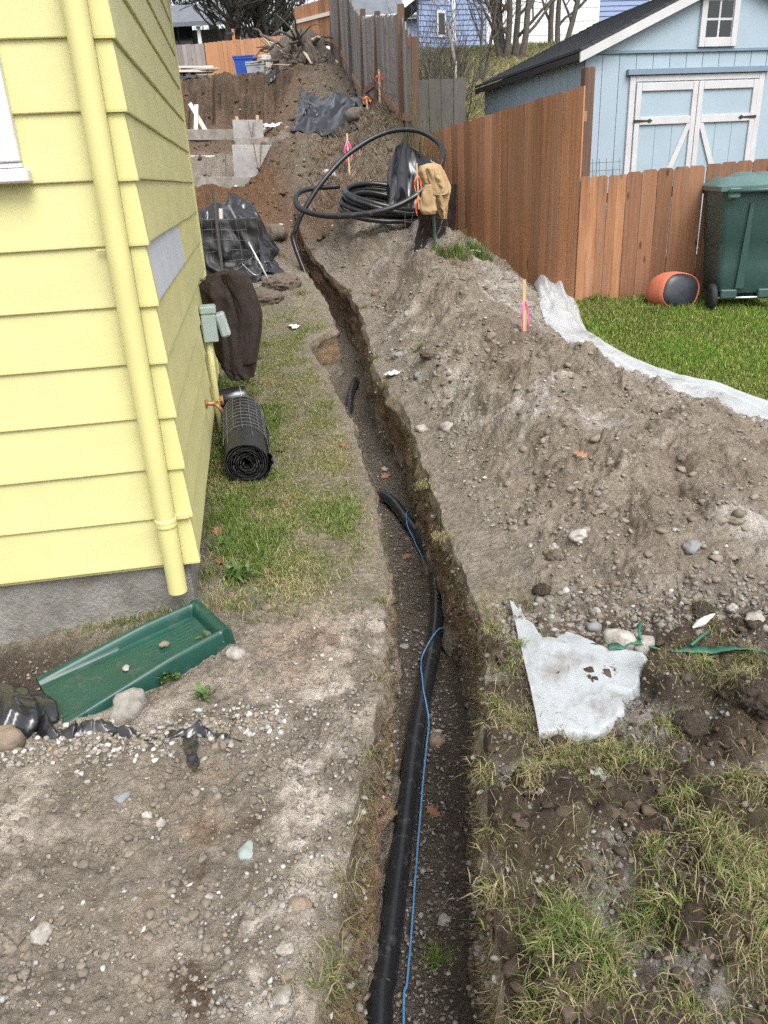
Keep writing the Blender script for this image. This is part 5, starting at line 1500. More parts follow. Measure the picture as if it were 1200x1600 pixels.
# ================================================================== SPLASH BLOCK
def splash_block():
    A, B, C_, D = atz(77, 1092, -.05), atz(337, 968, .0), atz(85, 1138, -.07), atz(68, 1045, -.06)
    mid = (A + B) / 2; d = (B - A)[:2]; L = float(np.linalg.norm(d)); a = math.atan2(d[1], d[0])
    zc = float(zg(mid[0], mid[1]))
    root = thing('splash_block', 'green plastic downspout splash block lying against the concrete foundation', 'splash block', (mid[0] + .035, mid[1] - .075, zc + .052), a)
    root.rotation_euler = (R(4), R(-5), a)
    nx, ny = 110, 61; V = []; F = []
    L *= .98
    for i in range(nx):
        u = i / (nx - 1); w = .135 + .03 * (1 - u)
        for j in range(ny):
            v = j / (ny - 1) * 2 - 1
            e = abs(v)
            wallp = math.sqrt(max(0, 1 - ((e - .86) / .14) ** 2)) if e > .72 else 0
            endp = math.sqrt(max(0, 1 - ((u - .955) / .045) ** 2)) if u > .91 else 0
            hgt = .042 * (.30 + .70 * min(1, u * 1.6)) * max(wallp, endp) + .006 * max(float(sstep(e, .6, .74)), float(sstep(u, .86, .92)))
            chk = .0022 if ((int(u * 34 + v * 7 + 50) + int(u * 34 - v * 7 + 50)) % 2 and e < .6 and .55 < u < .88) else 0
            z = .010 + hgt + chk
            if e >= .999 or i == nx - 1: z = -.03
            V.append(((u - .5) * L, v * w, z if i else z))
    for i in range(nx - 1):
        for j in range(ny - 1): F.append((i * ny + j, (i + 1) * ny + j, (i + 1) * ny + j + 1, i * ny + j + 1))
    k0 = len(V)
    for j in range(ny): V.append((-.5 * L, V[j][1], -.035))
    for j in range(ny - 1): F.append((j, j + 1, k0 + j + 1, k0 + j))
    autosmooth(MB().add(V, F).build('tray', MATS['green_plastic'], root), 50)
    return root
SPL = splash_block()

# ================================================================== ROLL OF BLACK SHEET WITH WIRE BACKING
def sheet_roll():
    e0 = np.array([*(hw(.20, 1.27)), 0.0]); e1 = np.array([*(hw(.185, 2.20)), 0.0])
    r_ = .128
    z0 = float(zg(e0[0], e0[1])) + r_ + .0; z1 = float(zg(e1[0], e1[1])) + r_ + .005
    e0[2], e1[2] = z0, z1
    ax = e1 - e0; L = float(np.linalg.norm(ax)); a = math.atan2(ax[1], ax[0])
    root = thing('silt_fence_roll', 'thick roll of black silt fence fabric with wire grid by the house wall', 'roll', e0)
    M = Matrix.Rotation(a, 4, 'Z') @ Matrix.Rotation(-math.asin(ax[2] / L), 4, 'Y') @ Matrix.Rotation(R(90), 4, 'Y')   # local z -> axis
    # spiral sheet
    turns = 8.5; n = 260; V = []; F = []
    for i in range(n):
        t = i / (n - 1); th = -2 * math.pi * turns * t + 2.4
        rad = .022 + (r_ - .022) * t ** .92 + .0025 * math.sin(th * 3.1) * t
        jag = .012 * math.sin(th * 1.7 + 2) + .010 * (i % 7 == 0)
        for (rr_, z) in ((rad, jag), (rad, L * .5), (rad, L), (rad - .0045, L), (rad - .0045, L * .5), (rad - .0045, jag)):
            V.append(tuple(M @ Vector((rr_ * math.cos(th), rr_ * math.sin(th), z))))
    for i in range(n - 1):
        for j in range(6): F.append((i * 6 + j, i * 6 + (j + 1) % 6, (i + 1) * 6 + (j + 1) % 6, (i + 1) * 6 + j))
    autosmooth(MB().add(V, F).build('rolled_sheet', MATS['black_fabric'], root), 50)
    # wire grid showing on the far, upper part of the roll
    R2 = r_ + .004
    for k in range(10):
        z = .30 + k * .066
        pts = [tuple(M @ Vector((R2 * math.cos(th), R2 * math.sin(th), z + .004 * math.sin(th * 3)))) for th in np.linspace(R(100), R(300), 26)]
        MB().tube(pts, .0016, 5).build('wire', MATS['wire_steel'], root)
    for th in np.linspace(R(110), R(290), 9):
        z1_ = .22 + .1 * math.sin(th * 5)
        pts = [tuple(M @ Vector((R2 * math.cos(th + .02 * math.sin(z * 8)), R2 * math.sin(th + .02 * math.sin(z * 8)), z))) for z in np.linspace(z1_, L - .02, 10)]
        MB().tube(pts, .0016, 5).build('wire', MATS['wire_steel'], root)
    # crumpled loose edge on the right side
    V = []; F = []; ny, nx = 20, 8
    for i in range(ny):
        for j in range(nx):
            t = i / (ny - 1); s = j / (nx - 1); th = R(268 + 62 * s)
            V.append(tuple(M @ Vector(((r_ + .012 + .02 * float(noise2(t * 9, s * 4, 3))) * math.cos(th), (r_ + .012 + .02 * float(noise2(t * 9, s * 4, 3))) * math.sin(th), .02 + t * (L - .05)))))
    for i in range(ny - 1):
        for j in range(nx - 1): F.append((i * nx + j, i * nx + j + 1, (i + 1) * nx + j + 1, (i + 1) * nx + j))
    o = MB().add(V, F).build('loose_flap', MATS['black_plastic'], root, True); m = o.modifiers.new('t', 'SOLIDIFY'); m.thickness = .003
sheet_roll()
def small_roll():
    c = np.array([*hw(.12, 2.42), 0]); z = float(zg(c[0], c[1])); r_ = .075
    root = thing('small_black_roll', 'small glossy black plastic roll behind the big roll at the wall', 'roll', (c[0], c[1], z + r_ + .10), HA + R(6))
    M = Matrix.Translation((-.09, 0, 0)) @ Matrix.Rotation(R(90), 4, 'Y')
    autosmooth(MB().lathe([(.02, 0), (.05, -.002), (.07, .002), (r_, .012), (r_, .17), (.07, .185), (.045, .18), (.02, .17)], 24, M).build('drum', MATS['black_plastic'], root), 40)
    MB().lathe([(r_ + .001, .145), (r_ + .003, .147), (r_ + .003, .150), (r_ + .001, .152)], 24, M).build('rim_band', MATS['steel'], root, True)
    MB().box(-.07, .07, -.07, .07, -.19, -.06, .02).build('base', MATS['black_plastic'], root)
small_roll()

# ================================================================== JACKETS
def hung_jacket(name, label, mat, y, outline, depth, seed, flap=None):
    """a work jacket hung over a peg; outline rows are (py, px_left, px_right) at depth y; folds run down from the peg"""
    rows = np.array(outline, float); m, n = 66, 84
    t = np.linspace(0, 1, m); py = np.interp(t, np.linspace(0, 1, len(rows)), rows[:, 0]); pl = np.interp(py, rows[:, 0], rows[:, 1]); pr = np.interp(py, rows[:, 0], rows[:, 2])
    hook = aty((rows[0, 1] + rows[0, 2]) / 2, rows[0, 0], y)
    root = thing(name, label, 'jacket', hook)
    UJ, VJ = np.meshgrid(np.abs(np.linspace(-1, 1, n)) * 1.0, t); CRJ = crease(UJ * .9, VJ * .8, seed + 3, 3.6, .35)
    F = []
    A = np.array([aty(pl[i], py[i], y) for i in range(m)]); B = np.array([aty(pr[i], py[i], y) for i in range(m)]); c = (A + B) / 2; a = (np.linalg.norm(B - A, axis=1) / 2)[:, None]
    dp = (depth * np.minimum(1, .25 + 2.2 * t) * (1 - .25 * t))[:, None]
    T_, TH = np.meshgrid(t, 2 * math.pi * np.arange(n) / n, indexing='ij'); per = np.cos(TH) * 1.6, np.sin(TH) * 1.6
    f = 1 + (.05 + .13 * T_) * (np.sin(5 * TH + 2.2 * T_ + seed) * .5 + 1.1 * noise2(per[0] + seed, per[1] + T_ * 1.7, seed) + .6 * np.abs(noise2(per[0] * 2 + 5, per[1] * 2 + T_ * 2.2, seed + 2))) + .40 * (CRJ - .35)
    sl = .05 * noise2(per[0] * 1.3, per[1] * 1.3 + T_ * 5, seed + 4) * a
    V = np.stack([c[:, :1] + a * np.cos(TH) * np.minimum(f, 1.08) - hook[0], c[:, 1:2] + dp * np.sin(TH) * (1 + 1.25 * (f - 1)) - hook[1], c[:, 2:] + sl - hook[2]], -1).reshape(-1, 3)
    for i in range(m - 1):
        for j in range(n): F.append((i * n + j, i * n + (j + 1) % n, (i + 1) * n + (j + 1) % n, (i + 1) * n + j))
    F.append(tuple(range(n)))
    o = MB().add(V, F).build('body', MATS[mat], root, True)
    md = o.modifiers.new('t', 'SOLIDIFY'); md.thickness = .006
    if flap:
        for (rows2, dy, sd_) in flap:
            r2 = np.array(rows2, float); m2, n2 = 26, 40; V = []; F = []
            t2 = np.linspace(0, 1, m2); py2 = np.interp(t2, np.linspace(0, 1, len(r2)), r2[:, 0]); l2 = np.interp(py2, r2[:, 0], r2[:, 1]); q2 = np.interp(py2, r2[:, 0], r2[:, 2])
            A = np.array([aty(l2[i], py2[i], y + dy) for i in range(m2)]); B = np.array([aty(q2[i], py2[i], y + dy) for i in range(m2)]); c = (A + B) / 2; a = (np.linalg.norm(B - A, axis=1) / 2)[:, None]
            T_, TH = np.meshgrid(t2, 2 * math.pi * np.arange(n2) / n2, indexing='ij'); f = 1 + .22 * noise2(np.cos(TH) * 2 + sd_, np.sin(TH) * 2 + T_ * 4, sd_) + .08 * np.sin(TH * 3 + T_ * 6)
            V = np.stack([c[:, :1] + a * np.cos(TH) * f - hook[0], c[:, 1:2] + a * .55 * np.sin(TH) * f - hook[1], c[:, 2:] + 0 * f - hook[2]], -1).reshape(-1, 3)
            for i in range(m2 - 1):
                for j in range(n2): F.append((i * n2 + j, i * n2 + (j + 1) % n2, (i + 1) * n2 + (j + 1) % n2, (i + 1) * n2 + j))
            F.append(tuple(range(n2)))
            o = MB().add(V, F).build('sleeve', MATS[mat], root, True); md = o.modifiers.new('t', 'SOLIDIFY'); md.thickness = .005
    return root
YJ = float(hw(.2, 2.62)[1])
hung_jacket('brown_jacket', 'dark brown work jacket hanging beside the grey outlet box', 'jacket_brown', YJ,
    [(424, 345, 372), (430, 325, 385), (445, 314, 391), (465, 318, 398), (490, 326, 406), (520, 333, 406), (550, 340, 401), (575, 350, 397), (589, 362, 394)], .13, 5,
    [([(427, 348, 384), (445, 352, 392), (470, 366, 399), (510, 376, 405), (545, 378, 402), (570, 376, 398)], -.09, 3), ([(440, 318, 352), (470, 328, 362), (500, 342, 376), (540, 350, 382), (574, 352, 380)], -.06, 8)])
hk = np.array([*hw(.0, 2.62), 1.03])
b = MB(); b.tube([(0, 0, 0), (HX[0] * .28, HX[1] * .28, .0), (HX[0] * .30, HX[1] * .30, .03)], .010, 8); o = b.build('wall_hook', MATS['steel'], None, True); o.location = hk
tag(o, 'steel wall hook carrying the brown jacket', 'hook')

# ================================================================== BLACK TARPS
def tarp(name, label, mat, corners, nx, ny, amp=.12, seed=0, lift=None, keepfn=None, fr=4.0, ang=.6, edge=.12, base_lift=.012):
    """a creased sheet lying over the ground between four corners; lift(u,v) raises it over what lies below"""
    a, b_, c, d = [np.array(q, float) for q in corners]
    v, u = np.meshgrid(np.linspace(0, 1, ny), np.linspace(0, 1, nx), indexing='ij')
    uu_ = u + edge * fbm2(u * 3, v * 3, 3, seed=seed + 20); vv_ = v + edge * fbm2(u * 3 + 5, v * 3, 3, seed=seed + 21)
    P = (a * ((1 - uu_) * (1 - vv_))[..., None] + b_ * (uu_ * (1 - vv_))[..., None] + c * (uu_ * vv_)[..., None] + d * ((1 - uu_) * vv_)[..., None])
    gz = zt(P[..., 0], P[..., 1])
    for _ in range(5):
        q = np.pad(gz, 1, mode='edge'); gz = np.maximum(gz, (q[:-2, 1:-1] + q[2:, 1:-1] + q[1:-1, :-2] + q[1:-1, 2:]) / 4)
    k_ = crease(u, v, seed, fr, ang)
    fade = np.minimum(1, 4 * np.minimum.reduce([u, v, 1 - u, 1 - v]) + .12)
    P[..., 2] = gz + base_lift + amp * k_ * fade + (lift(u, v) if lift else 0)
    P[..., 0] += .25 * amp * (crease(u, v, seed + 40, fr * 1.3, ang + 1.2) - .4); P[..., 1] += .25 * amp * (crease(u, v, seed + 50, fr * 1.3, ang + 2.2) - .4)
    k = keepfn(u, v).reshape(-1) if keepfn is not None else None
    org = np.array([P[..., 0].mean(), P[..., 1].mean(), P[..., 2].min()])
    o = sheet(name, P, mat, None, org, 0, .003, k)
    return tag(o, label, 'tarp')
def wav(u, v, s): return ((u > .03 + .05 * noise2(v * 5, u * 0 + s, s)) & (u < .97 + .05 * noise2(v * 5, u * 0 + s + 3, s)) & (v > .03 + .05 * noise2(u * 5, v * 0 + s + 5, s)) & (v < .97 + .05 * noise2(u * 6, v * 0 + s + 7, s)))
tarp('hillside_tarp', 'crumpled black plastic tarp spread on the slope below the leaning fence', 'black_plastic', (G(452, 210), G(560, 204), G(580, 160), G(470, 141)), 130, 100, .26, 3, fr=2.3, ang=.35, lift=lambda u, v: .16 * np.exp(-((v - .5) / .3) ** 2 - ((u - .55) / .4) ** 2))
tarp('bank_plastic', 'scrap of black plastic hanging over the bank edge below the stump', 'black_plastic', ((-2.0, 18.75, 0), (-1.82, 18.75, 0), (-1.75, 19.6, 0), (-2.05, 19.6, 0)), 30, 46, .10, 8, fr=3)
tarp('lumber_sheet', 'black plastic sheet under the lumber pile at bank top', 'black_plastic', ((-4.7, 19.2, 0), (-3.55, 19.2, 0), (-3.6, 20.1, 0), (-4.7, 20.1, 0)), 60, 50, .16, 9, fr=4)

# ---------------------------------------------------------------- wire-backed silt fences
def wire_grid(root, o0, A, B, z0f, h, e=.10, r_=.0019, lean=(0, 0)):
    A = np.array(A); B = np.array(B); L = np.linalg.norm(B - A); n = int(L / e); m = int(h / e)
    for i in range(n + 1):
        p = A + (B - A) * i / n
        pts = [np.array([p[0] + lean[0] * t * h + .012 * math.sin(i + 5 * t), p[1] + lean[1] * t * h - .012 * math.cos(i * 2 + 4 * t), z0f + t * h]) - o0 for t in np.linspace(0, 1, 6)]
        MB().tube(pts, r_, 4).build('wire', MATS['wire_steel'], root)
    for j in range(m + 1):
        t = j / m
        pts = [np.array([p[0] + lean[0] * t * h, p[1] + lean[1] * t * h - .01 * math.sin(s * 9 + j), z0f + t * h + .012 * math.sin(s * 7 + j)]) - o0 for s in np.linspace(0, 1, 8) for p in (A + (B - A) * s,)]
        MB().tube(pts, r_, 4).build('wire', MATS['wire_steel'], root)
def hanging(name, parent, o0, A, B, z_top, z_bot, mat, seed, nx=70, ny=60, bulge=(0, -1), spread=.12, amp=.05, droop=.0, tops=None):
    """fabric fixed along its top edge between A and B, folds widening downwards, foot spread on the ground"""
    A = np.array(A, float); B = np.array(B, float); bulge = np.array(bulge, float)
    v, u = np.meshgrid(np.linspace(0, 1, ny), np.linspace(0, 1, nx), indexing='ij')
    top_ = z_top if tops is None else np.interp(u, *tops)
    k_ = crease(u, v * .8, seed, 2.2, .15) ; fold = amp * (.25 + .9 * v) * (np.sin(u * 17 + 2.5 * fbm2(u * 2, v * 2, 2, seed=seed) * 3) * .5 + 1.2 * k_)
    xy = A + (B - A) * u[..., None] + bulge * (fold + spread * v ** 2.2)[..., None]
    z = top_ - droop * (4 * u * (1 - u)) * (1 - v) + (z_bot - top_) * v + .3 * amp * k_ * v
    z = np.maximum(z, zt(xy[..., 0], xy[..., 1]) + .004 + .01 * k_)
    return sheet(name, np.concatenate([xy, z[..., None]], -1), mat, parent, o0, 0, .003)

def left_silt_fence():
    g0 = G(345, 437); y = g0[1]
    A = aty(300, 430, y + .05)[:2]; B = aty(412, 436, y - .05)[:2]
    z0 = float(zg(A[0], A[1])); o0 = np.array([A[0], A[1], z0])
    root = thing('silt_fence', 'collapsed black silt fence with wire mesh and steel post behind the house', 'silt fence', o0)
    zt_ = aty(345, 342, y)[2]
    hanging('fabric', root, o0, A, B, zt_, z0 - .05, 'black_fabric', 4, amp=.07, spread=.16)
    wire_grid(root, o0, A + np.array([0, -.06]), B + np.array([-.12, -.06]), z0 - .02, zt_ - z0 + .02)
    pb = aty(347, 425, y - .1); pt = aty(332, 292, y - .1)
    b = MB(); beam(b, pb - o0 - np.array([0, 0, .2]), pt - o0, .035, .012, (0, 1, 0)); beam(b, pb - o0 - np.array([0, .012, .2]), pt - o0 - np.array([0, .012, 0]), .01, .03, (0, 1, 0))
    b.build('steel_post', MATS['dark_grey_wood'], root)
    for k, pp in enumerate(([(368, 440), (372, 415), (385, 408), (398, 400)], [(352, 428), (372, 420), (392, 405), (395, 395)], [(378, 412), (400, 430), (412, 418), (398, 402)])):
        pts = catmull([aty(px, py, y - .22 - .03 * k) - o0 for px, py in pp], 16); MB().tube(pts, .0025, 5).build('loose_wire', MATS['steel'], root)
    # bright grey pole leaning on it
    pb = aty(425, 440, y - .45); pt = aty(358, 322, y + .25); pb[2] = float(zg(pb[0], pb[1]))
    b = MB(); b.tube([(0, 0, 0), pt - pb], .013, 10); o = b.build('leaning_pole', MATS['steel'], None, True); o.location = pb
    tag(o, 'thin pale grey pole leaning across the black tarp behind the house', 'pole')
    # tarp over the heap behind
    tarp('heap_tarp', 'shiny black plastic tarp draped over the brown heap behind the house', 'black_plastic', (aty(300, 440, y + .1), aty(446, 436, y - .1), aty(402, 350, y + 1.3), aty(296, 318, y + 1.3)), 116, 100, .26, 6, fr=2.0, ang=1.1,
         lift=lambda u, v: .26 * sstep(v, .1, .55) * (1 - sstep(u, .45, 1.0)) + .12 * np.exp(-((u - .6) / .25) ** 2 - ((v - .4) / .3) ** 2))
    brace('form_stake', 'short pale wooden stake standing in the black tarp', 'stake', aty(346, 345, y + .3), aty(345, 326, y + .3), .04, .04, 'lumber_white')
left_silt_fence()

def right_silt_fence():
    g0 = G(672, 405); y = 8.55
    A = aty(648, 398, y)[:2]; B = aty(697, 398, y + .35)[:2]
    z0 = min(float(zg(A[0], A[1])), float(zg(B[0], B[1]))) - .02; o0 = np.array([A[0], A[1], z0])
    root = thing('silt_fence', 'black silt fence end with green post under the tan jacket', 'silt fence', o0)
    zt_ = aty(690, 330, y)[2]
    hanging('fabric', root, o0, aty(654, 335, y)[:2], B, zt_ + .03, z0 - .08, 'black_plastic', 9, amp=.06, spread=.16, bulge=(-.45, -.85))
    E = aty(714, 300, y + 1.1)[:2]
    hanging('fabric', root, o0, B, E, aty(706, 288, y + .5)[2], z0 - .1, 'black_fabric', 10, amp=.04, spread=.05, bulge=(-.9, -.3))
    wire_grid(root, o0, A + np.array([-.12, -.03]), B + np.array([-.02, -.05]), z0, .38, .09, lean=(.12, 0))
    pb = aty(680, 405, y - .06); pt = aty(677, 268, y - .02)
    b = MB(); beam(b, pb - o0 - np.array([0, 0, .25]), pt - o0, .03, .012, (0, 1, 0)); beam(b, pb - o0 - np.array([0, .01, .25]), pt - o0 - np.array([0, .01, 0]), .01, .03, (0, 1, 0)); b.build('steel_post', MATS['bin_green'], root)
    hung_jacket('tan_jacket', 'tan canvas work jacket draped over the silt fence post', 'jacket_tan', y - .06,
        [(255, 668, 680), (259, 656, 688), (268, 654, 694), (282, 660, 699), (294, 664, 705), (304, 668, 704), (318, 676, 701), (330, 684, 699), (342, 689, 697)], .13, 8,
        [([(262, 664, 684), (278, 668, 692), (290, 672, 697), (301, 670, 700), (305, 672, 698)], -.08, 4), ([(288, 664, 680), (302, 658, 680), (318, 656, 681), (329, 658, 683), (335, 662, 680)], -.09, 6)])
    # folded black sheet standing against the fence behind the coil
    c = np.array([aty(640, 290, 10.25)[0], 10.25]); zb = float(zg(c[0], c[1]))
    P1, P2 = aty(604, 250, 10.2)[:2], aty(692, 262, 9.72)[:2]
    r2 = thing('standing_black_sheet', 'folded black plastic sheet standing behind the pipe coil at the fence', 'plastic sheet', (P1[0], P1[1], zb))
    ny, nx = 34, 40; v, u = np.meshgrid(np.linspace(0, 1, ny), np.linspace(0, 1, nx), indexing='ij')
    topz = np.interp(u, [0, .18, .35, .7, 1], [aty(610, 270, 10.2)[2], aty(620, 228, 10.2)[2], aty(632, 222, 10.2)[2], aty(660, 246, 10.3)[2], aty(680, 262, 10.3)[2]])
    x = P1[0] + (P2[0] - P1[0]) * u + .25 * (u - .45) * v * .5; yy = P1[1] + (P2[1] - P1[1]) * u - .35 * v ** 1.3 - .05 * np.sin(u * 19 + v * 2) * (.3 + v) - .03 * fbm2(u * 7, v * 5, 3, seed=2)
    z = topz + (zb - .05 - topz) * v
    sheet('sheet', np.stack([x, yy, z], -1), 'black_plastic', r2, (P1[0], P1[1], zb), 1, .004)
    for q in ((.12, 228), (.5, 232)):
        px = 606 + 74 * q[0]; A_ = aty(px, 340, 10.32); T_ = aty(px + 2, q[1] - 2, 10.3); b = MB(); beam(b, (A_[0] - P1[0], A_[1] - P1[1], -.1), T_ - np.array([P1[0], P1[1], zb]), .03, .03, (0, 1, 0)); b.build('support_stake', MATS['grey_wood'], r2)
right_silt_fence()

# ================================================================== CLEAR PLASTIC ALONG THE LAWN, AND THE TORN PIECE IN FRONT
def strip_sheet():
    pp = [(757, 412), (790, 413), (828, 430), (852, 440), (872, 472), (880, 505), (905, 537), (945, 562), (1000, 588), (1060, 608), (1120, 628), (1200, 656), (1290, 692), (1420, 742), (1560, 800)]
    C = np.array([march(base, *p) for p in pp]); nu, nv = 250, 60; path = catmull(C, nu)
    t = np.gradient(path[:, :2], axis=0); t /= np.linalg.norm(t, axis=1)[:, None]; nrm = np.stack([t[:, 1], -t[:, 0]], 1)
    nrm = np.stack([np.convolve(np.pad(nrm[:, k], 20, mode='edge'), np.ones(41) / 41, 'valid') for k in (0, 1)], 1)
    s = np.concatenate([[0], np.cumsum(np.linalg.norm(np.diff(path, axis=0), axis=1))]); sn = s / s[-1]
    sn = sn * s[-1] / s[np.searchsorted(path[:, 0] * 0 + np.arange(nu), nu * 12 // 14)]
    wd = np.interp(sn, [0, .05, .12, .17, .25, .36, .5, .75, 1], [.05, .28, .30, .18, .38, .42, .40, .40, .44])
    hg = np.interp(sn, [0, .05, .12, .17, .22, .34, .42, .55, 1], [.02, .24, .24, .14, .24, .20, .10, .065, .07])
    v = np.linspace(-.5, .5, nv); ss = np.repeat(s[:, None], nv, 1); vv = np.repeat(v[None], nu, 0)
    # puffed cross-section with long folds running along the strip and cross creases
    side = .03 * fbm2(ss * 1.3, vv * .6, 2, seed=3)
    X = path[:, None, 0] + nrm[:, None, 0] * (vv * wd[:, None] + side); Y = path[:, None, 1] + nrm[:, None, 1] * (vv * wd[:, None] + side)
    k1 = crease(ss * .4, vv * 1.0, 5, 2.8, 1.45); k2 = crease(ss * 1.1, vv * .8, 15, 3.0, .8)
    bell = np.cos(vv * math.pi) ** .6
    Z = zt(X, Y)
    for _ in range(3):
        q = np.pad(Z, 1, mode='edge'); Z = np.maximum(Z, (q[:-2, 1:-1] + q[2:, 1:-1] + q[1:-1, :-2] + q[1:-1, 2:]) / 4)
    Z = Z + .006 + hg[:, None] * bell * (.22 + .85 * k1 + .42 * k2) - .05 * (1 - sstep(vv, -.49, -.38))
    Z0_ = zt(X, Y) + .004 - .05 * (1 - sstep(vv, -.49, -.38))
    for _ in range(5):
        q = np.pad(Z, 1, mode='edge'); Z = np.maximum(Z0_, (q[:-2, 1:-1] + q[2:, 1:-1] + q[1:-1, :-2] + q[1:-1, 2:] + 2 * Z) / 6)
    P = np.stack([X, Y, Z], -1)
    k = None
    org = np.array([P[..., 0].mean(), P[..., 1].mean(), P[..., 2].min()])
    tag(sheet('plastic_strip', P, 'clear_poly', None, org, 0, .001, k), 'long crumpled strip of milky clear plastic between heap and lawn', 'plastic sheet')
strip_sheet()
def torn_sheet():
    a, b_, c, d = G(796, 950), G(1020, 1026), G(990, 1152), G(843, 1160)
    n = 112; v, u = np.meshgrid(np.linspace(0, 1, n), np.linspace(0, 1, n), indexing='ij')
    P = a * ((1 - u) * (1 - v))[..., None] + b_ * (u * (1 - v))[..., None] + c * (u * v)[..., None] + d * ((1 - u) * v)[..., None]
    zz = zg(P[..., 0], P[..., 1])
    for _ in range(150):
        q = np.pad(zz, 1, mode='edge'); zz = np.maximum(zz - .0006, (q[:-2, 1:-1] + q[2:, 1:-1] + q[1:-1, :-2] + q[1:-1, 2:]) / 4)
    P[..., 2] = zz + .018 + .013 * crease(u, v, 4, 1.9, 1.1) + .002 * noise2(u * 13, v * 13, 8)
    # soil lies over its upper and right edges
    e1 = fbm2(u * 3.5, v * 3.5, 4, .55, seed=17)
    cover_top = np.interp(u, [0, .05, .10, .2, .32, .42, .55, .8, 1], [-.1, .0, .16, .30, .26, .10, .16, .10, .06]) + .14 * e1
    P[..., 2] -= .05 * (1 - sstep(v, cover_top - .03, cover_top + .03))
    P[..., 2] -= .05 * sstep(u + .16 * e1 + .12 * sstep(v, .4, 1), .90, .97) + .05 * sstep(v + .05 * e1 * sstep(u, .05, .3) + .10 * sstep(u, .5, .9), .97, 1.0)
    org = np.array([*a[:2], float(zz.min())])
    tag(sheet('torn_plastic', P, 'clear_poly_dirty', None, org, 0, .001), 'torn flat piece of clear plastic half buried at the front of the heap', 'plastic sheet')
torn_sheet()
def strap():
    pts = np.array([G(*p) for p in ((950, 1026), (985, 1022), (1020, 1020), (1050, 1024), (1085, 1022), (1130, 1025), (1170, 1028), (1240, 1035))]); pts = catmull(pts, 60); pts[:, 2] = np.array([max(float(zg(np.array(q[0] + dx), np.array(q[1] + dy))) for dx in (-.03, 0, .03) for dy in (-.03, 0, .03)) for q in pts]) + .016
    V = []; F = []
    for i, p in enumerate(pts):
        tw = .5 * math.sin(i * .21); w = .012
        for dz in (-1, 1):
            for th in (-.0012, .0012): V.append(p - pts[0] + np.array([0, dz * w * math.cos(tw) + th, dz * w * math.sin(tw) + th]))
    for i in range(59):
        o = i * 4; F += [(o, o + 4, o + 5, o + 1), (o + 2, o + 3, o + 7, o + 6), (o, o + 2, o + 6, o + 4), (o + 1, o + 5, o + 7, o + 3)]
    o = MB().add(V, F).build('green_strap', MATS['strap_green'], None, True); o.location = pts[0]
    q = [G(*p) for p in ((1078, 1020), (1092, 1008), (1105, 998))]
    q = catmull(np.array(q) + np.array([0, 0, .03]), 10) - pts[0]; b = MB(); b.tube(q, .006, 6); b.build('branch_end', MATS['strap_green'], o, True)
    q = [G(*p) for p in ((1000, 1012), (997, 998), (1001, 985))]; q = catmull(np.array(q) + np.array([0, 0, .035]), 10) - pts[0]; b = MB(); b.tube(q, .006, 6); b.build('branch_end', MATS['strap_green'], o, True)
    tag(o, 'green plastic strap lying over turf clods at the right edge', 'strap')
    c = G(1098, 988); b = MB(); V = []; F = []
    for i in range(12):
        t = i / 11
        for j in range(10):
            a = 2 * math.pi * j / 10; r_ = .014 * math.sin(math.pi * (t * .9 + .08)) * (1 + .4 * float(noise2(t * 4, a, 3))); V.append((-.04 + t * .09, r_ * math.cos(a) * 1.2 + t * .03, .022 + r_ * math.sin(a) + .035 * t))
    for i in range(11):
        for j in range(10): F.append((i * 10 + j, i * 10 + (j + 1) % 10, (i + 1) * 10 + (j + 1) % 10, (i + 1) * 10 + j))
    o = b.add(V, F).build('white_rag', MATS['rag_white'], None, True); o.location = c; tag(o, 'small twisted white rag above the green strap', 'rag')
strap()
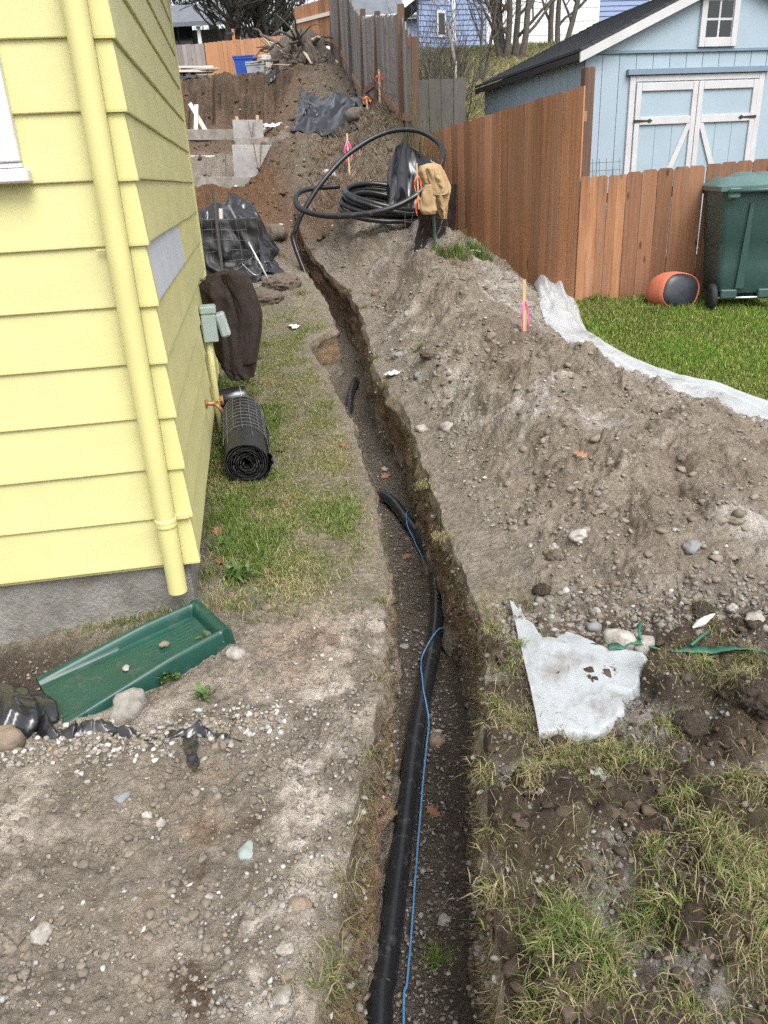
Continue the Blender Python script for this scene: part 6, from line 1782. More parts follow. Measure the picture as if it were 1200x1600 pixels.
def black_strip():
    """edge of buried black sheet: crinkled bands that dive in and out of the gravel"""
    pp = [(-40, 1122), (20, 1130), (70, 1150), (110, 1152), (150, 1142), (200, 1152), (255, 1155), (300, 1150), (345, 1152), (378, 1160)]
    C = np.array([G(*p) for p in pp]); nu, nv = 240, 30; path = catmull(C, nu)
    v = np.linspace(0, 1, nv); s = np.linspace(0, 1, nu); S_, V_ = np.meshgrid(s, v, indexing='ij')
    wd = np.interp(s, [0, .2, .35, .5, .7, .78, .86, 1], [.13, .13, .10, .075, .06, .09, .05, .02])[:, None] * (1 + .4 * fbm2(S_ * 9, S_ * 0, 2, seed=2))
    k1 = crease(S_ * 4, V_ * .7, 3, 2.2, .3); k2 = crease(S_ * 6, V_, 13, 2.6, 1.3)
    Y = path[:, None, 1] - .02 + V_ * wd + .012 * k2; X = path[:, None, 0] + .02 * (k1 - .4)
    Z = zg(X, Y) - .014 + wd * .42 * np.sin(np.clip(V_ * 1.25, 0, 1) * math.pi) * (.35 + k1) + .012 * k2
    org = np.array(path[0]); tag(sheet('buried_sheet_edge', np.stack([X, Y, Z], -1), 'black_plastic', None, org, 0, .0015), 'crinkled black plastic edge sticking out of gravel in front of splash block', 'plastic sheet')
    # puffed black bag at the left edge
    c = G(20, 1140); V = []; F = []; n, m = 60, 40
    TH, A_ = np.meshgrid(math.pi * np.arange(m) / (m - 1), 2 * math.pi * np.arange(n) / n, indexing='ij')
    r_ = .9 + .42 * crease(.5 + .4 * np.cos(A_) * np.sin(TH), .5 + .4 * np.sin(A_) * np.sin(TH) + .3 * TH, 9, 2.4)
    V = np.stack([.16 * r_ * np.sin(TH) * np.cos(A_), .10 * r_ * np.sin(TH) * np.sin(A_), .05 + .075 * r_ * np.cos(TH)], -1).reshape(-1, 3)
    for i in range(m - 1):
        for j in range(n): F.append((i * n + j, i * n + (j + 1) % n, (i + 1) * n + (j + 1) % n, (i + 1) * n + j))
    o = MB().add(V, F).build('black_bag', MATS['black_plastic'], None, True); o.location = c + np.array([-.02, .02, 0]); o.rotation_euler = (0, 0, R(-20)); tag(o, 'puffed black plastic bag at the left end of the splash block', 'bag')
    t = [G(*p) for p in ((298, 1158), (300, 1180), (306, 1212))]; path = catmull(np.array(t), 24); V_ = np.linspace(-.5, .5, 8)
    X = path[:, None, 0] + V_[None] * (.06 - .045 * np.linspace(0, 1, 24)[:, None] + .02 * noise2(np.linspace(0, 5, 24)[:, None], np.zeros((24, 1)), 4)); Y = path[:, None, 1] + 0 * V_[None]; Z = zg(X, Y) + .012 + .02 * np.abs(fbm2(X * 30, Y * 30, 3, seed=6))
    tag(sheet('black_scrap', np.stack([X, Y, Z], -1), 'black_plastic', None, path[0], 1, .002), 'narrow torn black plastic scrap hanging down into the gravel', 'plastic sheet')
black_strip()
# ================================================================== GRASS, GRAVEL, STONES
def in_view(x, y, z, mg=.22):
    d = np.stack([x, y, z - EYE], -1); zz = d @ FW
    px = 600 + FPX * (d @ RT) / np.maximum(zz, .05); py = 800 - FPX * (d @ UP) / np.maximum(zz, .05)
    return (zz > .2) & (px > -1200 * mg) & (px < 1200 * (1 + mg)) & (py > -1600 * mg * .6) & (py < 1600 * (1 + mg * .6))
def persp_pts(n, x0, x1, y0, y1, rg):
    """points spread so that their density falls off with distance"""
    y = np.exp(rg.uniform(math.log(y0), math.log(y1), n)); x = rg.uniform(x0, x1, n)
    return x, y
def in_house(x, y, pad=0.0):
    dx = x - HC[0]; dy = y - HC[1]; lx = dx * HX[0] + dy * HX[1]; ly = dx * HY[0] + dy * HY[1]
    return (lx < -.045 + pad) & (ly > .045 - pad) & (ly < LEN_S)
GREEN_A, GREEN_B = np.array([.085, .135, .025]), np.array([.19, .26, .065]); STRAW_A, STRAW_B = np.array([.22, .18, .085]), np.array([.46, .40, .23])
def gcol(n, rg, straw):
    t = rg.uniform(0, 1, (n, 1)); g = GREEN_A + (GREEN_B - GREEN_A) * t; s = STRAW_A + (STRAW_B - STRAW_A) * rg.uniform(0, 1, (n, 1))
    return np.where(rg.uniform(0, 1, (n, 1)) < np.asarray(straw).reshape(-1, 1), s, g) * rg.uniform(.8, 1.2, (n, 1))

rg = np.random.default_rng(101)
# lawn
x, y = rg.uniform(1.2, 7.0, 420000), rg.uniform(3.3, 9.6, 420000)
keep = (rg.uniform(0, 1, len(x)) < np.clip(cover(x, y), 0, 1) * np.clip(1.35 - y * .085, .35, 1)) & (x > xF(y) + .17) & in_view(x, y, zg(x, y), .45)
keep &= ~((y > 7.95) & (x > 2.0))
x, y = x[keep][:135000], y[keep][:135000]; n = len(x); z = zg(x, y)
patch = fbm2(x * 1.1, y * 1.1, 3, seed=5); edge = sstep(y, 7.35, 7.75) + np.exp(-((x - 2.85) / .3) ** 2 - ((y - 7.25) / .25) ** 2) + .8 * (1 - sstep(x - xF(y), .05, .25))
H_ = rg.uniform(.028, .06, n) * (1 + .5 * patch) * (1 + .75 * np.clip(edge, 0, 1)); col_ = gcol(n, rg, np.clip(.26 - .5 * patch, .06, .6)) * (1 + .25 * patch)[:, None] * np.array([1.22, 1.36, .85])
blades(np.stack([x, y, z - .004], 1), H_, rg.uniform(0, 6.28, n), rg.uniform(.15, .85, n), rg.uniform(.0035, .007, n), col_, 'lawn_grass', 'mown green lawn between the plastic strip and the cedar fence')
# worn grass by the house
x, y = persp_pts(260000, -1.9, .15, 2.45, 9.2, rg)
c = cover(x, y); keep = (rg.uniform(0, 1, len(x)) < c * 1.1) & (x < smoothline(Lw, y) - .01) & ~in_house(x, y, .02) & in_view(x, y, zg(x, y), .1)
x, y = x[keep][:78000], y[keep][:78000]; n = len(x); z = zg(x, y)
pg = fbm2(x * 2.2, y * 1.6, 3, seed=15); hx_ = (x - HC[0]) * HX[0] + (y - HC[1]) * HX[1]
wallside = (1 - sstep(hx_, .05, .45)); tall = np.clip(wallside * .9 + .55 * sstep(pg, .1, .45), 0, 1.3)
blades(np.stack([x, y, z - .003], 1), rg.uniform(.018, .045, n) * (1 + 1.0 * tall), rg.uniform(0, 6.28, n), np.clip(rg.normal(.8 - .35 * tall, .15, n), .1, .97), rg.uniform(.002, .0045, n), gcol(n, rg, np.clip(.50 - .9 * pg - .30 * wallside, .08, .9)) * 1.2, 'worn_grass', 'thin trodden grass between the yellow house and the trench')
# tufts on the near right bank and rims: (px, py, radius m, blades, length, straw)
TU = [(890, 1450, .075, 900, .085, .25), (930, 1490, .09, 700, .07, .3), (850, 1480, .05, 350, .06, .35), (1030, 1420, .09, 700, .07, .5), (1000, 1450, .06, 400, .07, .4), (1160, 1350, .13, 1200, .075, .6), (1110, 1310, .08, 600, .07, .65), (1190, 1400, .10, 700, .08, .6), (1060, 1260, .07, 500, .07, .55), (1180, 1470, .07, 400, .08, .6),
      (870, 1185, .10, 900, .06, .7), (950, 1180, .10, 800, .06, .6), (1010, 1190, .07, 500, .06, .65), (800, 1130, .07, 450, .06, .75), (830, 1210, .06, 400, .05, .8), (1050, 1140, .05, 350, .06, .5), (1100, 1040, .07, 450, .06, .6), (1170, 1030, .07, 450, .06, .6), (1150, 1060, .06, 350, .06, .6), (810, 1010, .04, 260, .05, .35), (800, 1050, .05, 260, .05, .55), (775, 1100, .04, 200, .05, .7),
      (880, 1560, .07, 350, .07, .7), (960, 1540, .06, 300, .07, .7), (830, 1590, .05, 250, .06, .6), (1080, 1590, .07, 350, .07, .65), (770, 1400, .04, 160, .07, .85), (770, 1300, .04, 160, .06, .85), (760, 1210, .04, 160, .06, .85), (1150, 1220, .07, 350, .06, .7), (1020, 1330, .05, 260, .06, .6),
      (655, 545, .06, 260, .07, .3), (570, 480, .05, 150, .06, .5), (585, 560, .05, 160, .06, .6), (600, 600, .05, 160, .05, .6), (545, 455, .05, 130, .06, .4), (1110, 975, .04, 150, .05, .6), (770, 985, .05, 260, .05, .85), (660, 760, .05, 200, .05, .8), (690, 840, .05, 220, .05, .85),
      (500, 1540, .05, 200, .09, .7), (520, 1480, .05, 200, .09, .75), (540, 1380, .05, 160, .08, .8), (555, 1290, .04, 120, .07, .85), (575, 1180, .04, 120, .07, .8), (595, 1060, .04, 120, .07, .8), (600, 940, .05, 220, .06, .75), (520, 1530, .04, 160, .06, .2), (420, 470, .12, 450, .08, .5), (470, 460, .10, 350, .09, .7), (440, 400, .10, 260, .07, .75), (470, 420, .10, 300, .06, .75)]
PP = []; HH = []; SS = []
for (px, py, r_, k, L, st) in TU:
    k = int(k * (.2 if px < 610 and py > 900 else .6 if py > 1000 else .9)); L *= 1.15
    c = G(px, py); a = rg.uniform(0, 6.28, k); q = np.abs(rg.normal(0, .6, k)) * r_
    X_ = c[0] + np.cos(a) * q; Y_ = c[1] + np.sin(a) * q * 1.1
    PP.append(np.stack([X_, Y_, zg(X_, Y_)], 1)); HH.append(rg.uniform(.45, 1.1, k) * L); SS.append(np.full(k, st))
PP = np.concatenate(PP); HH = np.concatenate(HH); SS = np.concatenate(SS); n = len(PP)
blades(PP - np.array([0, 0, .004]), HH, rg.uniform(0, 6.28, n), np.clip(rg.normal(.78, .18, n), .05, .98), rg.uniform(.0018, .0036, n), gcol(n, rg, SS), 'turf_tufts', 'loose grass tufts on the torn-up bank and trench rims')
# loose straw and fine roots strewn over the near bank
x, y = persp_pts(26000, -.9, 1.5, .9, 2.7, rg); c = cover(x, y); xl_, xr_ = smoothline(Lw, y), smoothline(Rw, y)
keep = (rg.uniform(0, 1, len(x)) < np.where(x > xr_, .12 + .6 * c, .10 * np.exp(-(xl_ - x) / .12))) & ~((x > xl_) & (x < xr_)); x, y = x[keep], y[keep]; n = len(x)
blades(np.stack([x, y, zg(x, y) + .002], 1), rg.uniform(.02, .075, n), rg.uniform(0, 6.28, n), rg.uniform(.9, .985, n), rg.uniform(.0012, .0026, n), gcol(n, rg, np.full(n, .85)), 'loose_straw', 'loose straw and rootlets lying on the disturbed soil', curl=.8)
# rootlets hanging from the trench walls
n = 5200; y = np.exp(rg.uniform(math.log(1.0), math.log(7.5), n)); sd_ = rg.uniform(0, 1, n) < .5
dpt = rg.uniform(.0, .26, n) ** 1.2; x = np.where(sd_, xL(y) + .012 + .03 * dpt, xR(y) - .012 - .03 * dpt); z = np.where(sd_, zg(xL(y), y), zg(xR(y), y)) - .012 - dpt
ld = np.where(sd_, 0, math.pi) + rg.normal(0, .9, n)
P = np.stack([x, y, z], 1); L = rg.uniform(.02, .09, n); o_ = blades(P, L, ld, np.full(n, .75), rg.uniform(.001, .0022, n), gcol(n, rg, np.full(n, .95)) * .65, 'wall_rootlets', 'fine pale rootlets hanging out of the trench walls')
co = np.zeros(n * 15); o_.data.vertices.foreach_get('co', co); co = co.reshape(n, 5, 3); co[:, 2:, 2] = 2 * P[:, None, 2] - co[:, 2:, 2] * 1.0 ; o_.data.vertices.foreach_set('co', co.ravel().astype(np.float32))
# tuft on the trench floor, tall grass along the fence foot
c = GF(682, 1500); k = 420; a = rg.uniform(0, 6.28, k); q = np.abs(rg.normal(0, .5, k)) * .05; X_ = c[0] + np.cos(a) * q; Y_ = c[1] + np.sin(a) * q
blades(np.stack([X_, Y_, np.full(k, c[2])], 1), rg.uniform(.02, .055, k), rg.uniform(0, 6.28, k), rg.uniform(.3, .9, k), .0025, gcol(k, rg, np.full(k, .2)), 'floor_tuft', 'small green grass tuft growing on the trench floor')
PP = []; HH = []
for (px, py, r_, k, L) in ((745, 400, .16, 700, .2), (715, 398, .12, 400, .18), (775, 395, .12, 350, .18), (830, 415, .14, 500, .2), (860, 425, .08, 250, .16), (690, 400, .1, 250, .14), (1000, 462, .2, 600, .12), (1100, 470, .2, 500, .12), (1020, 490, .18, 600, .11), (930, 470, .2, 600, .11), (400, 560, .06, 250, .06), (385, 600, .08, 350, .07), (410, 640, .07, 350, .07), (430, 660, .08, 350, .06), (360, 870, .06, 260, .07), (395, 770, .07, 300, .06), (420, 790, .08, 350, .06), (390, 830, .06, 250, .06), (375, 447, .15, 250, .1)):
    c = G(px, py, 12); a = rg.uniform(0, 6.28, k); q = np.abs(rg.normal(0, .55, k)) * r_; X_ = c[0] + np.cos(a) * q; Y_ = c[1] + np.sin(a) * q; PP.append(np.stack([X_, Y_, zg(X_, Y_)], 1)); HH.append(rg.uniform(.4, 1.1, k) * L)
PP = np.concatenate(PP); HH = np.concatenate(HH); n = len(PP)
blades(PP - np.array([0, 0, .005]), HH, rg.uniform(0, 6.28, n), np.clip(rg.normal(.5, .2, n), .05, .95), rg.uniform(.003, .007, n), gcol(n, rg, np.full(n, .10)), 'tall_grass', 'taller green grass along the fence foot and house wall')
# dry grass on the neighbouring slope
x, y = rg.uniform(-.6, 9, 60000), rg.uniform(13.2, 29, 60000); keep = (x > prof(y, XB) + .3) & in_view(x, y, zg(x, y), .1); x, y = x[keep][:19000], y[keep][:19000]; n = len(x)
pn = fbm2(x * .9, y * .9, 3, seed=8)
blades(np.stack([x, y, zg(x, y) - .01], 1), rg.uniform(.08, .24, n), rg.uniform(0, 6.28, n), rg.uniform(.3, .9, n), rg.uniform(.008, .02, n), gcol(n, rg, np.clip(.62 + .9 * pn, .15, .97)) * .95, 'dry_slope_grass', 'dry yellow-green grass on the neighbouring slope')

# ---------------------------------------------------------------- gravel: thousands of small stones and crumbs
def ico(sub):
    bm = bmesh.new(); bmesh.ops.create_icosphere(bm, subdivisions=sub, radius=1.0); V = np.array([v.co[:] for v in bm.verts]); F = np.array([[v.index for v in f.verts] for f in bm.faces]); bm.free(); return V, F
ICO1, ICO2 = ico(1), ico(2)
def pebbles(name, label, P, size, col_, rg, sub=1, flat=(.5, .85), rough=.22, sink=.25, parent=None):
    V0, F0 = ICO1 if sub == 1 else ICO2; n = len(P); m = len(V0)
    q = rg.normal(0, 1, (n, 4)); q /= np.linalg.norm(q, axis=1)[:, None]; w, x, y, z = q.T
    Rm = np.stack([1 - 2 * (y * y + z * z), 2 * (x * y - z * w), 2 * (x * z + y * w), 2 * (x * y + z * w), 1 - 2 * (x * x + z * z), 2 * (y * z - x * w), 2 * (x * z - y * w), 2 * (y * z + x * w), 1 - 2 * (x * x + y * y)], -1).reshape(n, 3, 3)
    a = rg.uniform(0, 6.28, n); 
    v = V0[None] * (1 + rg.normal(0, rough, (n, m, 1))) * np.stack([np.ones(n), rg.uniform(.65, 1, n), rg.uniform(.55, .9, n)], -1)[:, None, :]
    v = np.einsum('nij,nmj->nmi', Rm, v); v[..., 2] *= rg.uniform(*flat, (n, 1))
    v = v * np.asarray(size)[:, None, None]
    v[..., 2] += (np.asarray(size) * (.5 - sink))[:, None]
    V = (v + P[:, None, :]).reshape(-1, 3); F = (F0[None] + (np.arange(n) * m)[:, None, None]).reshape(-1, 3)
    C = np.repeat(col_[:, None, :], m, 1) * rg.uniform(.9, 1.1, (n, m, 1))
    o = mesh_np(name, V, F, MATS['pebble'], parent, True, C.reshape(-1, 3))
    if label: o['label'] = label
    o['kind'] = 'stuff'
    return o
vcol('pebble', .9, .25, .25, 160, .3, .002)
def pcol(n, rg, tan=.5):
    pal = np.array([[.40, .385, .36], [.30, .275, .24], [.52, .505, .48], [.24, .225, .205], [.30, .24, .18], [.20, .19, .185]])
    pr = np.array([.22, .26, .12, .18, .14, .08]); c = pal[rg.choice(6, n, p=pr)]
    return c + (C_TAN * 1.05 - c) * (rg.uniform(0, 1, (n, 1)) < tan) * rg.uniform(.5, 1, (n, 1))
def psize(n, rg, a, b, p=2.2): return a * (1 + (rg.uniform(0, 1, n) ** p) * (b / a - 1))
# left foreground
x, y = persp_pts(26000, -1.9, .1, .85, 2.62, rg); xl_ = smoothline(Lw, y); band = np.exp(-((x - xl_ + .15) / .14) ** 2); pn = fbm2(x * 3, y * 3, 3, seed=44)
keep = (x < xl_ - .015) & ~in_house(x, y, .03) & (rg.uniform(0, 1, len(x)) < np.clip(.22 + .75 * band + .5 * pn, .05, 1)); x, y = x[keep][:7000], y[keep][:7000]; n = len(x)
pebbles('gravel_near', 'loose grey gravel and crumbs spread left of the trench', np.stack([x, y, zg(x, y)], 1), psize(n, rg, .0022, .010, 3), pcol(n, rg, .65) * .85, rg, 1, (.5, .85), .3)
x, y = persp_pts(6000, -1.7, -.05, .9, 2.05, rg); pn = fbm2(x * 2.4 + 7, y * 2.4, 3, seed=48); keep = (x < smoothline(Lw, y) - .1) & (rg.uniform(0, 1, len(x)) < np.clip(.12 + 1.2 * pn, .02, 1)); x, y = x[keep][:1100], y[keep][:1100]; n = len(x)
pebbles('soil_crumbs_near', 'lumps of grey-brown soil in the left foreground', np.stack([x, y, zg(x, y)], 1), psize(n, rg, .004, .017, 2.4), C_TAN * rg.uniform(.68, 1.0, (n, 1)), rg, 2, (.5, .85), .2, .42)
# row of pale stones by the black plastic edge
x = rg.uniform(-1.6, -.35, 1500); y = 1.95 + .06 * rg.normal(0, 1, 1500) + .10 * (x + 1.0); n = len(x)
pebbles('gravel_band', 'band of pale gravel along the buried black plastic', np.stack([x, y, zg(x, y)], 1), psize(n, rg, .003, .014, 2.4), pcol(n, rg, .35) * .95, rg, 1, (.5, .85), .3)
# on the heap
x, y = persp_pts(42000, -.6, 3.4, 2.45, 10.5, rg); m_ = mound(x, y); pn = fbm2(x * 1.7, y * 1.7, 3, seed=46); rimn = np.exp(-((x - smoothline(Rw, y) - .2) / .25) ** 2)
keep = (m_ > .02) & (rg.uniform(0, 1, len(x)) < np.clip(.18 + .9 * pn + .4 * rimn + .6 * sstep(x, xF(y) - .8, xF(y) - .2) + .3 * (1 - sstep(y, 2.5, 3.1)), .05, 1)) & in_view(x, y, zg(x, y), .1); x, y = x[keep][:5500], y[keep][:5500]; n = len(x)
pebbles('gravel_heap', 'gravel and crumbs on the spoil heap', np.stack([x, y, zg(x, y)], 1), psize(n, rg, .003, .016, 3.4) * np.clip(.7 + y * .09, 1, 1.4), pcol(n, rg, .7) * .88, rg, 1, (.5, .85), .3)
x, y = persp_pts(9000, -.4, 3.2, 2.5, 9.8, rg); m_ = mound(x, y); pn = fbm2(x * 1.3 + 4, y * 1.3, 3, seed=47); keep = (m_ > .03) & (rg.uniform(0, 1, len(x)) < np.clip(.25 + pn, .04, 1)) & in_view(x, y, zg(x, y), .1); x, y = x[keep][:2600], y[keep][:2600]; n = len(x)
pebbles('soil_crumbs_heap', 'lumps of dry soil on the spoil heap', np.stack([x, y, zg(x, y)], 1), psize(n, rg, .007, .034, 3.0), C_TAN * rg.uniform(.7, 1.1, (n, 1)), rg, 2, (.5, .8), .2, .5)
# scree of stones where the heap meets the near bank
x = .42 + 1.3 * rg.uniform(0, 1, 1500) ** 1.3; y = 2.52 + .09 * rg.normal(0, 1, 1500); n = len(x)
pebbles('gravel_foot', 'angular gravel at the front foot of the heap', np.stack([x, y, zg(x, y)], 1), psize(n, rg, .004, .022, 2.6), pcol(n, rg, .7) * .78, rg, 1, (.55, .9), .3, .5)
# near right bank
x, y = persp_pts(14000, .2, 1.7, .95, 2.45, rg); gp = sstep(fbm2(x * 3.3 + 5, y * 3.3, 3, seed=99), .0, .3); keep = (x > smoothline(Rw, y) + .03) & (rg.uniform(0, 1, len(x)) < .08 + .9 * gp); x, y = x[keep][:3000], y[keep][:3000]; n = len(x)
pebbles('gravel_right', 'gravel showing through the turned soil right of the trench', np.stack([x, y, zg(x, y)], 1), psize(n, rg, .0025, .011, 3), pcol(n, rg, .35) * .6, rg, 1, (.5, .85), .3)
x, y = persp_pts(5200, .2, 1.7, .95, 2.5, rg); keep = (x > smoothline(Rw, y) + .02) & (rg.uniform(0, 1, len(x)) < .25 + .7 * fbm2(x * 4.2, y * 4.2, 2, seed=21)); x, y = x[keep][:1000], y[keep][:1000]; n = len(x)
pebbles('topsoil_crumbs', 'dark crumbs of topsoil right of the trench', np.stack([x, y, zg(x, y)], 1), psize(n, rg, .005, .024, 2.2), C_DARK * rg.uniform(.9, 1.9, (n, 1)), rg, 2, (.5, .85), .2, .4)
# trench floor and wall
y = np.exp(rg.uniform(math.log(1.15), math.log(6.5), 5200)); t = rg.uniform(.04, .96, 5200); y = y[:3600]; t = t[:3600]; x = xL(y) + .05 + t * (xR(y) - xL(y) - .1); n = len(x)
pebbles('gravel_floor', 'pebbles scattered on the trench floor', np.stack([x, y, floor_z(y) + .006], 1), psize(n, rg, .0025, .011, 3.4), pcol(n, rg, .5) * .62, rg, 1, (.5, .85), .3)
n = 2400; y = np.exp(rg.uniform(math.log(1.1), math.log(7), n)); sd_ = rg.uniform(0, 1, n) < .45; d_ = rg.uniform(.02, .46, n); x = np.where(sd_, xL(y) + .012 + .07 * d_, xR(y) - .012 - .08 * d_); z = np.where(sd_, zg(xL(y), y), zg(xR(y), y)) - d_
pebbles('wall_stones', 'small stones and crumbs stuck in the trench walls', np.stack([x, y, z], 1), psize(n, rg, .003, .016, 3), np.where(rg.uniform(0, 1, (n, 1)) < .3, pcol(n, rg, .2) * .8, np.array([.11, .08, .055]) * rg.uniform(.6, 1.3, (n, 1))), rg)
# clods and debris in the excavation, sticks on the slope
x, y = rg.uniform(-4.5, .4, 2000), rg.uniform(10, 20, 2000); n = len(x); keep = in_view(x, y, zg(x, y), .05); x, y = x[keep], y[keep]; n = len(x)
pebbles('excavation_clods', 'lumps of brown soil and stones in the excavation', np.stack([x, y, zg(x, y)], 1), psize(n, rg, .012, .075, 4), np.where(rg.uniform(0, 1, (n, 1)) < .12, pcol(n, rg, .1), np.array([.105, .072, .048]) * rg.uniform(.5, 1.3, (n, 1))), rg, 1, (.4, .8), .35, .5)
x, y = rg.uniform(-.8, .75, 2200), rg.uniform(10.6, 13.4, 2200); n = len(x)
blades(np.stack([x, y, zg(x, y) + .01], 1), rg.uniform(.06, .3, n), rg.uniform(0, 6.28, n), rg.uniform(.85, .98, n), rg.uniform(.006, .014, n), np.array([.26, .19, .13]) * rg.uniform(.4, 1.7, (n, 1)), 'stick_debris', 'litter of sticks and bark on the slope behind the coil', curl=.7)

# ---------------------------------------------------------------- single stones one can pick out
def rock(name, label, px, py, w_px, asp, mat, seed, cat='stone', fl=False, sink=.3, ang=None, rough=.26, group=None, yy=None, sub=3):
    p = GF(px, py) if fl else (G(px, py) if yy is None else np.array(gpt(px, py, yy)))
    dist = float((p - CAM) @ FW); w = w_px / FPX * dist / 2
    rn = np.random.default_rng(seed); bm = bmesh.new(); bmesh.ops.create_icosphere(bm, subdivisions=sub, radius=1.0)
    ox = rn.uniform(0, 50); q = np.array([v.co[:] for v in bm.verts])
    k = 1 + rough * 1.6 * noise3(q[:, 0] * 1.3 + ox, q[:, 1] * 1.3, q[:, 2] * 1.3, seed) + rough * .7 * noise3(q[:, 0] * 2.7 + ox, q[:, 1] * 2.7, q[:, 2] * 2.7, seed + 1)
    for v, kk in zip(bm.verts, k): v.co = Vector((v.co.x * w * kk, v.co.y * w * kk * .85, v.co.z * w * asp * kk))
    me = bpy.data.meshes.new(name); bm.to_mesh(me); bm.free()
    o = link(name, me, MATS[mat], None, True); o.location = (p[0], p[1], p[2] + w * asp * (.82 - 2 * sink) ); o.rotation_euler = (rn.uniform(-.2, .2), rn.uniform(-.2, .2), rn.uniform(0, 6.28) if ang is None else ang)
    return tag(o, label, cat, group)
ROCKS = [
 ('stone', 'large pale stone standing beside the green splash block', 207, 1110, 58, .85, 'stone', .28),
 ('stone', 'brown boulder at the left edge below the black bag', 2, 1168, 66, .9, 'stone_brown', .3),
 ('stone', 'pale green half-buried stone in the left foreground gravel', 386, 1328, 32, .5, 'stone_green', .45),
 ('stone', 'smooth tan stone alone in the bottom left dirt', 64, 1462, 34, .7, 'stone', .35),
 ('stone', 'brown flat stone at the trench edge lower left', 470, 1415, 42, .5, 'stone_brown', .4),
 ('stone', 'pale stone just below the brown flat stone', 448, 1480, 30, .55, 'stone', .4),
 ('stone', 'rounded beige stone near the trench at the bottom', 442, 1560, 40, .6, 'stone', .35),
 ('stone', 'small tan pebble above the rounded beige stone', 450, 1524, 22, .6, 'stone_brown', .35),
 ('stone', 'white pebble in the middle of the left gravel', 327, 1402, 13, .6, 'stone', .3),
 ('stone', 'left one of two pale stones in the left foreground dirt', 230, 1276, 17, .8, 'stone', .3),
 ('stone', 'right one of two pale stones in the left foreground dirt', 252, 1287, 17, .8, 'stone', .3),
 ('stone', 'grey stone above the pair of pale stones', 191, 1247, 24, .6, 'stone_grey', .4),
 ('stone', 'white angular lump below the vine at the grass edge', 368, 1020, 30, .7, 'stone', .35),
 ('stone', 'tan stone in the grass right of the splash block', 418, 951, 20, .7, 'stone_brown', .35),
 ('stone', 'round light grey stone on the heap by the trench', 697, 668, 24, .8, 'stone', .3),
 ('stone', 'flatter pale stone left of the round grey stone on the heap', 662, 672, 24, .55, 'stone', .35),
 ('stone', 'flat pale stone in the middle of the heap slope', 904, 835, 32, .6, 'stone', .35),
 ('stone', 'bluish stone on the right of the heap slope', 1082, 854, 28, .6, 'stone_grey', .35),
 ('stone', 'small pale stone with a brown clod on the heap slope', 866, 856, 18, .7, 'stone', .35),
 ('stone', 'tan oval stone low on the heap slope', 961, 916, 18, .8, 'stone_brown', .35),
 ('stone', 'big pale boulder behind the torn plastic', 972, 1008, 52, .75, 'stone', .3),
 ('stone', 'pale rounded stone right of the big boulder at the plastic', 1008, 1010, 36, .6, 'stone', .3),
 ('stone', 'beige lump left of the big boulder at the plastic', 926, 985, 30, .75, 'stone_grey', .3),
 ('stone', 'small tan stone at the upper edge of torn plastic', 948, 1016, 22, .55, 'stone_brown', .3),
 ('stone', 'flat pale stone near the right edge above the strap', 1178, 968, 28, .55, 'stone', .35),
 ('stone', 'pale bone-like stone near the right edge', 1146, 951, 22, .55, 'stone', .35),
 ('stone', 'blue-grey stone on the heap beside the upper trench', 623, 556, 20, .55, 'stone_grey', .4),
 ('stone', 'small white stone high on the heap by the pipe coil', 638, 492, 13, .8, 'stone', .3),
 ('stone', 'grey stone by the grass tuft on the heap', 652, 588, 14, .7, 'stone_grey', .3),
 ('stone', 'tan stone at the crest of the heap near the flag', 768, 528, 22, .8, 'stone_brown', .35),
 ('stone', 'orange-brown stone on the heap near the trench head', 588, 458, 16, .8, 'stone_brown', .35)]
for i, (nm, lb, px, py, w, asp, mt, sk) in enumerate(ROCKS): rock(nm, lb, px, py, w, asp, mt, 200 + i, sink=sk)
for i, (lb, px, py, w, asp, mt) in enumerate((('rounded tan cobble beside the pipe on the trench floor', 684, 1158, 28, .6, 'stone_brown'), ('white stone touching the tan cobble on the trench floor', 682, 1146, 16, .8, 'stone'), ('white lump on the trench floor near the bottom tuft', 694, 1440, 20, .7, 'stone'), ('grey stone on the trench floor beyond the pipe bend', 601, 735, 14, .7, 'stone'), ('dark rounded stone on the left of the trench floor', 632, 1012, 17, .8, 'stone_grey'))):
    rock('stone', lb, px, py, w, asp, mt, 300 + i, fl=True, sink=.3)
rock('soil_block', 'angular brown block of soil on the heap beside the black tarp', 432, 372, 36, .8, 'clod', 401, 'soil clod', rough=.3, sink=.15)
rock('concrete_chunk', 'grey concrete chunk in the loop of the pipe', 516, 276, 26, .6, 'ply', 402, 'concrete', rough=.25, sink=.1, yy=11.6)
rock('mossy_log_chunk', 'grey brown log chunk on the slope below the tarp', 556, 195, 40, .5, 'root_wood', 403, 'log', rough=.2, sink=.2, yy=13.4)
CL = [('dark upturned turf clod beside the torn plastic', 1078, 1140, 54, .8), ('dark turf clod at the right edge', 1188, 1098, 62, .8), ('small brown root clod on the heap slope', 868, 872, 26, .7), ('small dark turf clod above the white rag', 1096, 958, 34, .7), ('small dark clod with grass on the heap by the trench', 672, 556, 28, .6), ('root-bound clod on the heap slope near the scree', 846, 925, 26, .7), ('brown turf lump behind the brown jacket', 408, 470, 60, .45), ('brown turf lump at the end of the leaning pole', 440, 448, 56, .5)]
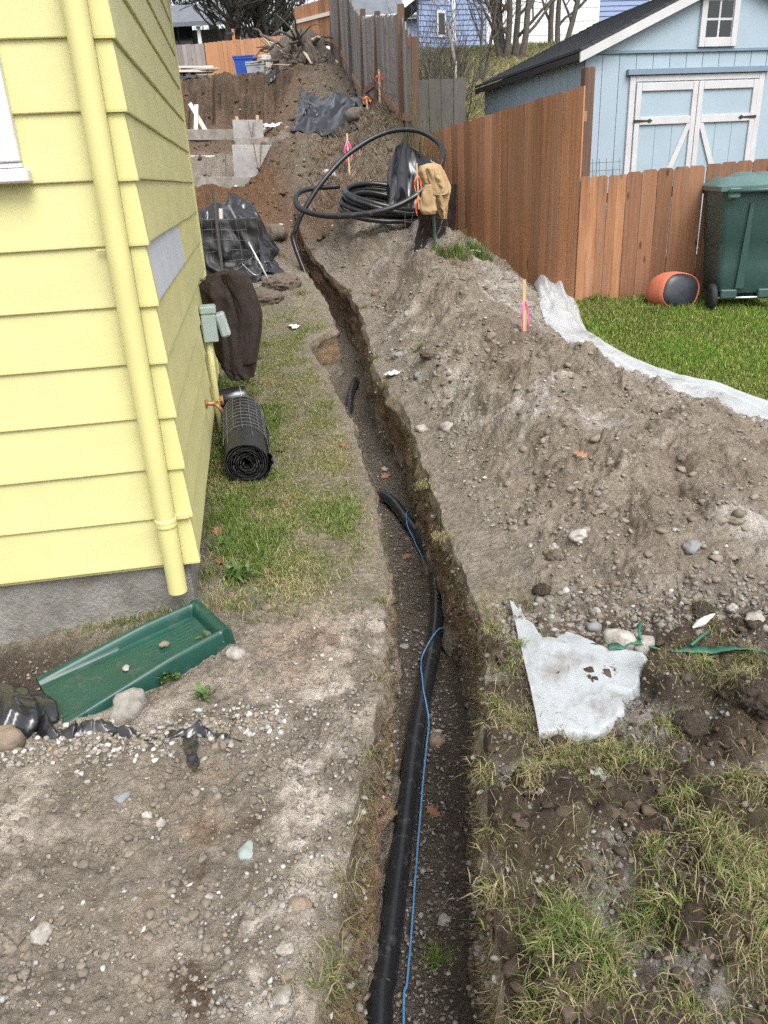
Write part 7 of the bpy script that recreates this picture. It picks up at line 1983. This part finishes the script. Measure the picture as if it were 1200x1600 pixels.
def clod(label, px, py, w_px, asp, seed):
    p = G(px, py); dist = float((p - CAM) @ FW); w = w_px / FPX * dist / 2
    bm = bmesh.new(); bmesh.ops.create_icosphere(bm, subdivisions=4, radius=1.0); ns = np.array([v.co[:] for v in bm.verts])
    k = 1 + .40 * fbm3(ns[:, 0] * 1.6 + seed, ns[:, 1] * 1.6, ns[:, 2] * 1.6, 4, .62, seed) + .22 * np.abs(noise3(ns[:, 0] * 5, ns[:, 1] * 5, ns[:, 2] * 5, seed)) + .14 * noise3(ns[:, 0] * 11, ns[:, 1] * 11, ns[:, 2] * 11, seed + 1)
    for v, q in zip(bm.verts, k): v.co = Vector((v.co.x * w * q, v.co.y * w * q * .9, v.co.z * w * asp * q))
    me = bpy.data.meshes.new('turf_clod'); bm.to_mesh(me); bm.free()
    root = thing('turf_clod', label, 'turf clod', (p[0], p[1], p[2]), 0, 'turned turf clods')
    o = link('soil', me, MATS['clod_dark' if py > 900 else 'clod'], root, True); o.location = (0, 0, w * asp * .35)
    rr_ = np.random.default_rng(seed); m = int(60 + 900 * w * 2); i = rr_.integers(0, len(ns), m); Q = ns[i] * k[i][:, None] * np.array([w, w * .9, w * asp]) + np.array([0, 0, w * asp * .35])
    blades(Q, rr_.uniform(.01, .05, m), rr_.uniform(0, 6.28, m), rr_.uniform(.4, .97, m), .0016, gcol(m, rr_, np.full(m, .8)) * .7, 'rootlets', None, 'blade', root)['kind'] = 'stuff'
for i, c in enumerate(CL): clod(*c, 500 + i)

def on_tray(o, lx, ly, dz):
    a = SPL.rotation_euler[2]; L0 = SPL.location
    o.location = (L0[0] + math.cos(a) * lx - math.sin(a) * ly, L0[1] + math.sin(a) * lx + math.cos(a) * ly, L0[2] + .014 + math.sin(R(5)) * lx + math.sin(R(4)) * ly + dz)
on_tray(rock('stone', 'small tan pebble lying inside the green splash block', 238, 1030, 16, .7, 'stone_brown', 450), .10, .0, .008)
on_tray(rock('stone', 'tiny white chip lying inside the green splash block', 185, 1045, 11, .4, 'stone', 451), -.06, -.02, .003)
# ---------------------------------------------------------------- fallen leaves, litter, weeds
def leaf(label, px, py, L, fl=False, seed=0, mat='leaf_brown', yaw=None):
    p = GF(px, py) if fl else G(px, py); rn = random.Random(seed)
    n = 14; pts = []
    for i in range(n + 1):
        t = i / n; w = .32 * math.sin(math.pi * min(1, t * 1.02)) ** .8 * (1 + .45 * math.cos(t * 22)); pts.append((t, w))
    V = []; F = []
    for (t, w) in pts:
        for s in (-1, 0, 1): V.append(((t - .5) * L, s * w * L, .012 + .10 * L * (abs(s) * w * 2.2 + .5 * (t - .5) ** 2 * 2) * (1 if s else .4)))
    for i in range(n):
        for j in (0, 1): F.append((i * 3 + j, i * 3 + j + 1, (i + 1) * 3 + j + 1, (i + 1) * 3 + j))
    o = MB().add(V, F).build('fallen_leaf', MATS[mat], None, True, fix=False); o.location = p; o.rotation_euler = (rn.uniform(-.3, .3), rn.uniform(-.3, .3), rn.uniform(0, 6.28) if yaw is None else yaw)
    m = o.modifiers.new('t', 'SOLIDIFY'); m.thickness = .0008
    tag(o, label, 'leaf', 'fallen oak leaves')
for i, a in enumerate((('brown oak leaf on the worn grass right of the black roll', 437, 708, .075), ('brown leaf by the foundation below the roll', 340, 833, .085), ('curled brown leaf in the corner weeds by the house', 346, 880, .08), ('pale brown leaf on the grass below the black roll', 388, 772, .07), ('brown leaf on the heap slope in the middle', 907, 714, .085), ('tan leaf on the worn grass near the trench rim', 536, 698, .06), ('reddish leaf scrap on the near right bank', 1022, 1308, .04), ('brown leaf on the grass left of the trench bend', 418, 815, .05), ('brown leaf by the foundation beside the weeds', 350, 848, .06))): leaf(a[0], a[1], a[2], a[3], seed=i)
leaf('orange oak leaf on the trench floor beyond the pipe', 602, 746, .09, True, 21); leaf('brown leaf under the pipe on the trench floor', 636, 872, .06, True, 22); leaf('reddish bark flake on the trench floor right of the wire', 676, 1270, .06, True, 23)
def scrap(name, label, cat, px, py, w, mat, seed):
    p = G(px, py); n = 14; F = []
    U_, V__ = np.meshgrid(np.linspace(0, 1, n), np.linspace(0, 1, n), indexing='ij')
    V = np.stack([(U_ - .5) * w, (V__ - .5) * w * .6, .006 + w * .22 * crease(U_, V__, seed, 2.2)], -1).reshape(-1, 3)
    for i in range(n - 1):
        for j in range(n - 1): F.append((i * n + j, (i + 1) * n + j, (i + 1) * n + j + 1, i * n + j + 1))
    o = MB().add(V, F).build(name, MATS[mat], None, True, fix=False); o.location = p; o.rotation_euler = (0, 0, seed); m = o.modifiers.new('t', 'SOLIDIFY'); m.thickness = .001
    tag(o, label, cat)
scrap('plastic_scrap', 'crumpled white plastic scrap on the grass strip near the trench', 'litter', 460, 513, .15, 'rag_white', 2)
scrap('plastic_scrap', 'white plastic litter beside the upper plywood panel', 'litter', 428, 200, .4, 'rag_white', 3)
scrap('plastic_scrap', 'pale torn scrap at the trench rim on the heap', 'litter', 614, 586, .14, 'rag_white', 4)
scrap('plastic_scrap', 'bluish plastic scrap in the soil below the torn sheet', 'litter', 938, 1217, .06, 'clear_poly_dirty', 5)
scrap('plastic_scrap', 'clear plastic scrap in the grass by the tall fence', 'litter', 737, 396, .2, 'clear_poly', 6)
plain('weed_leaf', (.075, .13, .03), .5, .25, 20, 60, .1, .001, rndv=.25)
def weed(label, px, py, n, L, seed, w=.22, upr=.5):
    p = G(px, py); rn = random.Random(seed); root = thing('weed_plant', label, 'weed', p, 0)
    V = []; F = []; k = 7
    me = bpy.data.meshes.new('leaf')
    for i in range(k):
        t = i / (k - 1); ww = w * math.sin(math.pi * (t * .93 + .05)) ** .7 * (1 + .2 * math.cos(t * 26))
        for s in (-1, 0, 1): V.append((t, s * ww * .5, .28 * math.sin(t * 2.6) + .12 * abs(s) * ww))
    for i in range(k - 1):
        for j in (0, 1): F.append((i * 3 + j, i * 3 + j + 1, (i + 1) * 3 + j + 1, (i + 1) * 3 + j))
    me.from_pydata(V, [], F); me.materials.append(MATS['weed_leaf']); me.polygons.foreach_set('use_smooth', [True] * len(me.polygons)); me.update()
    for i in range(n):
        l = L * rn.uniform(.6, 1.15); inst('leaf', me, root, (rn.gauss(0, L * .25), rn.gauss(0, L * .25), .004), (rn.uniform(-.3, .3), -rn.uniform(0, upr), rn.uniform(0, 6.28)), (l, l, l))
weed('dandelion-like weed at the foundation corner below the downspout', 372, 905, 26, .10, 1, .2, .8)
weed('leafy weed between the splash block and the pale stone', 262, 1062, 30, .055, 2, .55, .9)
weed('leafy weed at the right end of the splash block', 330, 1010, 34, .06, 3, .4, .9)
weed('small weed in the grass beside the foundation wall', 345, 860, 16, .07, 4, .25, .7)
weed('low green weed below the vine on the gravel', 318, 1090, 22, .05, 5, .3, .7)
# thin broom shrub in front of the tall fence, bramble on the slope
def stems(name, label, cat, base_, n, h, spread, mat, seed, r_=.006, depth=1, sprd=.4):
    rn = random.Random(seed); root = thing(name, label, cat, base_); b = MB(); b2 = MB()
    for i in range(n):
        a = rn.uniform(0, 6.28); d = np.array([math.cos(a) * spread * rn.random(), math.sin(a) * spread * rn.random(), 1.0]); d /= np.linalg.norm(d)
        limb(b if i % 2 else b2, (rn.gauss(0, spread * .25), rn.gauss(0, spread * .2), -.05), d, h * rn.uniform(.6, 1), r_, depth, rn, sprd, .15, .6, (2, 4), .002)
    b.build('stem', MATS[mat], root, True, fix=False); b2.build('twig', MATS[mat], root, True, fix=False)
plain('broom_green', (.10, .11, .035), .7, .2, 10, 60, 0, 0)
fb = np.array([*((CF0 - CF1) * .12 + CF1 + np.array([-.18, -.15])), 0]); fb[2] = float(zg(fb[0], fb[1]))
stems('broom_shrub', 'thin green broom shrub growing against the tall cedar fence', 'shrub', fb, 16, 1.45, .14, 'broom_green', 5, .005, 1, .25)
stems('bramble_thicket', 'dark leafless bramble thicket beside the leaning grey fence', 'shrub', gpt(690, 120, 14.6), 60, 1.4, 1.0, 'bark', 6, .012, 2, .7)
stems('bramble_thicket', 'low bramble tangle behind the grey yard fence', 'shrub', gpt(668, 110, 13.6), 40, 1.2, .8, 'bark', 7, .011, 2, .7)
b = MB(); A_ = aty(712, 102, 14.0); T_ = aty(698, 35, 14.4); b.tube([(0, 0, 0), (T_ - A_) * .6, T_ - A_], [.03, .028, .03], 8); o = b.build('broken_pole', MATS['grey_wood'], None, True); o.location = A_
o['label'] = 'pale grey broken pole leaning above the grey yard fence'; o['category'] = 'pole'
b = MB(); b.tube([(0, 0, -1.0), (0, 0, .05)], .02, 8); b.build('stub', MATS['grey_wood'], o, True)
